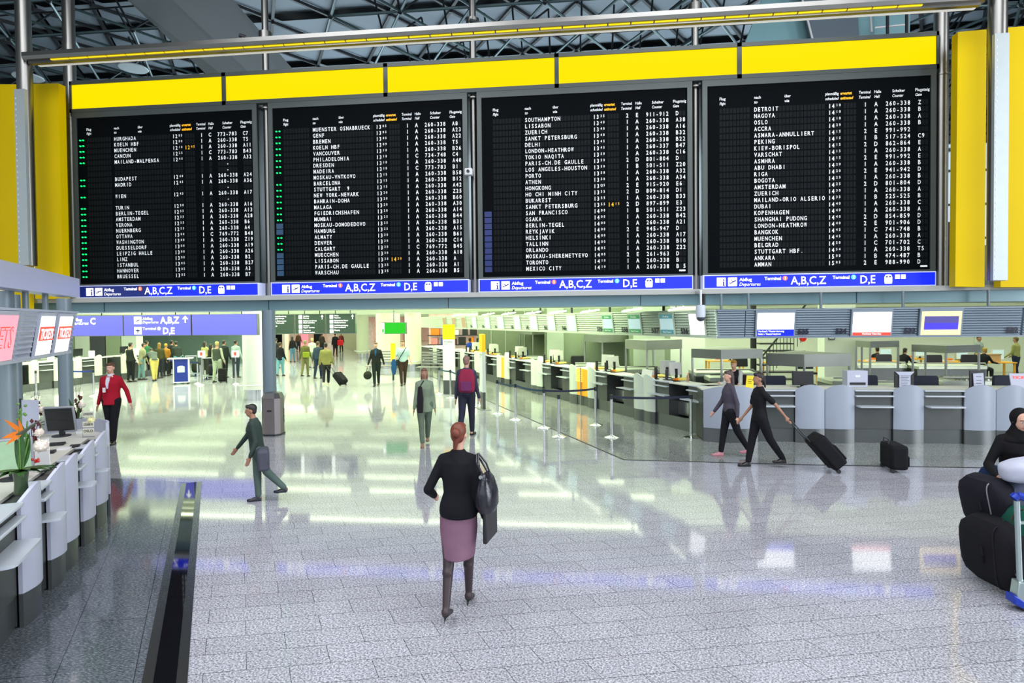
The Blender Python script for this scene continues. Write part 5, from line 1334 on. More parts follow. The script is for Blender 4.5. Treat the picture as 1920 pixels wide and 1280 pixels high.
# green lit sign on a pole
q = Wp(738, 615, 22.0)
t = thing('exit_sign', 'bright green lit hanging sign with a white pictogram end, over the corridor', 'lit sign', (q.x, 22.0, 2.1))
s = MB(); s.box(-.47, .50, 0, .12, 0, .45); s.build('housing', m_steel, t)
s = MB(); s.box(-.36, .47, -.012, 0, .02, .43); s.build('lit_face', mat('lit_green', (0, .08, 0), .5, emit=1, ecol=(0, .50, .002), noise=.01), t)
s = MB(); s.box(-.46, -.37, -.012, 0, .02, .43); s.m = 1; s.box(-.45, -.39, -.016, -.012, .06, .2); s.build('pictogram', [m_icon, mat('lit_green', (0, .7, 0))], t, smooth=0)
s = MB(); s.cyl((0, .06, .45), (0, .06, 1.07), .03, n=10); s.build('hanger_rod', m_chrome, t)

# blue and dark hanging signs --------------------------------------------------------
m_blue2 = mat('backlit_violet_blue', (0.03, 0.03, 0.3), 0.5, spec=.2, emit=1.0, ecol=(0.23, 0.25, 1.0), noise=.2, nscale=1.6)
YB = 17.0
def xb(p): return Wp(p, 610, YB).x
for i, (a, b2, lb) in enumerate(((60, 231, 'blue lit hanging sign with letter C, partly behind the TICKETS screens'), (232, 358.5, 'blue lit hanging sign with an upward arrow and letters A, B, Z over D, E'), (360, 482, 'blank blue lit hanging sign beside the thick white column'))):
    t = thing('hanging_sign', lb, 'sign', (xb(a), YB, 2.22), 0, 'blue lit hanging signs')
    L_ = xb(b2) - xb(a)
    s = MB(); s.box(0, L_, 0, .15, 0, .655); s.build('housing', m_steel, t)
    s = MB(); s.box(.02, L_ - .02, -.01, 0, .02, .64); s.build('lit_face', m_blue2, t)
    for dx in (L_ * .25, L_ * .75):
        s = MB(); s.cyl((dx, .07, .65), (dx, .07, .85), .015, n=6); s.build('hanger', m_dark, t)
    s = MB(); k_ = MB(); Y = -.016
    r_ = lambda p: xb(p) - xb(a)
    if i == 0:
        text(s, 'Abflug', r_(133), .48, .095, r_(155) - r_(133), Y, .02); text(s, 'Departures', r_(125), .37, .095, r_(167) - r_(125), Y, .01, .25); text(s, 'C', r_(170), .38, .20, r_(180) - r_(170), Y, .03)
    if i == 1:
        s.box(r_(252), r_(266), Y, -.01, .37, .60); s.box(r_(252), r_(266), Y, -.01, .05, .28)
        airplane(k_, r_(259), .485, .2, -.02); airplane(k_, r_(259), .165, .2, -.02, True)
        text(s, 'Abflug', r_(268), .50, .08, r_(287) - r_(268), Y, .02); text(s, 'Departures', r_(268), .39, .08, r_(298) - r_(268), Y, .01, .25)
        text(s, 'A,B,Z', r_(301), .39, .195, r_(337) - r_(301), Y, .03); text(s, 'Terminal', r_(268), .19, .08, r_(293) - r_(268), Y, .02); text(s, 'D,E', r_(306), .06, .195, r_(328) - r_(306), Y, .03)
        s.cyl((r_(298.5), Y, .225), (r_(298.5), -.01, .225), .055, n=16)
        s.box(r_(348) - .02, r_(348) + .02, Y, -.01, .40, .58); s.prism([(r_(348), .62), (r_(348) - .1, .51), (r_(348) - .05, .51), (r_(348), .565), (r_(348) + .05, .51), (r_(348) + .1, .51)], Y, -.01)
    if s.v: s.build('white_lettering', m_icon, t, smooth=0)
    if k_.v: k_.build('pictogram_lettering', m_iconblue, t, smooth=0)
m_dkg = mat('dark_green_sign', (0.035, 0.065, 0.05), 0.5, noise=.05)
YB2 = 20.0
def xd(p): return Wp(p, 610, YB2).x
TXT = [[('Gepäckaufbewahrung', 'Baggage storage'), ('Post Reisemarkt', 'Post Travel market'), ('Lounge', '')], [('Apotheke', 'Pharmacy'), ('Geldautomat Service', 'Cash service'), ('Schuhputz', 'Paper service'), ('Personalamt', 'Federal police')], [('Telefon', 'Telephone'), ('Medizinischer Dienst', 'Medical services'), ('Ausfuhrbescheinigung', 'Export certification'), ('Shopping', '')]]
for i, (a, b2) in enumerate(((490, 552), (553, 610), (611, 667))):
    t = thing('hanging_sign', ['dark green service sign partly behind the grey support column', 'dark green service sign in the middle of three, pharmacy row on top', 'dark green service sign nearest the thick cream column, with an arrow'][i], 'sign', (xd(a), YB2, 2.17), 0, 'dark green service signs')
    L_ = xd(b2) - xd(a)
    s = MB(); s.box(0, L_ - .01, 0, .12, 0, .72); s.build('housing', m_steel, t)
    s = MB(); s.box(.015, L_ - .02, -.01, 0, .015, .705); s.build('dark_face', m_dkg, t)
    s = MB(); Y = -.016
    for q, (u, v) in enumerate(TXT[i]):
        z = .59 - q * .17
        if i: s.box(.15, .28, Y, -.01, z - .05, z + .08)
        text(s, u, .32 if i else .45, z + .03, .045, None if len(u) < 12 else .5, Y, .02)
        if v: text(s, v, .32 if i else .45, z - .04, .045, None if len(v) < 12 else .42, Y, .02, .2)
    if i: s.box(L_ - .12, L_ - .10, Y, -.01, .52, .66); s.prism([(L_ - .11, .68), (L_ - .16, .61), (L_ - .06, .61)], Y, -.01)
    s.build('white_lettering', m_icon, t, smooth=0)
    s = MB(); s.cyl((L_ * .3, .06, .72), (L_ * .3, .06, .95), .015, n=6); s.cyl((L_ * .8, .06, .72), (L_ * .8, .06, .95), .015, n=6); s.build('hanger', m_dark, t)

# totems ------------------------------------------------------------------------------
m_tot_y = mat('totem_yellow', (0.95, 0.52, 0.0), 0.5, emit=.25, ecol=(1, .55, 0), noise=.03)
m_tot_w = mat('totem_white', (0.72, 0.78, 0.74), 0.5, noise=.03)
def totem(label, x, y, w_, rz, h):
    t = thing('info_totem', label, 'totem sign', (x, y, 0), rz, 'yellow-topped totem signs')
    s = MB(); s.box(-w_ / 2, w_ / 2, -.05, .05, .50, h - .52); s.build('white_panel', m_tot_w, t)
    s = MB(); s.box(-w_ / 2, w_ / 2, -.052, .052, h - .52, h); s.build('yellow_head', m_tot_y, t)
    s = MB(); s.box(-w_ / 2, w_ / 2, -.04, .04, 0.02, .50); s.build('lower_panel', m_steel_d, t)
    s = MB(); s.box(-w_ / 2 - .25, w_ / 2 + .25, -.15, .15, 0, .02); s.build('base_plate', m_steel, t)
    s = MB(); text(s, 'Anregung', -w_ / 2 + .05, h - .62, .05, .3, -.055, .0); text(s, 'Feedback', -w_ / 2 + .05, h - .69, .03, .15, -.055, 0, .2); s.build('lettering', m_dark, t, smooth=0)
totem('wide totem sign with yellow head and white body beside the check-in queue', -4.42, 20.3, .42, R(-8), 2.46)
totem('narrow totem sign with yellow head seen obliquely behind the red backpack', -2.72, 17.1, .36, R(-68), 2.20)

# belt posts ---------------------------------------------------------------------------
m_belt_b = mat('belt_strap_navy', (0.004, 0.008, 0.03), 0.6, noise=.1)
m_belt_g = mat('belt_strap_teal', (0.01, 0.05, 0.10), 0.6, noise=.1)
def post(label, x, y, group='belt barrier posts by the check-in'):
    t = thing('barrier_post', label, 'barrier post', (x, y, 0), 0, group)
    s = MB(); s.cyl((0, 0, .02), (0, 0, .93), .032, n=16); s.build('pole', m_chrome, t)
    s = MB(); s.lathe((0, 0, 0), [(.17, 0), (.17, .012), (.12, .03), (.04, .05), (.034, .07)], 28); s.build('base', m_chrome, t)
    s = MB(); s.cyl((0, 0, .85), (0, 0, .95), .036, n=16); s.build('belt_head', m_dark, t)
    return Vector((x, y, .90))
pxy = [(933, 776, 'barrier post before the slim orange strip desk'), (967, 787, 'barrier post before the double-panel desk'), (1020, 802, 'barrier post where the teal belt meets the navy belt'), (1048, 819, 'barrier post standing alone on the dark floor line'), (1117, 797, 'barrier post before the glowing orange panel'), (1147, 820, 'barrier post starting the long navy belt'), (1296, 820, 'barrier post ending the long navy belt near the wide desk'), (824, 739, 'barrier post with a belt, away from the wide totem edge'), (845, 746, 'barrier post directly before the wide totem'), (870, 757, 'barrier post by the legs of the red-backpack traveller'), (896, 762, 'barrier post hidden beside the narrow totem')]
PV = [post(lb, *G(px, py)[:2]) for px, py, lb in pxy]
def strap(a, b2, label, m_, sag=.03, g='belts of the barrier'):
    s = MB(); n = 8; d = (b2 - a); rings = []
    e = d.normalized() * .037
    a = a + e; b2 = b2 - e; d = b2 - a
    nrm = Vector((-d.y, d.x, 0)).normalized() * .003
    for i in range(n + 1):
        u = i / n; c = a + d * u; c.z -= sag * 4 * u * (1 - u); rings.append([c + nrm + Vector((0, 0, -.025)), c - nrm + Vector((0, 0, -.025)), c - nrm + Vector((0, 0, .025)), c + nrm + Vector((0, 0, .025))])
    s.loft(rings); tag(s.build('barrier_belt', m_, smooth=0), label, 'belt', g)
strap(PV[0], PV[1], 'teal belt between the two posts nearest the narrow totem', m_belt_g)
strap(PV[1], PV[2], 'teal belt ending at the post where the navy belt starts', m_belt_g)
strap(PV[2], PV[4], 'short navy belt crossing before the glowing orange panel', m_belt_b)
strap(PV[5], PV[6], 'long navy belt in front of the blonde clerk desks', m_belt_b)
strap(PV[7], PV[8], 'teal belt in front of the wide totem', m_belt_g)
strap(PV[8], PV[9], 'teal belt between the wide totem and the red-backpack traveller', m_belt_g)

# benches with slatted backs by the columns
def bench(label, x, y, rz):
    t = thing('slatted_bench', label, 'bench', (x, y, 0), rz, 'steel slatted benches')
    s = MB()
    for q in range(5): s.box(-.6, .6, .22, .25, .55 + q * .13, .62 + q * .13)
    s.build('backrest', m_steel, t, smooth=0)
    s = MB(); s.box(-.7, .7, -.3, .2, .42, .46); s.build('seat', m_steel, t)
    for dx in (-.55, .55):
        s = MB(); s.cyl((dx, 0, 0), (dx, 0, .42), .03, n=8); s.build('leg', m_steel, t)
bench('slatted steel bench next to the man in the pale blue shirt, desk side', -6.6, 26.6, R(-5))
bench('slatted steel bench behind the leather-jacket man', -9.3, 27.4, R(5))
t = thing('yellow_pillar_sign', 'slim bright yellow upright sign between the two walking men', 'sign', (Wp(737, 660, 25).x, 25, 0))
s = MB(); s.box(-.09, .09, -.06, .06, .85, 1.62); s.build('yellow_body', m_tot_y, t); s = MB(); s.box(-.03, .03, -.03, .03, 0, .85); s.build('foot', m_dark, t)

# waste bin ------------------------------------------------------------------------------
m_bin = mat('bin_brushed_metal', srgb('#76706f'), 0.35, 0.5, noise=.15, nscale=3)
t = thing('waste_bin', 'tall steel waste bin with a sloped hood, in front of the slim grey column', 'bin', (-7.02, 12.98, 0), R(6))
OCT = lambda r_, q=.55: [(r_ * x, r_ * y) for x, y in ((-1, -q), (-q, -1), (q, -1), (1, -q), (1, q), (q, 1), (-q, 1), (-1, q))]
s = MB(); s.prismz(OCT(.215), .04, .86); s.build('body', m_bin, t, smooth=0)
s = MB(); s.loft([[(x, y, .86) for x, y in OCT(.225)], [(x * .75, y * .8 + .02, .98) for x, y in OCT(.225)]]); s.build('hood', mat('bin_hood_dark', (.10, .095, .095), .35, .5, noise=.1), t, smooth=0)
s = MB(); s.prismz(OCT(.23), 0, .04); s.build('base', m_dark, t, smooth=0)
s = MB(); s.box(-.05, .05, -.222, -.213, .56, .60); s.build('slot', m_black, t)
s = MB(); s.T = Matrix.Translation((.221, .08, .62)) @ Matrix.Rotation(R(90), 4, 'Z') @ Matrix.Rotation(R(90), 4, 'Y'); text(s, 'Abfall', 0, -.02, .075, .34, 0, .02); s.build('lettering', m_dark, t, smooth=0)

# ================================================================ LEFT CHECK-IN HALL
m_pg2 = mat('cream_laminate', (0.56, 0.60, 0.48), 0.4, noise=.04)
# counters along a line from (-19.6,19) running away
LA = Vector(G(30, 742)[:2]); LB = Vector(G(238, 717)[:2])
LA = Vector((-20.6, 18.2)); LBv = Vector((-20.2, 23.6))
ang = math.atan2(5.4, 0.4)
base = thing  # alias
lbs = ['cream check-in desk behind the louvered TICKETS fascia', 'cream check-in desk behind the grey canopy column', 'cream check-in desk beside the dark-suited clerk', 'cream check-in desk where the black-vest man stands', 'last cream check-in desk behind the bending traveller']
for i in range(5):
    p = Vector((-20.9 - .1 * i + .5 * (i > 3), 16.3 + i * 2.15))
    md = [('panel', 0, .42), ('bay', .42, 1.05), ('panel', 1.05, 1.47), ('gap', 1.47, 2.1)]
    desk('check_in_desk', lbs[i], 'check-in desk', (p.x, p.y, 0), R(88), [(k, a, b2) for k, a, b2 in md], depth=.7, group='cream check-in desks of the far hall', pm=m_pg2)
    monitor('dark monitor on the ' + lbs[i], (p.x - .45, p.y + .75, 1.10), R(80), .4, .32, 5, m_black, m_screenblk, group='dark monitors of the far hall')
    t3 = thing('paper_notice', 'white notice card on the ' + lbs[i], 'notice', (p.x - .2, p.y + 1.2, 1.10), R(60), 'white notice cards')
    s = MB(); s.box(-.12, .12, 0, .01, 0, .3); s.build('sheet', m_white, t3); s = MB(); s.box(-.1, .1, 0, .05, 0, .012); s.build('foot', m_dark, t3)
conveyor('baggage belt behind the cream check-in desks', -25.5, -23.6, 24.5, 1.0)
t = thing('tall_cabinet', 'row of tall grey cabinets along the wall behind the cream desks', 'cabinet', (-25.5, 28.8, 0))
for q in range(6):
    s = MB(); s.box(q * .9 - 3, q * .9 - 2.15, 0, .5, 0, 2.4); s.build('cabinet_door', [m_steel_d, m_backw, m_panelg][q % 3], t)
# posts and belts there
g2 = 'belt barrier posts of the far hall'
far = [(40, 741, 'barrier post under the TICKETS fascia, nearer the picture edge'), (68, 744, 'barrier post under the TICKETS fascia, beside the orchid'), (176, 742, 'barrier post close behind the red-jacketed man'), (371, 719, 'barrier post just past the blue lectern'), (376, 722, 'front barrier post of the queue past the blue lectern'), (381, 708, 'second row barrier post past the blue lectern'), (442, 720, 'barrier post by the thick white column'), (440, 708, 'barrier post farther back by the thick white column')]
FV = [post(lb, *G(px, py)[:2], group=g2) for px, py, lb in far]
strap(Vector((-22.2, FV[0].y, .9)), FV[0], 'blue belt under the TICKETS fascia', m_blue_l if False else mat('belt_strap_blue', (.01, .03, .25), .6, noise=.1), g='blue belts of the far hall')
strap(Vector((G(130, 740).x - 0.3, G(130, 740).y, .9)), FV[2], 'blue belt behind the red-jacketed man', mat('belt_strap_blue', (.01, .03, .25)), g='blue belts of the far hall')
q = G(341, 719)
strap(FV[3], Vector((q.x - 1.6, q.y + 1.4, .9)), 'blue belt over the blue lectern', mat('belt_strap_blue', (.01, .03, .25)), g='blue belts of the far hall')
for px, py, lb in ((372, 700, 'small sign head with a red mark above the queue posts'), (436, 700, 'small sign head with a red mark by the thick white column')):
    v = G(px, 720)
    t = thing('queue_sign', lb, 'sign', (v.x, v.y + .25, 0), 0, 'queue signs')
    s = MB(); s.box(-.02, .02, 0, .02, 0, 1.15); s.build('pole', m_steel, t); s = MB(); s.box(-.16, .16, -.02, .02, 1.12, 1.4); s.m = 1; s.box(-.05, .05, -.03, -.02, 1.2, 1.34); s.build('card', [m_white, m_red], t, smooth=0); s = MB(); s.cyl((0, 0, 0), (0, 0, .02), .15, n=16); s.build('base', m_steel, t)
# blue lectern on castors
q = G(341, 719)
t = thing('info_lectern', 'blue lectern on castors with a white notice, before the queue', 'lectern', (q.x, q.y, 0), R(30))
s = MB(); s.box(-.26, .26, -.2, .2, .1, 1.05); s.build('blue_body', mat('lectern_blue', (.004, .02, .22), .4, noise=.05), t)
s = MB(); s.box(-.30, -.26, -.22, .22, .08, 1.07); s.box(.26, .30, -.22, .22, .08, 1.07); s.box(-.3, .3, -.22, .22, .06, .1); s.build('frame', m_white, t)
s = MB(); s.box(-.5, .45, -.28, .3, 1.07, 1.10); s.build('top_board', m_white, t)
s = MB(); s.prism([(-.14, .5), (.14, .5), (.14, .74), (.06, .78), (-.06, .78), (-.14, .74)], -.21, -.2); s.build('notice', m_lav, t)
for dx in (-.25, .25):
    s = MB(); s.cyl((dx - .02, -.15, .03), (dx + .02, -.15, .03), .03, n=10); s.cyl((dx - .02, .15, .03), (dx + .02, .15, .03), .03, n=10); s.build('castor', m_black, t)
# ================================================================ PEOPLE
def bake(mb, name, mats, parent, voxel, smooth=4, disp=0.0):
    """fuse overlapping closed shapes into one continuous smooth skin"""
    me = bpy.data.meshes.new(name); me.from_pydata(mb.v, [], mb.f)
    bm = bmesh.new(); bm.from_mesh(me); bmesh.ops.recalc_face_normals(bm, faces=bm.faces); bm.to_mesh(me); bm.free()
    o = bpy.data.objects.new(name, me); C.objects.link(o)
    r_ = o.modifiers.new('r', 'REMESH'); r_.mode = 'VOXEL'; r_.voxel_size = voxel; r_.use_smooth_shade = True
    sm = o.modifiers.new('s', 'SMOOTH'); sm.factor = 0.6; sm.iterations = smooth
    bpy.context.view_layer.update()
    dg = bpy.context.evaluated_depsgraph_get()
    m2 = bpy.data.meshes.new_from_object(o.evaluated_get(dg))
    o.modifiers.clear(); o.data = m2; bpy.data.meshes.remove(me)
    m2.materials.clear()
    for m in (mats if isinstance(mats, (list, tuple)) else [mats]): m2.materials.append(m)
    m2.polygons.foreach_set('material_index', [0] * len(m2.polygons))
    m2.polygons.foreach_set('use_smooth', [True] * len(m2.polygons))
    m2.name = name
    o.parent = parent
    return o

SKIN = {}
def skin(n, c):
    if n not in SKIN: SKIN[n] = mat('skin_' + n, c, 0.55, noise=.06, nscale=10)
    return SKIN[n]
s_light = skin('light', (0.60, 0.34, 0.24)); s_tan = skin('tan', (0.36, 0.18, 0.11)); s_brown = skin('brown', (0.16, 0.075, 0.045))
_cl = {}
def cloth(hexc, rough=0.85):
    if hexc not in _cl: _cl[hexc] = mat('cloth_' + hexc, srgb(hexc), rough, noise=.22, nscale=7, spec=.25, bump=.25)
    return _cl[hexc]
def person(label, x, y, face, h=1.75, skinm=None, top='#222226', bottom='#20222a', shoe='#0c0c0e', hair='#2a1a10', hstyle='short',
           legs=(0, 0), knees=(4, 4), arms=((0, 6, 10), (0, 6, 10)), lean=0, sleeves='long', coat=0.0, skirt=None, tights=None, vest=None,
           vox=0.02, sit=None, group=None, female=False, headturn=0, shirt=None, fat=1.0, hands=True, heel=0.0, headdrop=0, detail=False, z=0.0):
    """face: heading in degrees, 0 looks to -y (towards the camera), 90 looks to +x. arms: (swing forward, out, elbow bend)"""
    skinm = skinm or s_light
    t = thing('person', label, 'person', (x, y, z), R(face), group)
    rx = lambda v, a: Vector((v.x, v.y * math.cos(a) + v.z * math.sin(a), -v.y * math.sin(a) + v.z * math.cos(a)))
    def swing(a): return Vector((0, -math.sin(R(a)), -math.cos(R(a))))   # downwards direction swung forward
    hipw = 0.052 * h
    L1, L2 = 0.245 * h, 0.245 * h
    feet = []
    for k, sgn in enumerate((-1, 1)):
        d1 = swing(legs[k]); d2 = swing(legs[k] - knees[k])
        if sit is None: d1 = (d1 + Vector((-sgn * .045, 0, 0))).normalized(); d2 = (d2 + Vector((-sgn * .045, 0, 0))).normalized()
        hp = Vector((sgn * hipw, 0, 0)); kn = hp + d1 * L1; an = kn + d2 * L2
        feet.append([hp, kn, an, d2])
    hz = (0.042 * h + heel) - min(f[2].z for f in feet)
    if sit is not None: hz = sit
    hip = Vector((0, 0, hz))
    for f in feet:
        for i in range(3): f[i] = f[i] + hip
    u = Vector((0, -math.sin(R(lean)), math.cos(R(lean)))); fwd = Vector((0, -math.cos(R(lean)), -math.sin(R(lean)))); X_ = Vector((1, 0, 0))
    def tp(up_, side=0, fw=0): return hip + u * (up_ * h) + X_ * (side * h) + fwd * (fw * h)
    def ring(up_, rx_, ry_, fw=0, n=18): 
        c = tp(up_, 0, fw); return [c + X_ * (rx_ * h * math.cos(2 * PI * i / n)) + fwd * (ry_ * h * math.sin(2 * PI * i / n)) for i in range(n)]
    F = fat
    if female: prof = [(-.045, .07, .05, 0), (-.01, .092, .062, -.004), (.03, .088, .06, -.003), (.09, .068, .052, 0), (.15, .076, .058, .006), (.20, .085, .064, .010), (.25, .088, .052, .003), (.276, .064, .038, 0), (.31, .03, .03, 0)]
    else: prof = [(-.045, .07, .05, 0), (-.01, .088, .060, -.002), (.04, .084, .058, 0), (.10, .080, .056, 0), (.16, .090, .062, .004), (.21, .098, .066, .006), (.250, .100, .056, 0), (.278, .078, .044, 0), (.31, .034, .032, 0)]
    prof = [(a, b * F, c * F, d) for a, b, c, d in prof]
    def torso(mb, inf=0.0, lo=-1, hi=99):
        rg = [ring(a, b + inf / h, c + inf / h, d) for a, b, c, d in prof if lo <= a <= hi]
        mb.loft(rg)
    # arms
    A = []
    for k, sgn in enumerate((-1, 1)):
        sw, out, bend = arms[k][:3]; tw = arms[k][3] if len(arms[k]) > 3 else 0
        sh = tp(.262, sgn * (.094 if not female else .083) * (1 + (F - 1) * .5))
        def dirn(sw_, out_): 
            v = Vector((sgn * math.sin(R(out_)), -math.sin(R(sw_)) * math.cos(R(out_)), -math.cos(R(sw_)) * math.cos(R(out_)))); return v
        d1 = dirn(sw, out); el = sh + d1 * (.175 * h)
        d2 = dirn(sw + bend, out - tw); wr = el + d2 * (.145 * h)
        A.append((sh, el, wr, d2))
    # head
    hc = tp(.392 - headdrop * .0015, 0, .012 + headdrop * .0012); neck0 = tp(.295)
    hr = Matrix.Rotation(R(headturn), 3, 'Z') @ Matrix.Rotation(R(lean * .6 + headdrop), 3, 'X') @ Matrix.Scale(.94, 3)
    if True:
        b = MB(); torso(b, 0)
        for k, f in enumerate(feet):
            q = .82 if female else 1
            b.cap(f[0], f[1], .052 * h * q * F, .033 * h, 12); b.cap(f[1], f[2], .032 * h, .019 * h, 12); b.ell(f[1] + (f[2] - f[1]) * .3 - Vector((0, -.008 * h, 0)), (.03 * h,) * 3, 10, 6)
            ft = f[2] + Vector((0, -.085 * h, -.030 * h - heel)); b.cap(f[2] + Vector((0, .012 * h, -.012 * h)), ft, .022 * h, .014 * h, 10)
        for sh, el, wr, d2 in A:
            q = .85 if female else 1
            b.cap(tp(.275, sh.x * .25 / h), sh, .026 * h, .026 * h, 10); b.cap(sh, el, .027 * h * q, .022 * h * q, 10); b.cap(el, wr, .022 * h * q, .0145 * h * q, 10)
            side = X_.cross(d2).normalized() if abs(d2.x) < .9 else Vector((0, 1, 0))
            pm = wr + d2 * (.03 * h); 
            # palm thin across x
            rt = Matrix((X_, side, d2)).transposed()
            b.ell(pm, (.011 * h, .022 * h, .032 * h), 10, 6, rt)
            if vox < .015:
                for fi, (o_, ln) in enumerate(((-.017, .040), (-.006, .046), (.006, .043), (.016, .034))):
                    p0 = pm + side * (o_ * h) + d2 * (.018 * h); p1 = p0 + d2 * (ln * h * .6); p2 = p1 + (d2 + fwd * .0 - X_ * 0.25 * (1 if wr.x < 0 else -1) * -1).normalized() * (ln * h * .5)
                    b.cap(p0, p1, .0055 * h, .005 * h, 7); b.cap(p1, p2, .005 * h, .0042 * h, 7)
                p0 = wr + d2 * (.012 * h) - side * (.012 * h); b.cap(p0, p0 - side * (.02 * h) + d2 * (.028 * h), .006 * h, .005 * h, 7)
            else:
                b.ell(pm + d2 * (.035 * h), (.009 * h, .018 * h, .026 * h), 8, 5, rt)
                b.cap(wr + d2 * (.01 * h), wr + d2 * (.035 * h) - side * (.024 * h), .008 * h, .007 * h, 6)
        b.cap(neck0, hc + hr @ Vector((0, .008 * h, -.03 * h)), .031 * h * (.85 if female else 1), .029 * h, 12)
        b.ell(hc + hr @ Vector((0, .006 * h, .012 * h)), (.040 * h, .048 * h, .049 * h), 16, 10)
        b.ell(hc + hr @ Vector((0, -.010 * h, -.018 * h)), (.034 * h, .038 * h, .046 * h), 14, 9)
        b.ell(hc + hr @ Vector((0, -.028 * h, -.048 * h)), (.017 * h, .015 * h, .012 * h), 10, 6)      # chin
        b.ell(hc + hr @ Vector((0, -.053 * h, -.010 * h)), (.0075 * h, .012 * h, .013 * h), 8, 6)       # nose
        b.ell(hc + hr @ Vector((0, -.046 * h, .014 * h)), (.028 * h, .006 * h, .006 * h), 8, 5)         # brow
        for sg in (-1, 1): b.ell(hc + hr @ Vector((sg * .043 * h, .006 * h, -.004 * h)), (.006 * h, .012 * h, .017 * h), 8, 5)
        if skirt: b.v = b.v
        o = bake(b, 'body', [skinm, tights or skinm], t, vox * (.7 if vox < .015 else .8))
        if tights:
            zk = hip.z + .0 * h
            me = o.data; me.polygons.foreach_set('material_index', [1 if p.center.z < hip.z - .03 * h and abs(p.center.x) < .13 * h else 0 for p in me.polygons])
    if detail:
        e = MB()
        for sg in (-1, 1):
            e.m = 0; e.ell(hc + hr @ Vector((sg * .0165 * h, -.0445 * h, .003 * h)), (.0075 * h, .005 * h, .004 * h), 10, 6)
            e.m = 1; e.ell(hc + hr @ Vector((sg * .0165 * h, -.0485 * h, .003 * h)), (.0028 * h, .0016 * h, .003 * h), 8, 5)
            e.m = 2; e.box(*(lambda c: (c.x - .009 * h, c.x + .009 * h, c.y - .002 * h, c.y + .002 * h, c.z, c.z + .0025 * h))(hc + hr @ Vector((sg * .0165 * h, -.0500 * h, .015 * h))))
        e.build('eye', [m_white, m_black, mat('brow', (.08, .045, .03), .7, noise=.1)], t, smooth=60)
        e = MB(); e.ell(hc + hr @ Vector((0, -.0465 * h, -.033 * h)), (.014 * h, .004 * h, .004 * h), 10, 6); e.build('mouth', mat('lip', (.35, .10, .08), .5, noise=.1), t)
    # hair
    hm = mat('hair_' + hair, srgb(hair), .55, noise=.3, nscale=30, bump=.3)
    if hstyle != 'bald':
        b = MB()
        if hstyle in ('short', 'bun', 'long', 'pony', 'cap'):
            b.ell(hc + hr @ Vector((0, .015 * h, .024 * h)), (.043 * h, .048 * h, .047 * h), 16, 10)
            b.ell(hc + hr @ Vector((0, .028 * h, -.006 * h)), (.037 * h, .030 * h, .038 * h), 12, 8)
            b.ell(hc + hr @ Vector((0, -.028 * h, .048 * h)), (.034 * h, .022 * h, .018 * h), 10, 6)
        if hstyle == 'bun':
            b.ell(hc + hr @ Vector((0, .070 * h, .020 * h)), (.026 * h, .026 * h, .026 * h), 12, 8)
            b.cap(hc + hr @ Vector((0, .05 * h, .0)), hc + hr @ Vector((0.01 * h, .055 * h, -.07 * h)), .02 * h, .010 * h, 8)
        if hstyle == 'long':
            for sx_ in (-.022, 0, .022): b.cap(hc + hr @ Vector((sx_ * h, .035 * h, .0)), hc + hr @ Vector((sx_ * 1.2 * h, .045 * h, -.12 * h)), .026 * h, .02 * h, 10)
        if hstyle == 'pony': b.cap(hc + hr @ Vector((0, .06 * h, .02 * h)), hc + hr @ Vector((0, .075 * h, -.09 * h)), .018 * h, .010 * h, 8)
        if hstyle == 'scarf':
            b.ell(hc + hr @ Vector((0, .024 * h, .014 * h)), (.053 * h, .056 * h, .062 * h), 18, 12)
            b.cap(hc + hr @ Vector((0, .016 * h, -.045 * h)), tp(.27, 0, .0), .046 * h, .075 * h, 14); b.ell(tp(.262, 0, .01), (.10 * h, .062 * h, .04 * h), 14, 8)
        bake(b, 'headscarf' if hstyle == 'scarf' else 'hair', hm if hstyle != 'scarf' else cloth(hair), t, vox * .8, 2)
    # shirt under an open jacket
    inf = .010 * h
    if shirt:
        b = MB(); torso(b, inf * .8, -.02, .29); b.cyl(tp(.27), tp(.325), .045 * h, .038 * h, 14)
        bake(b, 'shirt', cloth(shirt), t, vox)
    # top
    b = MB(); lo_ = -.05 if not coat else -.05
    if vest or not shirt: torso(b, inf * (1.25 if coat else 1.1), -.012 if not coat else lo_, .289)
    else:
        torso(b, inf * 1.5, -.012 if not coat else lo_, .289)
    if coat:
        b.loft([ring(-coat, .10 * F, .075 * F), ring(-.02, .103 * F, .075 * F), ring(.05, .095 * F, .068 * F)])
    armm = b
    for sh, el, wr, d2 in A: b.cap(tp(.278, sh.x * .25 / h), sh + Vector((0, 0, -.002 * h)), .034 * h, .033 * h, 10)
    if vest: armm = MB()
    fr = {'long': 1.0, 'short': -1, 'none': None}[sleeves]
    for k, (sh, el, wr, d2) in enumerate(A):
        if sleeves == 'long':
            armm.cap(sh, el, .031 * h, .026 * h, 10); armm.cap(el, wr, .028 * h, .021 * h, 10)
        elif sleeves == 'short':
            armm.cap(sh, sh + (el - sh) * .75, .035 * h, .032 * h, 10)
    if shirt and not vest:     # open front: carve by leaving a strip of shirt showing
        pass
    if hstyle != 'scarf' and not vest: b.cyl(tp(.265, 0, -.004), tp(.318, 0, -.004), .056 * h, .037 * h, 14)
    bake(b, {True: 'vest', False: 'jacket' if shirt or coat else 'top'}[bool(vest)], cloth(vest or top), t, vox)
    if vest:
        for k in range(2):
            b2_ = MB(); sh, el, wr, d2 = A[k]; b2_.cap(sh, el, .034 * h, .029 * h, 10); b2_.cap(el, wr, .029 * h, .022 * h, 10); b2_.ell(sh, (.04 * h,) * 3, 10, 6); bake(b2_, 'sleeve', cloth(top), t, vox)
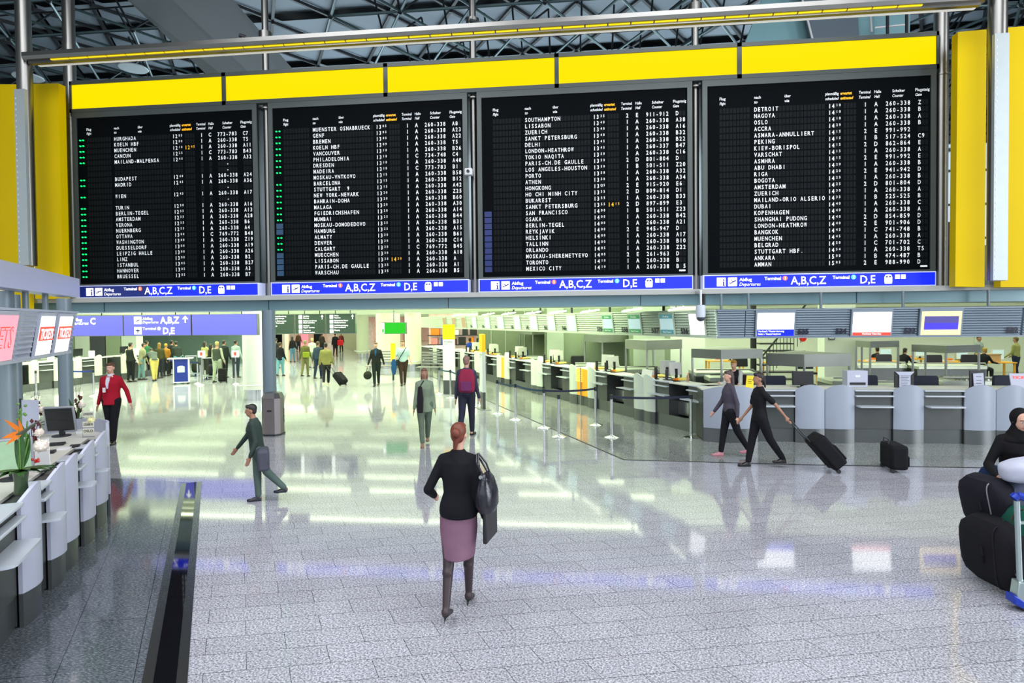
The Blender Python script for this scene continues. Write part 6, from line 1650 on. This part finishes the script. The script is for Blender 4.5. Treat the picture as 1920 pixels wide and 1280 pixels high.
    if shirt:
        b = MB(); vs = []
        for up_, w_ in ((.285, .016), (.25, .022), (.20, .016), (.15, .008)):
            # front strip just outside the jacket
            i_ = min(range(len(prof)), key=lambda q: abs(prof[q][0] - up_)); ry = prof[i_][2]
            vs.append([tp(up_, sx_, ry + .0175 + prof[i_][3]) for sx_ in (-w_, w_)])
        b.loft([[r_[0], r_[1], r_[1] - fwd * .03 * h, r_[0] - fwd * .03 * h] for r_ in vs]); b.build('shirt_front', cloth(shirt), t, smooth=60)
    # bottom
    if skirt:
        b = MB(); kn = max(feet[0][1].z, feet[1][1].z)
        my = (feet[0][1].y + feet[1][1].y) / 2 * .6
        dz = hip.z - kn
        def leg_y(zz): 
            ys = [f[0].y + (f[1].y - f[0].y) * max(0, min(1, (f[0].z - zz) / (f[0].z - f[1].z))) for f in feet]
            return (min(ys) + max(ys)) / 2, (max(ys) - min(ys)) / 2
        rg = []
        for rx_, zz in ((.078, hip.z + .07 * h), (.100, hip.z - .005 * h), (.102, hip.z - dz * .4), (.092, hip.z - dz * .75), (.085, kn - .005 * h)):
            oy, hy = leg_y(zz); ry_ = (.064 if zz > hip.z + .01 else .056) * h + hy
            rg.append([Vector((rx_ * h * math.cos(a), oy + ry_ * math.sin(a), zz)) for a in [2 * PI * i / 22 for i in range(22)]])
        b.loft(rg); bake(b, 'skirt', cloth(skirt), t, vox, 3)
    else:
        b = MB(); torso(b, inf * .8, -.06, .06)
        for f in feet:
            b.cap(f[0], f[1], .060 * h * F, .041 * h, 12); b.cap(f[1], f[1] + (f[2] - f[1]) * .93, .041 * h, .031 * h, 12)
        bake(b, 'trousers', cloth(bottom), t, vox)
    for f in feet:
        b = MB(); a_ = f[2]; gz = a_.z - .042 * h - heel
        tilt = 0
        if heel:
            b.cap(a_ + Vector((0, .01 * h, -.02 * h)), a_ + Vector((0, -.085 * h, -.028 * h - heel)), .021 * h, .015 * h, 10); b.cyl(a_ + Vector((0, .018 * h, -.02 * h)), Vector((a_.x, a_.y + .022 * h, gz)), .012, .007, 8)
        else:
            b.loft([[Vector((a_.x + px_ * h * sc_, a_.y + py_ * h, gz + zz * h)) for px_, py_ in ((-.024, .028), (.024, .028), (.028, -.03), (.026, -.085), (.012, -.108), (-.012, -.108), (-.026, -.085), (-.028, -.03))] for zz, sc_ in ((0, 1), (.014, 1.02), (.026, .85))])
            b.cap(a_ + Vector((0, .004 * h, -.01 * h)), a_ + Vector((0, -.05 * h, -.022 * h)), .026 * h, .018 * h, 10)
        bake(b, 'shoe', mat('shoe_' + shoe, srgb(shoe), .4, noise=.1), t, min(vox, .013), 2)
    t['hands'] = 1
    del t['hands']
    # world positions of the hands, for things held
    rzm = Matrix.Rotation(R(face), 3, 'Z')
    return [Vector((x, y, z)) + rzm @ (wr + d2 * .045 * h) for sh, el, wr, d2 in A], Vector((x, y, z)) + rzm @ tp(.27, .09)

W_ = lambda px, py: G(px, py)
# ---- the walking woman in the middle
p = W_(864, 1152)
hands, shd = person('woman walking away in black jacket, mauve pencil skirt and dark tights, reddish hair tied up', p.x - .02, p.y + .05, 176, 1.70, s_light, top='#131318', hair='#6b3220', hstyle='bun',
       legs=(11, -12), knees=(3, 12), arms=((-4, 9, 22), (-16, 24, 78, 20)), skirt='#7a5a6c', tights=mat('dark_tights', (.035, .022, .025), .5, noise=.15), female=True, vox=.011, heel=.045, shoe='#0b0a0c', lean=2, coat=.035)
t = thing('handbag', 'shiny black leather handbag hanging from the shoulder of the woman in the mauve skirt', 'handbag', (p.x + .25, p.y - .02, .02), R(-12))
m_patent = mat('shiny_black_leather', (.012, .012, .018), .18, noise=.3, nscale=8, bump=.9)
s = MB(); s.loft([[(math.cos(a) * rx_, math.sin(a) * ry_, zz) for a in [2 * PI * i / 20 for i in range(20)]] for rx_, ry_, zz in ((.07, .10, .93), (.10, .155, 1.0), (.095, .16, 1.1), (.06, .12, 1.22), (.02, .07, 1.27))]); s.build('bag_body', m_patent, t)
s = MB(); s.tube([(0, .06, 1.24), (-.07, .05, 1.36), (-.10, .02, 1.425), (-.08, -.04, 1.36), (0, -.06, 1.24)], .009); s.tube([(.02, .07, 1.22), (-.03, .07, 1.34), (-.085, .03, 1.43), (-.06, -.05, 1.34), (.02, -.07, 1.22)], .009); s.build('strap', m_patent, t)
s = MB(); s.cyl((-.02, .08, 1.25), (-.02, .095, 1.25), .018, n=12); s.cyl((-.02, -.08, 1.25), (-.02, -.095, 1.25), .018, n=12); s.build('buckle', m_chrome, t)
t = thing('black_folder', 'black document case held low beside the mauve skirt', 'case', (p.x + .26, p.y + .10, .66), R(-10))
s = MB(); s.box(-.02, .02, -.16, .16, 0, .30); s.build('case_body', m_black, t, bevel=.015); s = MB(); s.tube([(0, -.05, .30), (0, -.04, .35), (0, .04, .35), (0, .05, .30)], .008); s.build('handle', m_black, t)

# ---- man in the red jacket
p = W_(211, 832)
person('man in red jacket, white shirt and black trousers, hands behind his back, facing the camera', p.x, p.y, 12, 1.80, s_light, top='#9c0f26', bottom='#101014', hair='#5a3a26', legs=(-4, 6), arms=((-14, 14, 16), (-22, 16, 24)), shirt='#c9c6d2', vox=.014, coat=.05, detail=True)
s = MB(); s.box(-.03, .03, -.008, .008, -.05, .05)
t = tag(s.build('name_badge', m_white), 'small white badge on the lanyard of the man in the red jacket', 'badge'); t.location = (p.x - .03 + .02, p.y - .185, 1.20)
# ---- short walker near the channel
p = W_(484, 940)
person('short person in dark clothes striding past the waste bin, one arm lowered forward', p.x, p.y, -68, 1.46, s_tan, top='#33413b', bottom='#55655f', hair='#24221c', legs=(2, -22), knees=(4, 20), arms=((30, 8, 8), (-10, 8, 30)), vox=.014, lean=6, shoe='#22262e')
t = thing('shoulder_bag', 'grey shoulder bag behind the short dark walker', 'bag', (p.x + .17, p.y - .14, .52), R(-60))
s = MB(); s.box(-.19, .19, -.08, .08, 0, .30); s.build('bag_body', cloth('#4c4e58'), t, bevel=.04); s = MB(); s.tube([(-.12, 0, .27), (-.2, -.06, .42), (-.24, -.1, .55)], .01); s.build('strap', cloth('#5d5a3c'), t)
# ---- greenish walker
p = W_(797, 834)
person('person in long grey-green coat with dark bag strap, walking towards the camera mid-aisle', p.x, p.y, 14, 1.66, s_tan, top='#7b8a72', bottom='#5d6b5a', hair='#6e4a40', legs=(12, -14), knees=(3, 12), arms=((6, 8, 14), (-8, 8, 14)), vox=.014, coat=.10, shoe='#8a6a58', detail=True, hstyle='long', female=True)
t = thing('dark_shoulder_bag', 'long dark bag hanging at the hip of the person in the grey-green coat', 'bag', (p.x - .02, p.y - .26, .72), 0)
s = MB(); s.loft([[(x_ * q, y_, zz) for x_, y_ in ((-.06, -.04), (.06, -.04), (.06, .03), (-.06, .03))] for zz, q in ((0, .9), (.3, 1.1), (.55, .6))]); s.build('bag_body', cloth('#221c22'), t, bevel=.02); s = MB(); s.tube([(0, 0, .55), (.06, .06, .66)], .012); s.build('strap', cloth('#221c22'), t)
# ---- red backpack traveller
p = W_(876, 818)
person('tall traveller seen from behind in dark jacket, carrying a red and violet backpack', p.x, p.y, 172, 1.86, s_light, top='#3d3c50', bottom='#272a38', hair='#8a6a5c', legs=(14, -16), knees=(3, 14), arms=((4, 8, 14), (-6, 8, 14)), vox=.015)
t = thing('backpack', 'red and violet backpack worn by the tall traveller in dark clothes', 'backpack', (p.x + .04, p.y - .19, 1.02), 0)
s = MB(); s.loft([[(x_ * q, y_ * q2, zz) for x_, y_ in ((-.17, -.10), (.17, -.10), (.19, .04), (-.19, .04))] for zz, q, q2 in ((0, .85, .9), (.08, 1, 1.1), (.35, 1, 1), (.52, .7, .6))]); s.build('pack_body', cloth('#8a2743'), t, bevel=.04)
s = MB(); s.box(-.12, .12, -.15, -.09, .04, .26); s.build('front_pocket', cloth('#6b2f5a'), t, bevel=.02)
s = MB(); s.tube([(-.12, .05, .05), (-.14, .09, .3), (-.12, .10, .5)], .018); s.build('strap', cloth('#5a5872'), t); s = MB(); s.tube([(.12, .05, .05), (.14, .09, .3), (.12, .10, .5)], .018); s.build('strap', cloth('#5a5872'), t)
# ---- pair in black before the wide desk
p = W_(1368, 855)
person('walker in dark clothes and pink striped sneakers nearest the wide bowed desk', p.x, p.y, -84, 1.66, s_light, top='#4a4650', bottom='#15151b', hair='#4a3c38', legs=(12, -18), knees=(3, 14), arms=((16, 8, 18), (-16, 8, 18)), vox=.015, shoe='#b87a84', hstyle='long', female=True)
p = W_(1424, 875)
hands, _ = person('walker in black with bare lower arms, black flat shoes, pulling a black suitcase', p.x, p.y, -86, 1.70, s_tan, top='#141318', bottom='#121218', hair='#241c1a', legs=(14, -22), knees=(3, 12), arms=((14, 8, 22), (-44, 12, 8)), sleeves='short', vox=.015, shoe='#0c0c10', hstyle='pony', female=True)
def suitcase(label, x, y, rz, w_=.42, d_=.24, h_=.62, tilt=0, m_=None, handle=.4, z=0.0, cat='suitcase', grp=None):
    m_ = m_ or cloth('#101014')
    t = thing('suitcase', label, cat, (x, y, z), rz, grp)
    T_ = Matrix.Rotation(R(tilt), 4, 'X') @ Matrix.Identity(4)
    s = MB(); s.T = T_; s.box(-w_ / 2, w_ / 2, -d_, 0, .05, h_); sh_ = s.build('shell', m_, t, bevel=.05)
    s = MB(); s.T = T_; s.box(-w_ / 2 * .8, w_ / 2 * .8, -d_ - .03, -d_ + .01, .10, h_ * .6); s.build('front_pocket', m_, sh_, bevel=.02)
    for sx_ in (-1, 1):
        s = MB(); s.T = T_; s.cyl((sx_ * w_ * .38, -.04, .035), (sx_ * w_ * .46, -.04, .035), .035, n=12); s.build('wheel', m_black, t)
    if handle:
        s = MB(); s.T = T_; s.tube([(-.1, -.02, h_), (-.1, -.02, h_ + handle), (.1, -.02, h_ + handle), (.1, -.02, h_)], .01); s.build('handle', m_dark, t)
    return t
hb = max(hands, key=lambda q: q.x); L_ = hb.z / math.cos(R(40))
suitcase('black wheeled suitcase tilted behind the walker with bare arms', hb.x + math.sin(R(40)) * L_, hb.y, R(90), .44, .26, min(.66, L_ - .2), -40, handle=L_ - min(.66, L_ - .2))
suitcase('second black bag trailing behind the suitcase in front of the arched panels', p.x + 2.05, p.y - .05, R(84), .5, .28, .46, 0, handle=.08)
# ---- headscarf woman with trolley
q = Wp(1908, 760, 6.6)
hands, _ = person('woman in black headscarf and black coat leaning on a loaded luggage trolley', q.x, q.y, -14, 1.70, s_light, top='#0c0b0e', bottom='#0c0b0e', hair='#0b0a0d', hstyle='scarf', coat=.25, female=True, arms=((12, 26, 62, 24), (12, 26, 62, 24)), vox=.012, detail=True, fat=1.15, lean=6, headdrop=4)
# trolley
m_tb = mat('trolley_blue', (.004, .03, .35), .3, noise=.05)
m_galv = mat('galvanised_tube', (.42, .50, .50), .3, .8, noise=.1)
p = G(1905, 1142); tx0, ty0 = p.x + .03, p.y
t = thing('luggage_trolley', 'steel luggage trolley with blue handle and blue wheel guard, stacked with bags', 'trolley', (tx0, ty0, 0), R(0))
s = MB(); s.tube([(0, 0, .22), (-.03, .0, .98)], .022, 12); s.build('upright_tube', m_galv, t); s = MB(); s.tube([(.55, .05, .22), (.52, .05, .98)], .022, 12); s.build('upright_tube', m_galv, t)
s = MB(); s.tube([(-.06, 0, 1.0), (-.03, 0, 1.03), (.10, -.02, .99), (.5, .02, 1.0), (.56, .05, .99)], .034, 12); s.build('handle', m_tb, t)
s = MB(); s.prism([(-.06, .10), (.10, .04), (.14, .14), (.05, .26), (-.04, .27)], -.05, .05); wh_ = s.build('wheel_housing', m_galv, t, bevel=.012)
s = MB(); s.prism([(-.08, .15), (-.085, .07), (.02, .015), (.14, .02), (.14, .07), (.0, .10)], -.06, .06); s.build('wheel_guard', m_tb, wh_, bevel=.012)
s = MB(); s.cyl((.04, -.04, .055), (.04, .04, .055), .055, n=18); s.build('wheel', m_black, t); s = MB(); s.cyl((.5, .85, .055), (.5, .92, .055), .055, n=18); s.build('wheel', m_black, t)
s = MB(); s.tube([(0, 0, .30), (.12, .3, .22), (.25, .9, .18), (.5, .9, .18), (.55, .05, .3)], .018, 10); s.tube([(0, 0, .25), (.55, .05, .25)], .018, 10); s.tube([(-.02, 0, .78), (.53, .05, .80)], .016, 10); s.build('base_frame', m_galv, t)
s = MB()
for k in range(6): s.tube([(.06 + k * .09, .0, .78), (.06 + k * .09, -.01, .95)], .005, 6)
for z in (.82, .88, .94): s.tube([(.04, 0, z), (.53, .03, z)], .005, 6)
s.build('wire_basket_lattice', m_galv, t, smooth=60)
s = MB(); s.box(.0, .5, .2, .8, .21, .235); s.build('platform', m_tb, t)
def bag(name, label, c, size, rz, rot, m_, trim=None, sq=.35):
    t = thing(name, label, name.replace('_', ' '), c, rz)
    s = MB(); s.T = rot.to_4x4(); n = 20; rg = []
    for k in range(9):
        u = k / 8; zz = (u - .5) * size[2]; q = (1 - abs(2 * u - 1) ** 4) ** .25 if 0 < u < 1 else .55
        q = max(q, .62)
        rg.append([((abs(math.cos(a)) ** sq) * (1 if math.cos(a) > 0 else -1) * size[0] / 2 * q, (abs(math.sin(a)) ** sq) * (1 if math.sin(a) > 0 else -1) * size[1] / 2 * q, zz) for a in [2 * PI * i / n for i in range(n)]])
    s.loft(rg); s.build('bag_body', m_, t, smooth=50)
    if trim:
        s = MB(); s.T = rot.to_4x4(); q = [((abs(math.cos(a)) ** sq) * (1 if math.cos(a) > 0 else -1) * size[0] / 2 * 1.01, -size[1] / 2 * .45, (abs(math.sin(a)) ** sq) * (1 if math.sin(a) > 0 else -1) * size[2] / 2 * .98) for a in [2 * PI * i / 24 for i in range(25)]]
        s.tube(q, .006, 6); s.build('piping', trim, t)
        s = MB(); s.T = rot.to_4x4(); s.tube([(-size[0] * .5 - .01, -.02, -.08), (-size[0] * .5 - .03, -.04, 0), (-size[0] * .5 - .01, -.02, .08)], .010, 6); s.build('handle', m_, t)
    return t
cn = cloth('#16161c'); 
bag('travel_bag', 'big black holdall lowest on the trolley, bulging outwards', tuple(Wp(1873, 1032, 6.05)), (.36, .62, .62), R(10), Matrix.Rotation(R(-6), 3, 'Y'), cloth('#141318'), cloth('#201f26'))
bag('travel_bag', 'black suitcase with grey piping leaning outwards on top of the holdall', tuple(Wp(1856, 945, 6.3)), (.24, .5, .56), R(15), Matrix.Rotation(R(-14), 3, 'Y'), cloth('#1a1a22'), cloth('#8a8a92'))
bag('travel_bag', 'navy blue bag with pink piping near the headscarf woman', tuple(Wp(1876, 915, 6.45)), (.24, .42, .42), R(5), Matrix.Rotation(R(12), 3, 'Y'), cloth('#14284a'), cloth('#b06a74'))
bag('travel_bag', 'dark green suitcase with brown handle on the trolley', tuple(Wp(1918, 1000, 6.0)), (.36, .5, .50), R(-8), Matrix.Rotation(R(14), 3, 'Y'), cloth('#0f4a3c'), cloth('#4a3a2c'))
bag('travel_bag', 'grey cloth bag squeezed between the navy bag and the green suitcase', tuple(Wp(1904, 930, 6.2)), (.22, .3, .36), R(0), Matrix.Rotation(R(8), 3, 'Y'), cloth('#5a5f74'))
bag('white_bundle', 'white padded bundle lying across the top of the trolley load', tuple(Wp(1925, 880, 6.1)), (.46, .28, .2), R(0), Matrix.Rotation(R(-10), 3, 'Y'), cloth('#b9bccb'), sq=.8)

# ---- two men approaching
p = W_(706, 723); a1_ = person('man in black leather jacket over a blue shirt, carrying a dark helmet bag', p.x, p.y, 10, 1.78, s_light, top='#1c1f1c', bottom='#1b2420', hair='#6a4a38', hstyle='short', legs=(10, -8), knees=(3, 10), arms=((6, 14, 12), (0, 16, 16)), shirt='#1d4a72', vox=.018, detail=True)[0]
t = thing('helmet_bag', 'round dark bag hanging from the hand of the leather-jacket man', 'bag', (a1_[0].x, a1_[0].y, a1_[0].z - .52), 0)
s = MB(); s.ell((0, 0, .17), (.17, .14, .17), 16, 10); s.build('bag_body', cloth('#23271f'), t); s = MB(); s.tube([(-.05, 0, .32), (0, 0, .5), (.05, 0, .32)], .01); s.build('strap', cloth('#23271f'), t)
p = W_(756, 722); a1_ = person('stocky man in pale blue shirt and brown trousers with a blue jacket over his arm', p.x, p.y, 14, 1.84, s_light, top='#a9c4c4', bottom='#3a2a20', hair='#6b5138', legs=(8, -8), knees=(3, 8), arms=((12, 16, 14), (4, 14, 34)), sleeves='short', vox=.018, fat=1.2, detail=True)[0]
t = thing('blue_jacket', 'blue jacket carried over the forearm of the pale blue shirt man', 'jacket', (a1_[0].x + .02, a1_[0].y, .46), 0)
s = MB(); s.loft([[(x_ * q, y_, zz) for x_, y_ in ((-.07, -.06), (.08, -.07), (.09, .05), (-.06, .06))] for zz, q in ((0, .7), (.2, 1.2), (.5, 1.1), (.62, .6))]); s.build('fabric', cloth('#1c4a78'), t, bevel=.02)
t = thing('shoulder_strap_bag', 'dark strap bag crossing the chest of the pale blue shirt man', 'bag', (p.x, p.y, 0), R(14))
s = MB(); s.tube([(.13, -.02, 1.53), (.05, -.19, 1.38), (-.08, -.20, 1.18), (-.17, -.12, 1.02)], .016); s.build('strap', cloth('#20303a'), t); s = MB(); s.box(-.27, -.17, -.12, .1, .8, 1.04); s.build('pouch', cloth('#20303a'), t, bevel=.02)

# ---- corridor crowd
for (px, py, fc, hh_, top, bot, hr_, st, lg, lb, kw) in (
    (526, 705, 178, 1.66, '#15151a', '#5d93a0', '#3a2c1c', 'short', (12, -14), 'person in black coat and blue jeans walking away close to the grey column', dict(coat=.06, female=True)),
    (518, 690, 180, 1.70, '#2c2a2a', '#303030', '#1c1410', 'short', (10, -10), 'person in dark coat half hidden ahead of the black coat and blue jeans', dict(coat=.06)),
    (549, 679, 182, 1.68, '#101014', '#4a7086', '#1a1410', 'long', (10, -10), 'woman with a dark handbag and blue jeans farther down the corridor', dict(female=True)),
    (573, 706, 178, 1.76, '#5b5a33', '#6a6a44', '#7a7450', 'short', (10, -14), 'walker in olive suit with a yellow-green shoulder bag', dict(coat=.04)),
    (586, 690, 180, 1.70, '#b9c4b4', '#8a8f7a', '#c2b07a', 'short', (8, -12), 'fair-haired walker in pale clothes ahead of the olive suit', dict()),
    (597, 710, 176, 1.74, '#2b3a48', '#1c2740', '#4a3424', 'short', (12, -12), 'walker in navy trousers beside the quilted olive jacket', dict()),
    (612, 722, 196, 1.78, '#7c7a45', '#1c1c20', '#131114', 'short', (14, -20), 'walker in quilted olive jacket and dark leggings pulling a dark case, pale shoes', dict(coat=.05, fat=1.2, shoe='#cfcfa8')),
    (629, 668, 182, 1.76, '#17171c', '#1a1a1e', '#15100d', 'short', (10, -10), 'walker in black far down the corridor beside a red bag', dict(coat=.05)),
    (604, 664, 180, 1.70, '#3a3430', '#2c2c30', '#2a1c14', 'short', (8, -8), 'distant walker in brown under the middle service sign', dict()),
    (560, 660, 180, 1.70, '#5a4438', '#2c3038', '#2a1c14', 'short', (8, -8), 'distant walker in rust brown under the service sign beside the grey column', dict()),
    (640, 660, 0, 1.66, '#6a2a2a', '#2c2c30', '#2a1c14', 'short', (8, -8), 'distant person in dark red approaching along the corridor', dict()),
):
    p = W_(px, py); person(lb, p.x, p.y, fc, hh_, s_tan, top=top, bottom=bot, hair=hr_, hstyle=st, legs=lg, knees=(3, 10), arms=((8, 9, 14), (-8, 9, 14)), vox=.024, group=None, **kw)
    if px == 573:
        t = thing('shoulder_bag', 'yellow-green shoulder bag on the hip of the olive-suited walker', 'bag', (p.x + .16, p.y - .24, .92), 0)
        s = MB(); s.box(-.15, .15, -.06, .06, 0, .26); s.build('bag_body', cloth('#7d8a24'), t, bevel=.03); s = MB(); s.tube([(-.12, .02, .24), (-.18, .08, .45), (-.22, .12, .55)], .012); s.build('strap', cloth('#5d6620'), t)
    if px == 612: suitcase('dark wheeled case trailing behind the quilted olive jacket', p.x + .85, p.y - .35, R(70), .4, .24, .6, -45, handle=.5)
    if px == 629:
        t = thing('red_bag', 'bright red bag carried by the distant walker in black', 'bag', (p.x + .38, p.y, .8), 0)
        s = MB(); s.box(-.2, .2, -.1, .1, 0, .4); s.build('bag_body', cloth('#c01c24'), t, bevel=.05); s = MB(); s.tube([(-.08, 0, .4), (0, 0, .55), (.08, 0, .4)], .01); s.build('handle', cloth('#c01c24'), t)
# ---- left hall queue
for (px, py, fc, hh_, kw, lb) in (
    (246, 716, 176, 1.78, dict(top='#c9cdb8', vest='#1b211c', bottom='#101214', hair='#14100c', fat=1.12), 'man in white shirt and black vest standing at the last cream desk, seen from behind'),
    (266, 712, 150, 1.72, dict(top='#8b8a6c', bottom='#6a8a8c', hair='#2c241c', lean=8, coat=.12), 'person in beige padded coat leaning towards the black-vest man'),
    (290, 714, -130, 1.76, dict(top='#4c5450', bottom='#b3a35c', hair='#2c241c', lean=48, headdrop=8, coat=.03, arms=((60, 8, 20), (55, 8, 30))), 'bending traveller in grey jacket and khaki trousers with a backpack'),
    (276, 704, 170, 1.76, dict(top='#2f6a4a', bottom='#303030', hair='#1c1410'), 'person with green collar behind the bending traveller'),
    (300, 709, 200, 1.70, dict(top='#3c3c20', bottom='#22262c', hair='#7a5a1c', hstyle='long'), 'person with yellow-brown hair and dark clothes beside the backpack'),
    (312, 705, 190, 1.62, dict(top='#a06a20', bottom='#22262c', hair='#b88a10'), 'shorter person in orange and yellow in the middle of the queue'),
    (323, 703, 180, 1.76, dict(top='#1d1f20', bottom='#1c1f22', hair='#15100d'), 'dark-haired person in black beside the blue-jeans traveller'),
    (334, 706, -120, 1.76, dict(top='#252d28', bottom='#4f7f88', hair='#15100d', lean=14), 'leaning traveller in dark jacket and blue jeans behind the blue lectern'),
    (385, 704, 176, 1.70, dict(top='#9c9a64', bottom='#2c3028', hair='#241a12', hstyle='long', female=True), 'long-haired woman in cream top behind the small red-marked sign'),
    (397, 708, 170, 1.62, dict(top='#1a1c1a', bottom='#1f2226', hair='#15100d', hstyle='long', female=True), 'dark-haired shorter woman in black next to the grey-haired man'),
    (408, 716, 178, 1.82, dict(top='#a4a68e', vest='#3a4238', bottom='#98a48c', hair='#a89c5c', legs=(14, -10), fat=1.08), 'grey-haired man in dark vest and pale trousers with a black suitcase'),
    (421, 708, 180, 1.80, dict(top='#1e2826', bottom='#161a1a', hair='#2c241c'), 'man in dark suit beside the grey-haired man'),
    (443, 708, 176, 1.80, dict(top='#93a5a0', bottom='#28303c', hair='#1c1814'), 'man in pale grey shirt half hidden by the thick white column'),
):
    kw2 = dict(legs=(5, -5), arms=((4, 10, 14), (4, 10, 18)), knees=(3, 4)); kw2.update(kw)
    p = W_(px, py); person(lb, p.x, p.y, fc, hh_, s_tan, vox=.024, **kw2)
    if px == 408: suitcase('upright black suitcase beside the pale trousers of the grey-haired man', p.x + .38, p.y - .12, 0, .34, .2, .62, 0, handle=.36)
    if px == 287:
        t = thing('backpack', 'dark backpack on the bending traveller', 'backpack', (p.x + .2, p.y - .1, 1.12), R(-130))
        s = MB(); s.ell((0, 0, .1), (.16, .20, .16), 14, 9); s.build('pack_body', cloth('#1c211c'), t); s = MB(); s.box(-.1, .1, -.2, -.14, 0, .12); s.build('front_pocket', cloth('#1c211c'), t, bevel=.02)
# trolleys with luggage in the queue
for i, (px, py) in enumerate(((338, 704), (360, 706), (390, 712))):
    v = W_(px, py)
    t = thing('luggage_trolley', ['luggage trolley loaded with a dark rucksack behind the blue lectern', 'second luggage trolley among the queue posts', 'luggage trolley standing before the shorter woman in black'][i], 'trolley', (v.x, v.y, 0), R(20 * i))
    s = MB(); s.tube([(-.25, 0, .1), (-.25, -.1, 1.0), (.25, -.1, 1.0), (.25, 0, .1)], .02); s.build('push_bar', m_galv, t)
    s = MB(); s.box(-.25, .25, 0, .7, .14, .18); s.build('platform', m_galv, t)
    for sx_ in (-.22, .22):
        s = MB(); s.cyl((sx_ - .02, .05, .07), (sx_ + .02, .05, .07), .07, n=12); s.build('wheel', m_tb, t)
    s = MB(); s.cyl((-.02, .6, .07), (.02, .6, .07), .07, n=12); s.build('wheel', m_tb, t)
    bag('rucksack', ['dark rucksack heaped high on the trolley behind the blue lectern', 'dark bag low on the second queue trolley', 'dark bag on the trolley before the shorter woman in black'][i], (v.x, v.y + .35, .18 + .25), (.4, .4, .5), .3 * i, Matrix.Identity(3), cloth(['#1c2420', '#20261e', '#1c1c22'][i]), sq=.7)
# ---- staff
p = Op(so(1300), 1.22); person('blonde clerk in white shirt and dark vest seated at the corner of the oblique row', p.x, p.y, -30, 1.66, s_light, top='#c8ccc4', vest='#1c1c20', bottom='#15151a', hair='#a8761c', hstyle='short', legs=(85, 85), knees=(85, 85), sit=.90, arms=((30, 8, 66), (30, 8, 66)), vox=.016, female=True, detail=True, headdrop=8, lean=4)
p = Wp(881, 640, 29.0); person('clerk in bright blue shirt seated behind the narrow totem, turned away', p.x, p.y, 150, 1.74, s_brown, top='#1c3fa4', bottom='#15151a', hair='#14100c', legs=(10, 0), vox=.022, arms=((40, 8, 40), (40, 8, 40)))
p = Wp(899, 640, 29.2); person('clerk with dark hair standing next to the bright blue shirt', p.x, p.y, 170, 1.76, s_tan, top='#4a6a78', bottom='#15151a', hair='#1c1410', vox=.022)
for (px, y, hz_, fc, kw, lb) in (
    (1693, 24.6, .56, 120, dict(top='#17171c', hair='#15100d', hstyle='pony', female=True, lean=10), 'office worker with dark hair and black top seated at a white monitor'),
    (1645, 25.6, .54, 180, dict(top='#202024', hair='#15100d'), 'office worker mostly hidden behind the hood, only dark hair showing'),
    (1842, 24.0, .6, 120, dict(top='#15181c', hair='#a8882c', lean=12, hstyle='short', female=True), 'fair-haired office worker in black bending over the orange table'),
    (1797, 26.2, .62, 10, dict(top='#9a9a72', hair='#8a6a5a', lean=10), 'office worker in beige shirt facing the camera behind the hood'),
    (1835, 27.0, .96, 20, dict(top='#8d9c9c', hair='#4a3828'), 'standing office worker in pale shirt under the gold-framed screen'),
    (1905, 25.4, .94, -150, dict(top='#8d9258', bottom='#1c2740', hair='#5a4a28'), 'standing office worker in olive shirt at the picture edge')):
    x_ = Wp(px, 680, y).x
    seated = hz_ < .85
    person(lb, x_, y, fc, 1.74, s_tan, vox=.022, legs=(80, 80) if seated else (4, -4), knees=(80, 80) if seated else (3, 3), sit=hz_ if seated else None, arms=((40, 8, 40), (40, 8, 40)) if seated else ((14, 8, 40), (10, 8, 40)), **kw)
p = Vector((-22.5, 21.4)); person('clerk in dark suit and white shirt seated behind the cream check-in desks', p.x, p.y, 60, 1.74, s_tan, top='#15181c', shirt='#c8ccc4', bottom='#15151a', hair='#14100c', vox=.022, arms=((40, 8, 40), (40, 8, 40)))

C.objects.unlink(_to); bpy.data.objects.remove(_to)
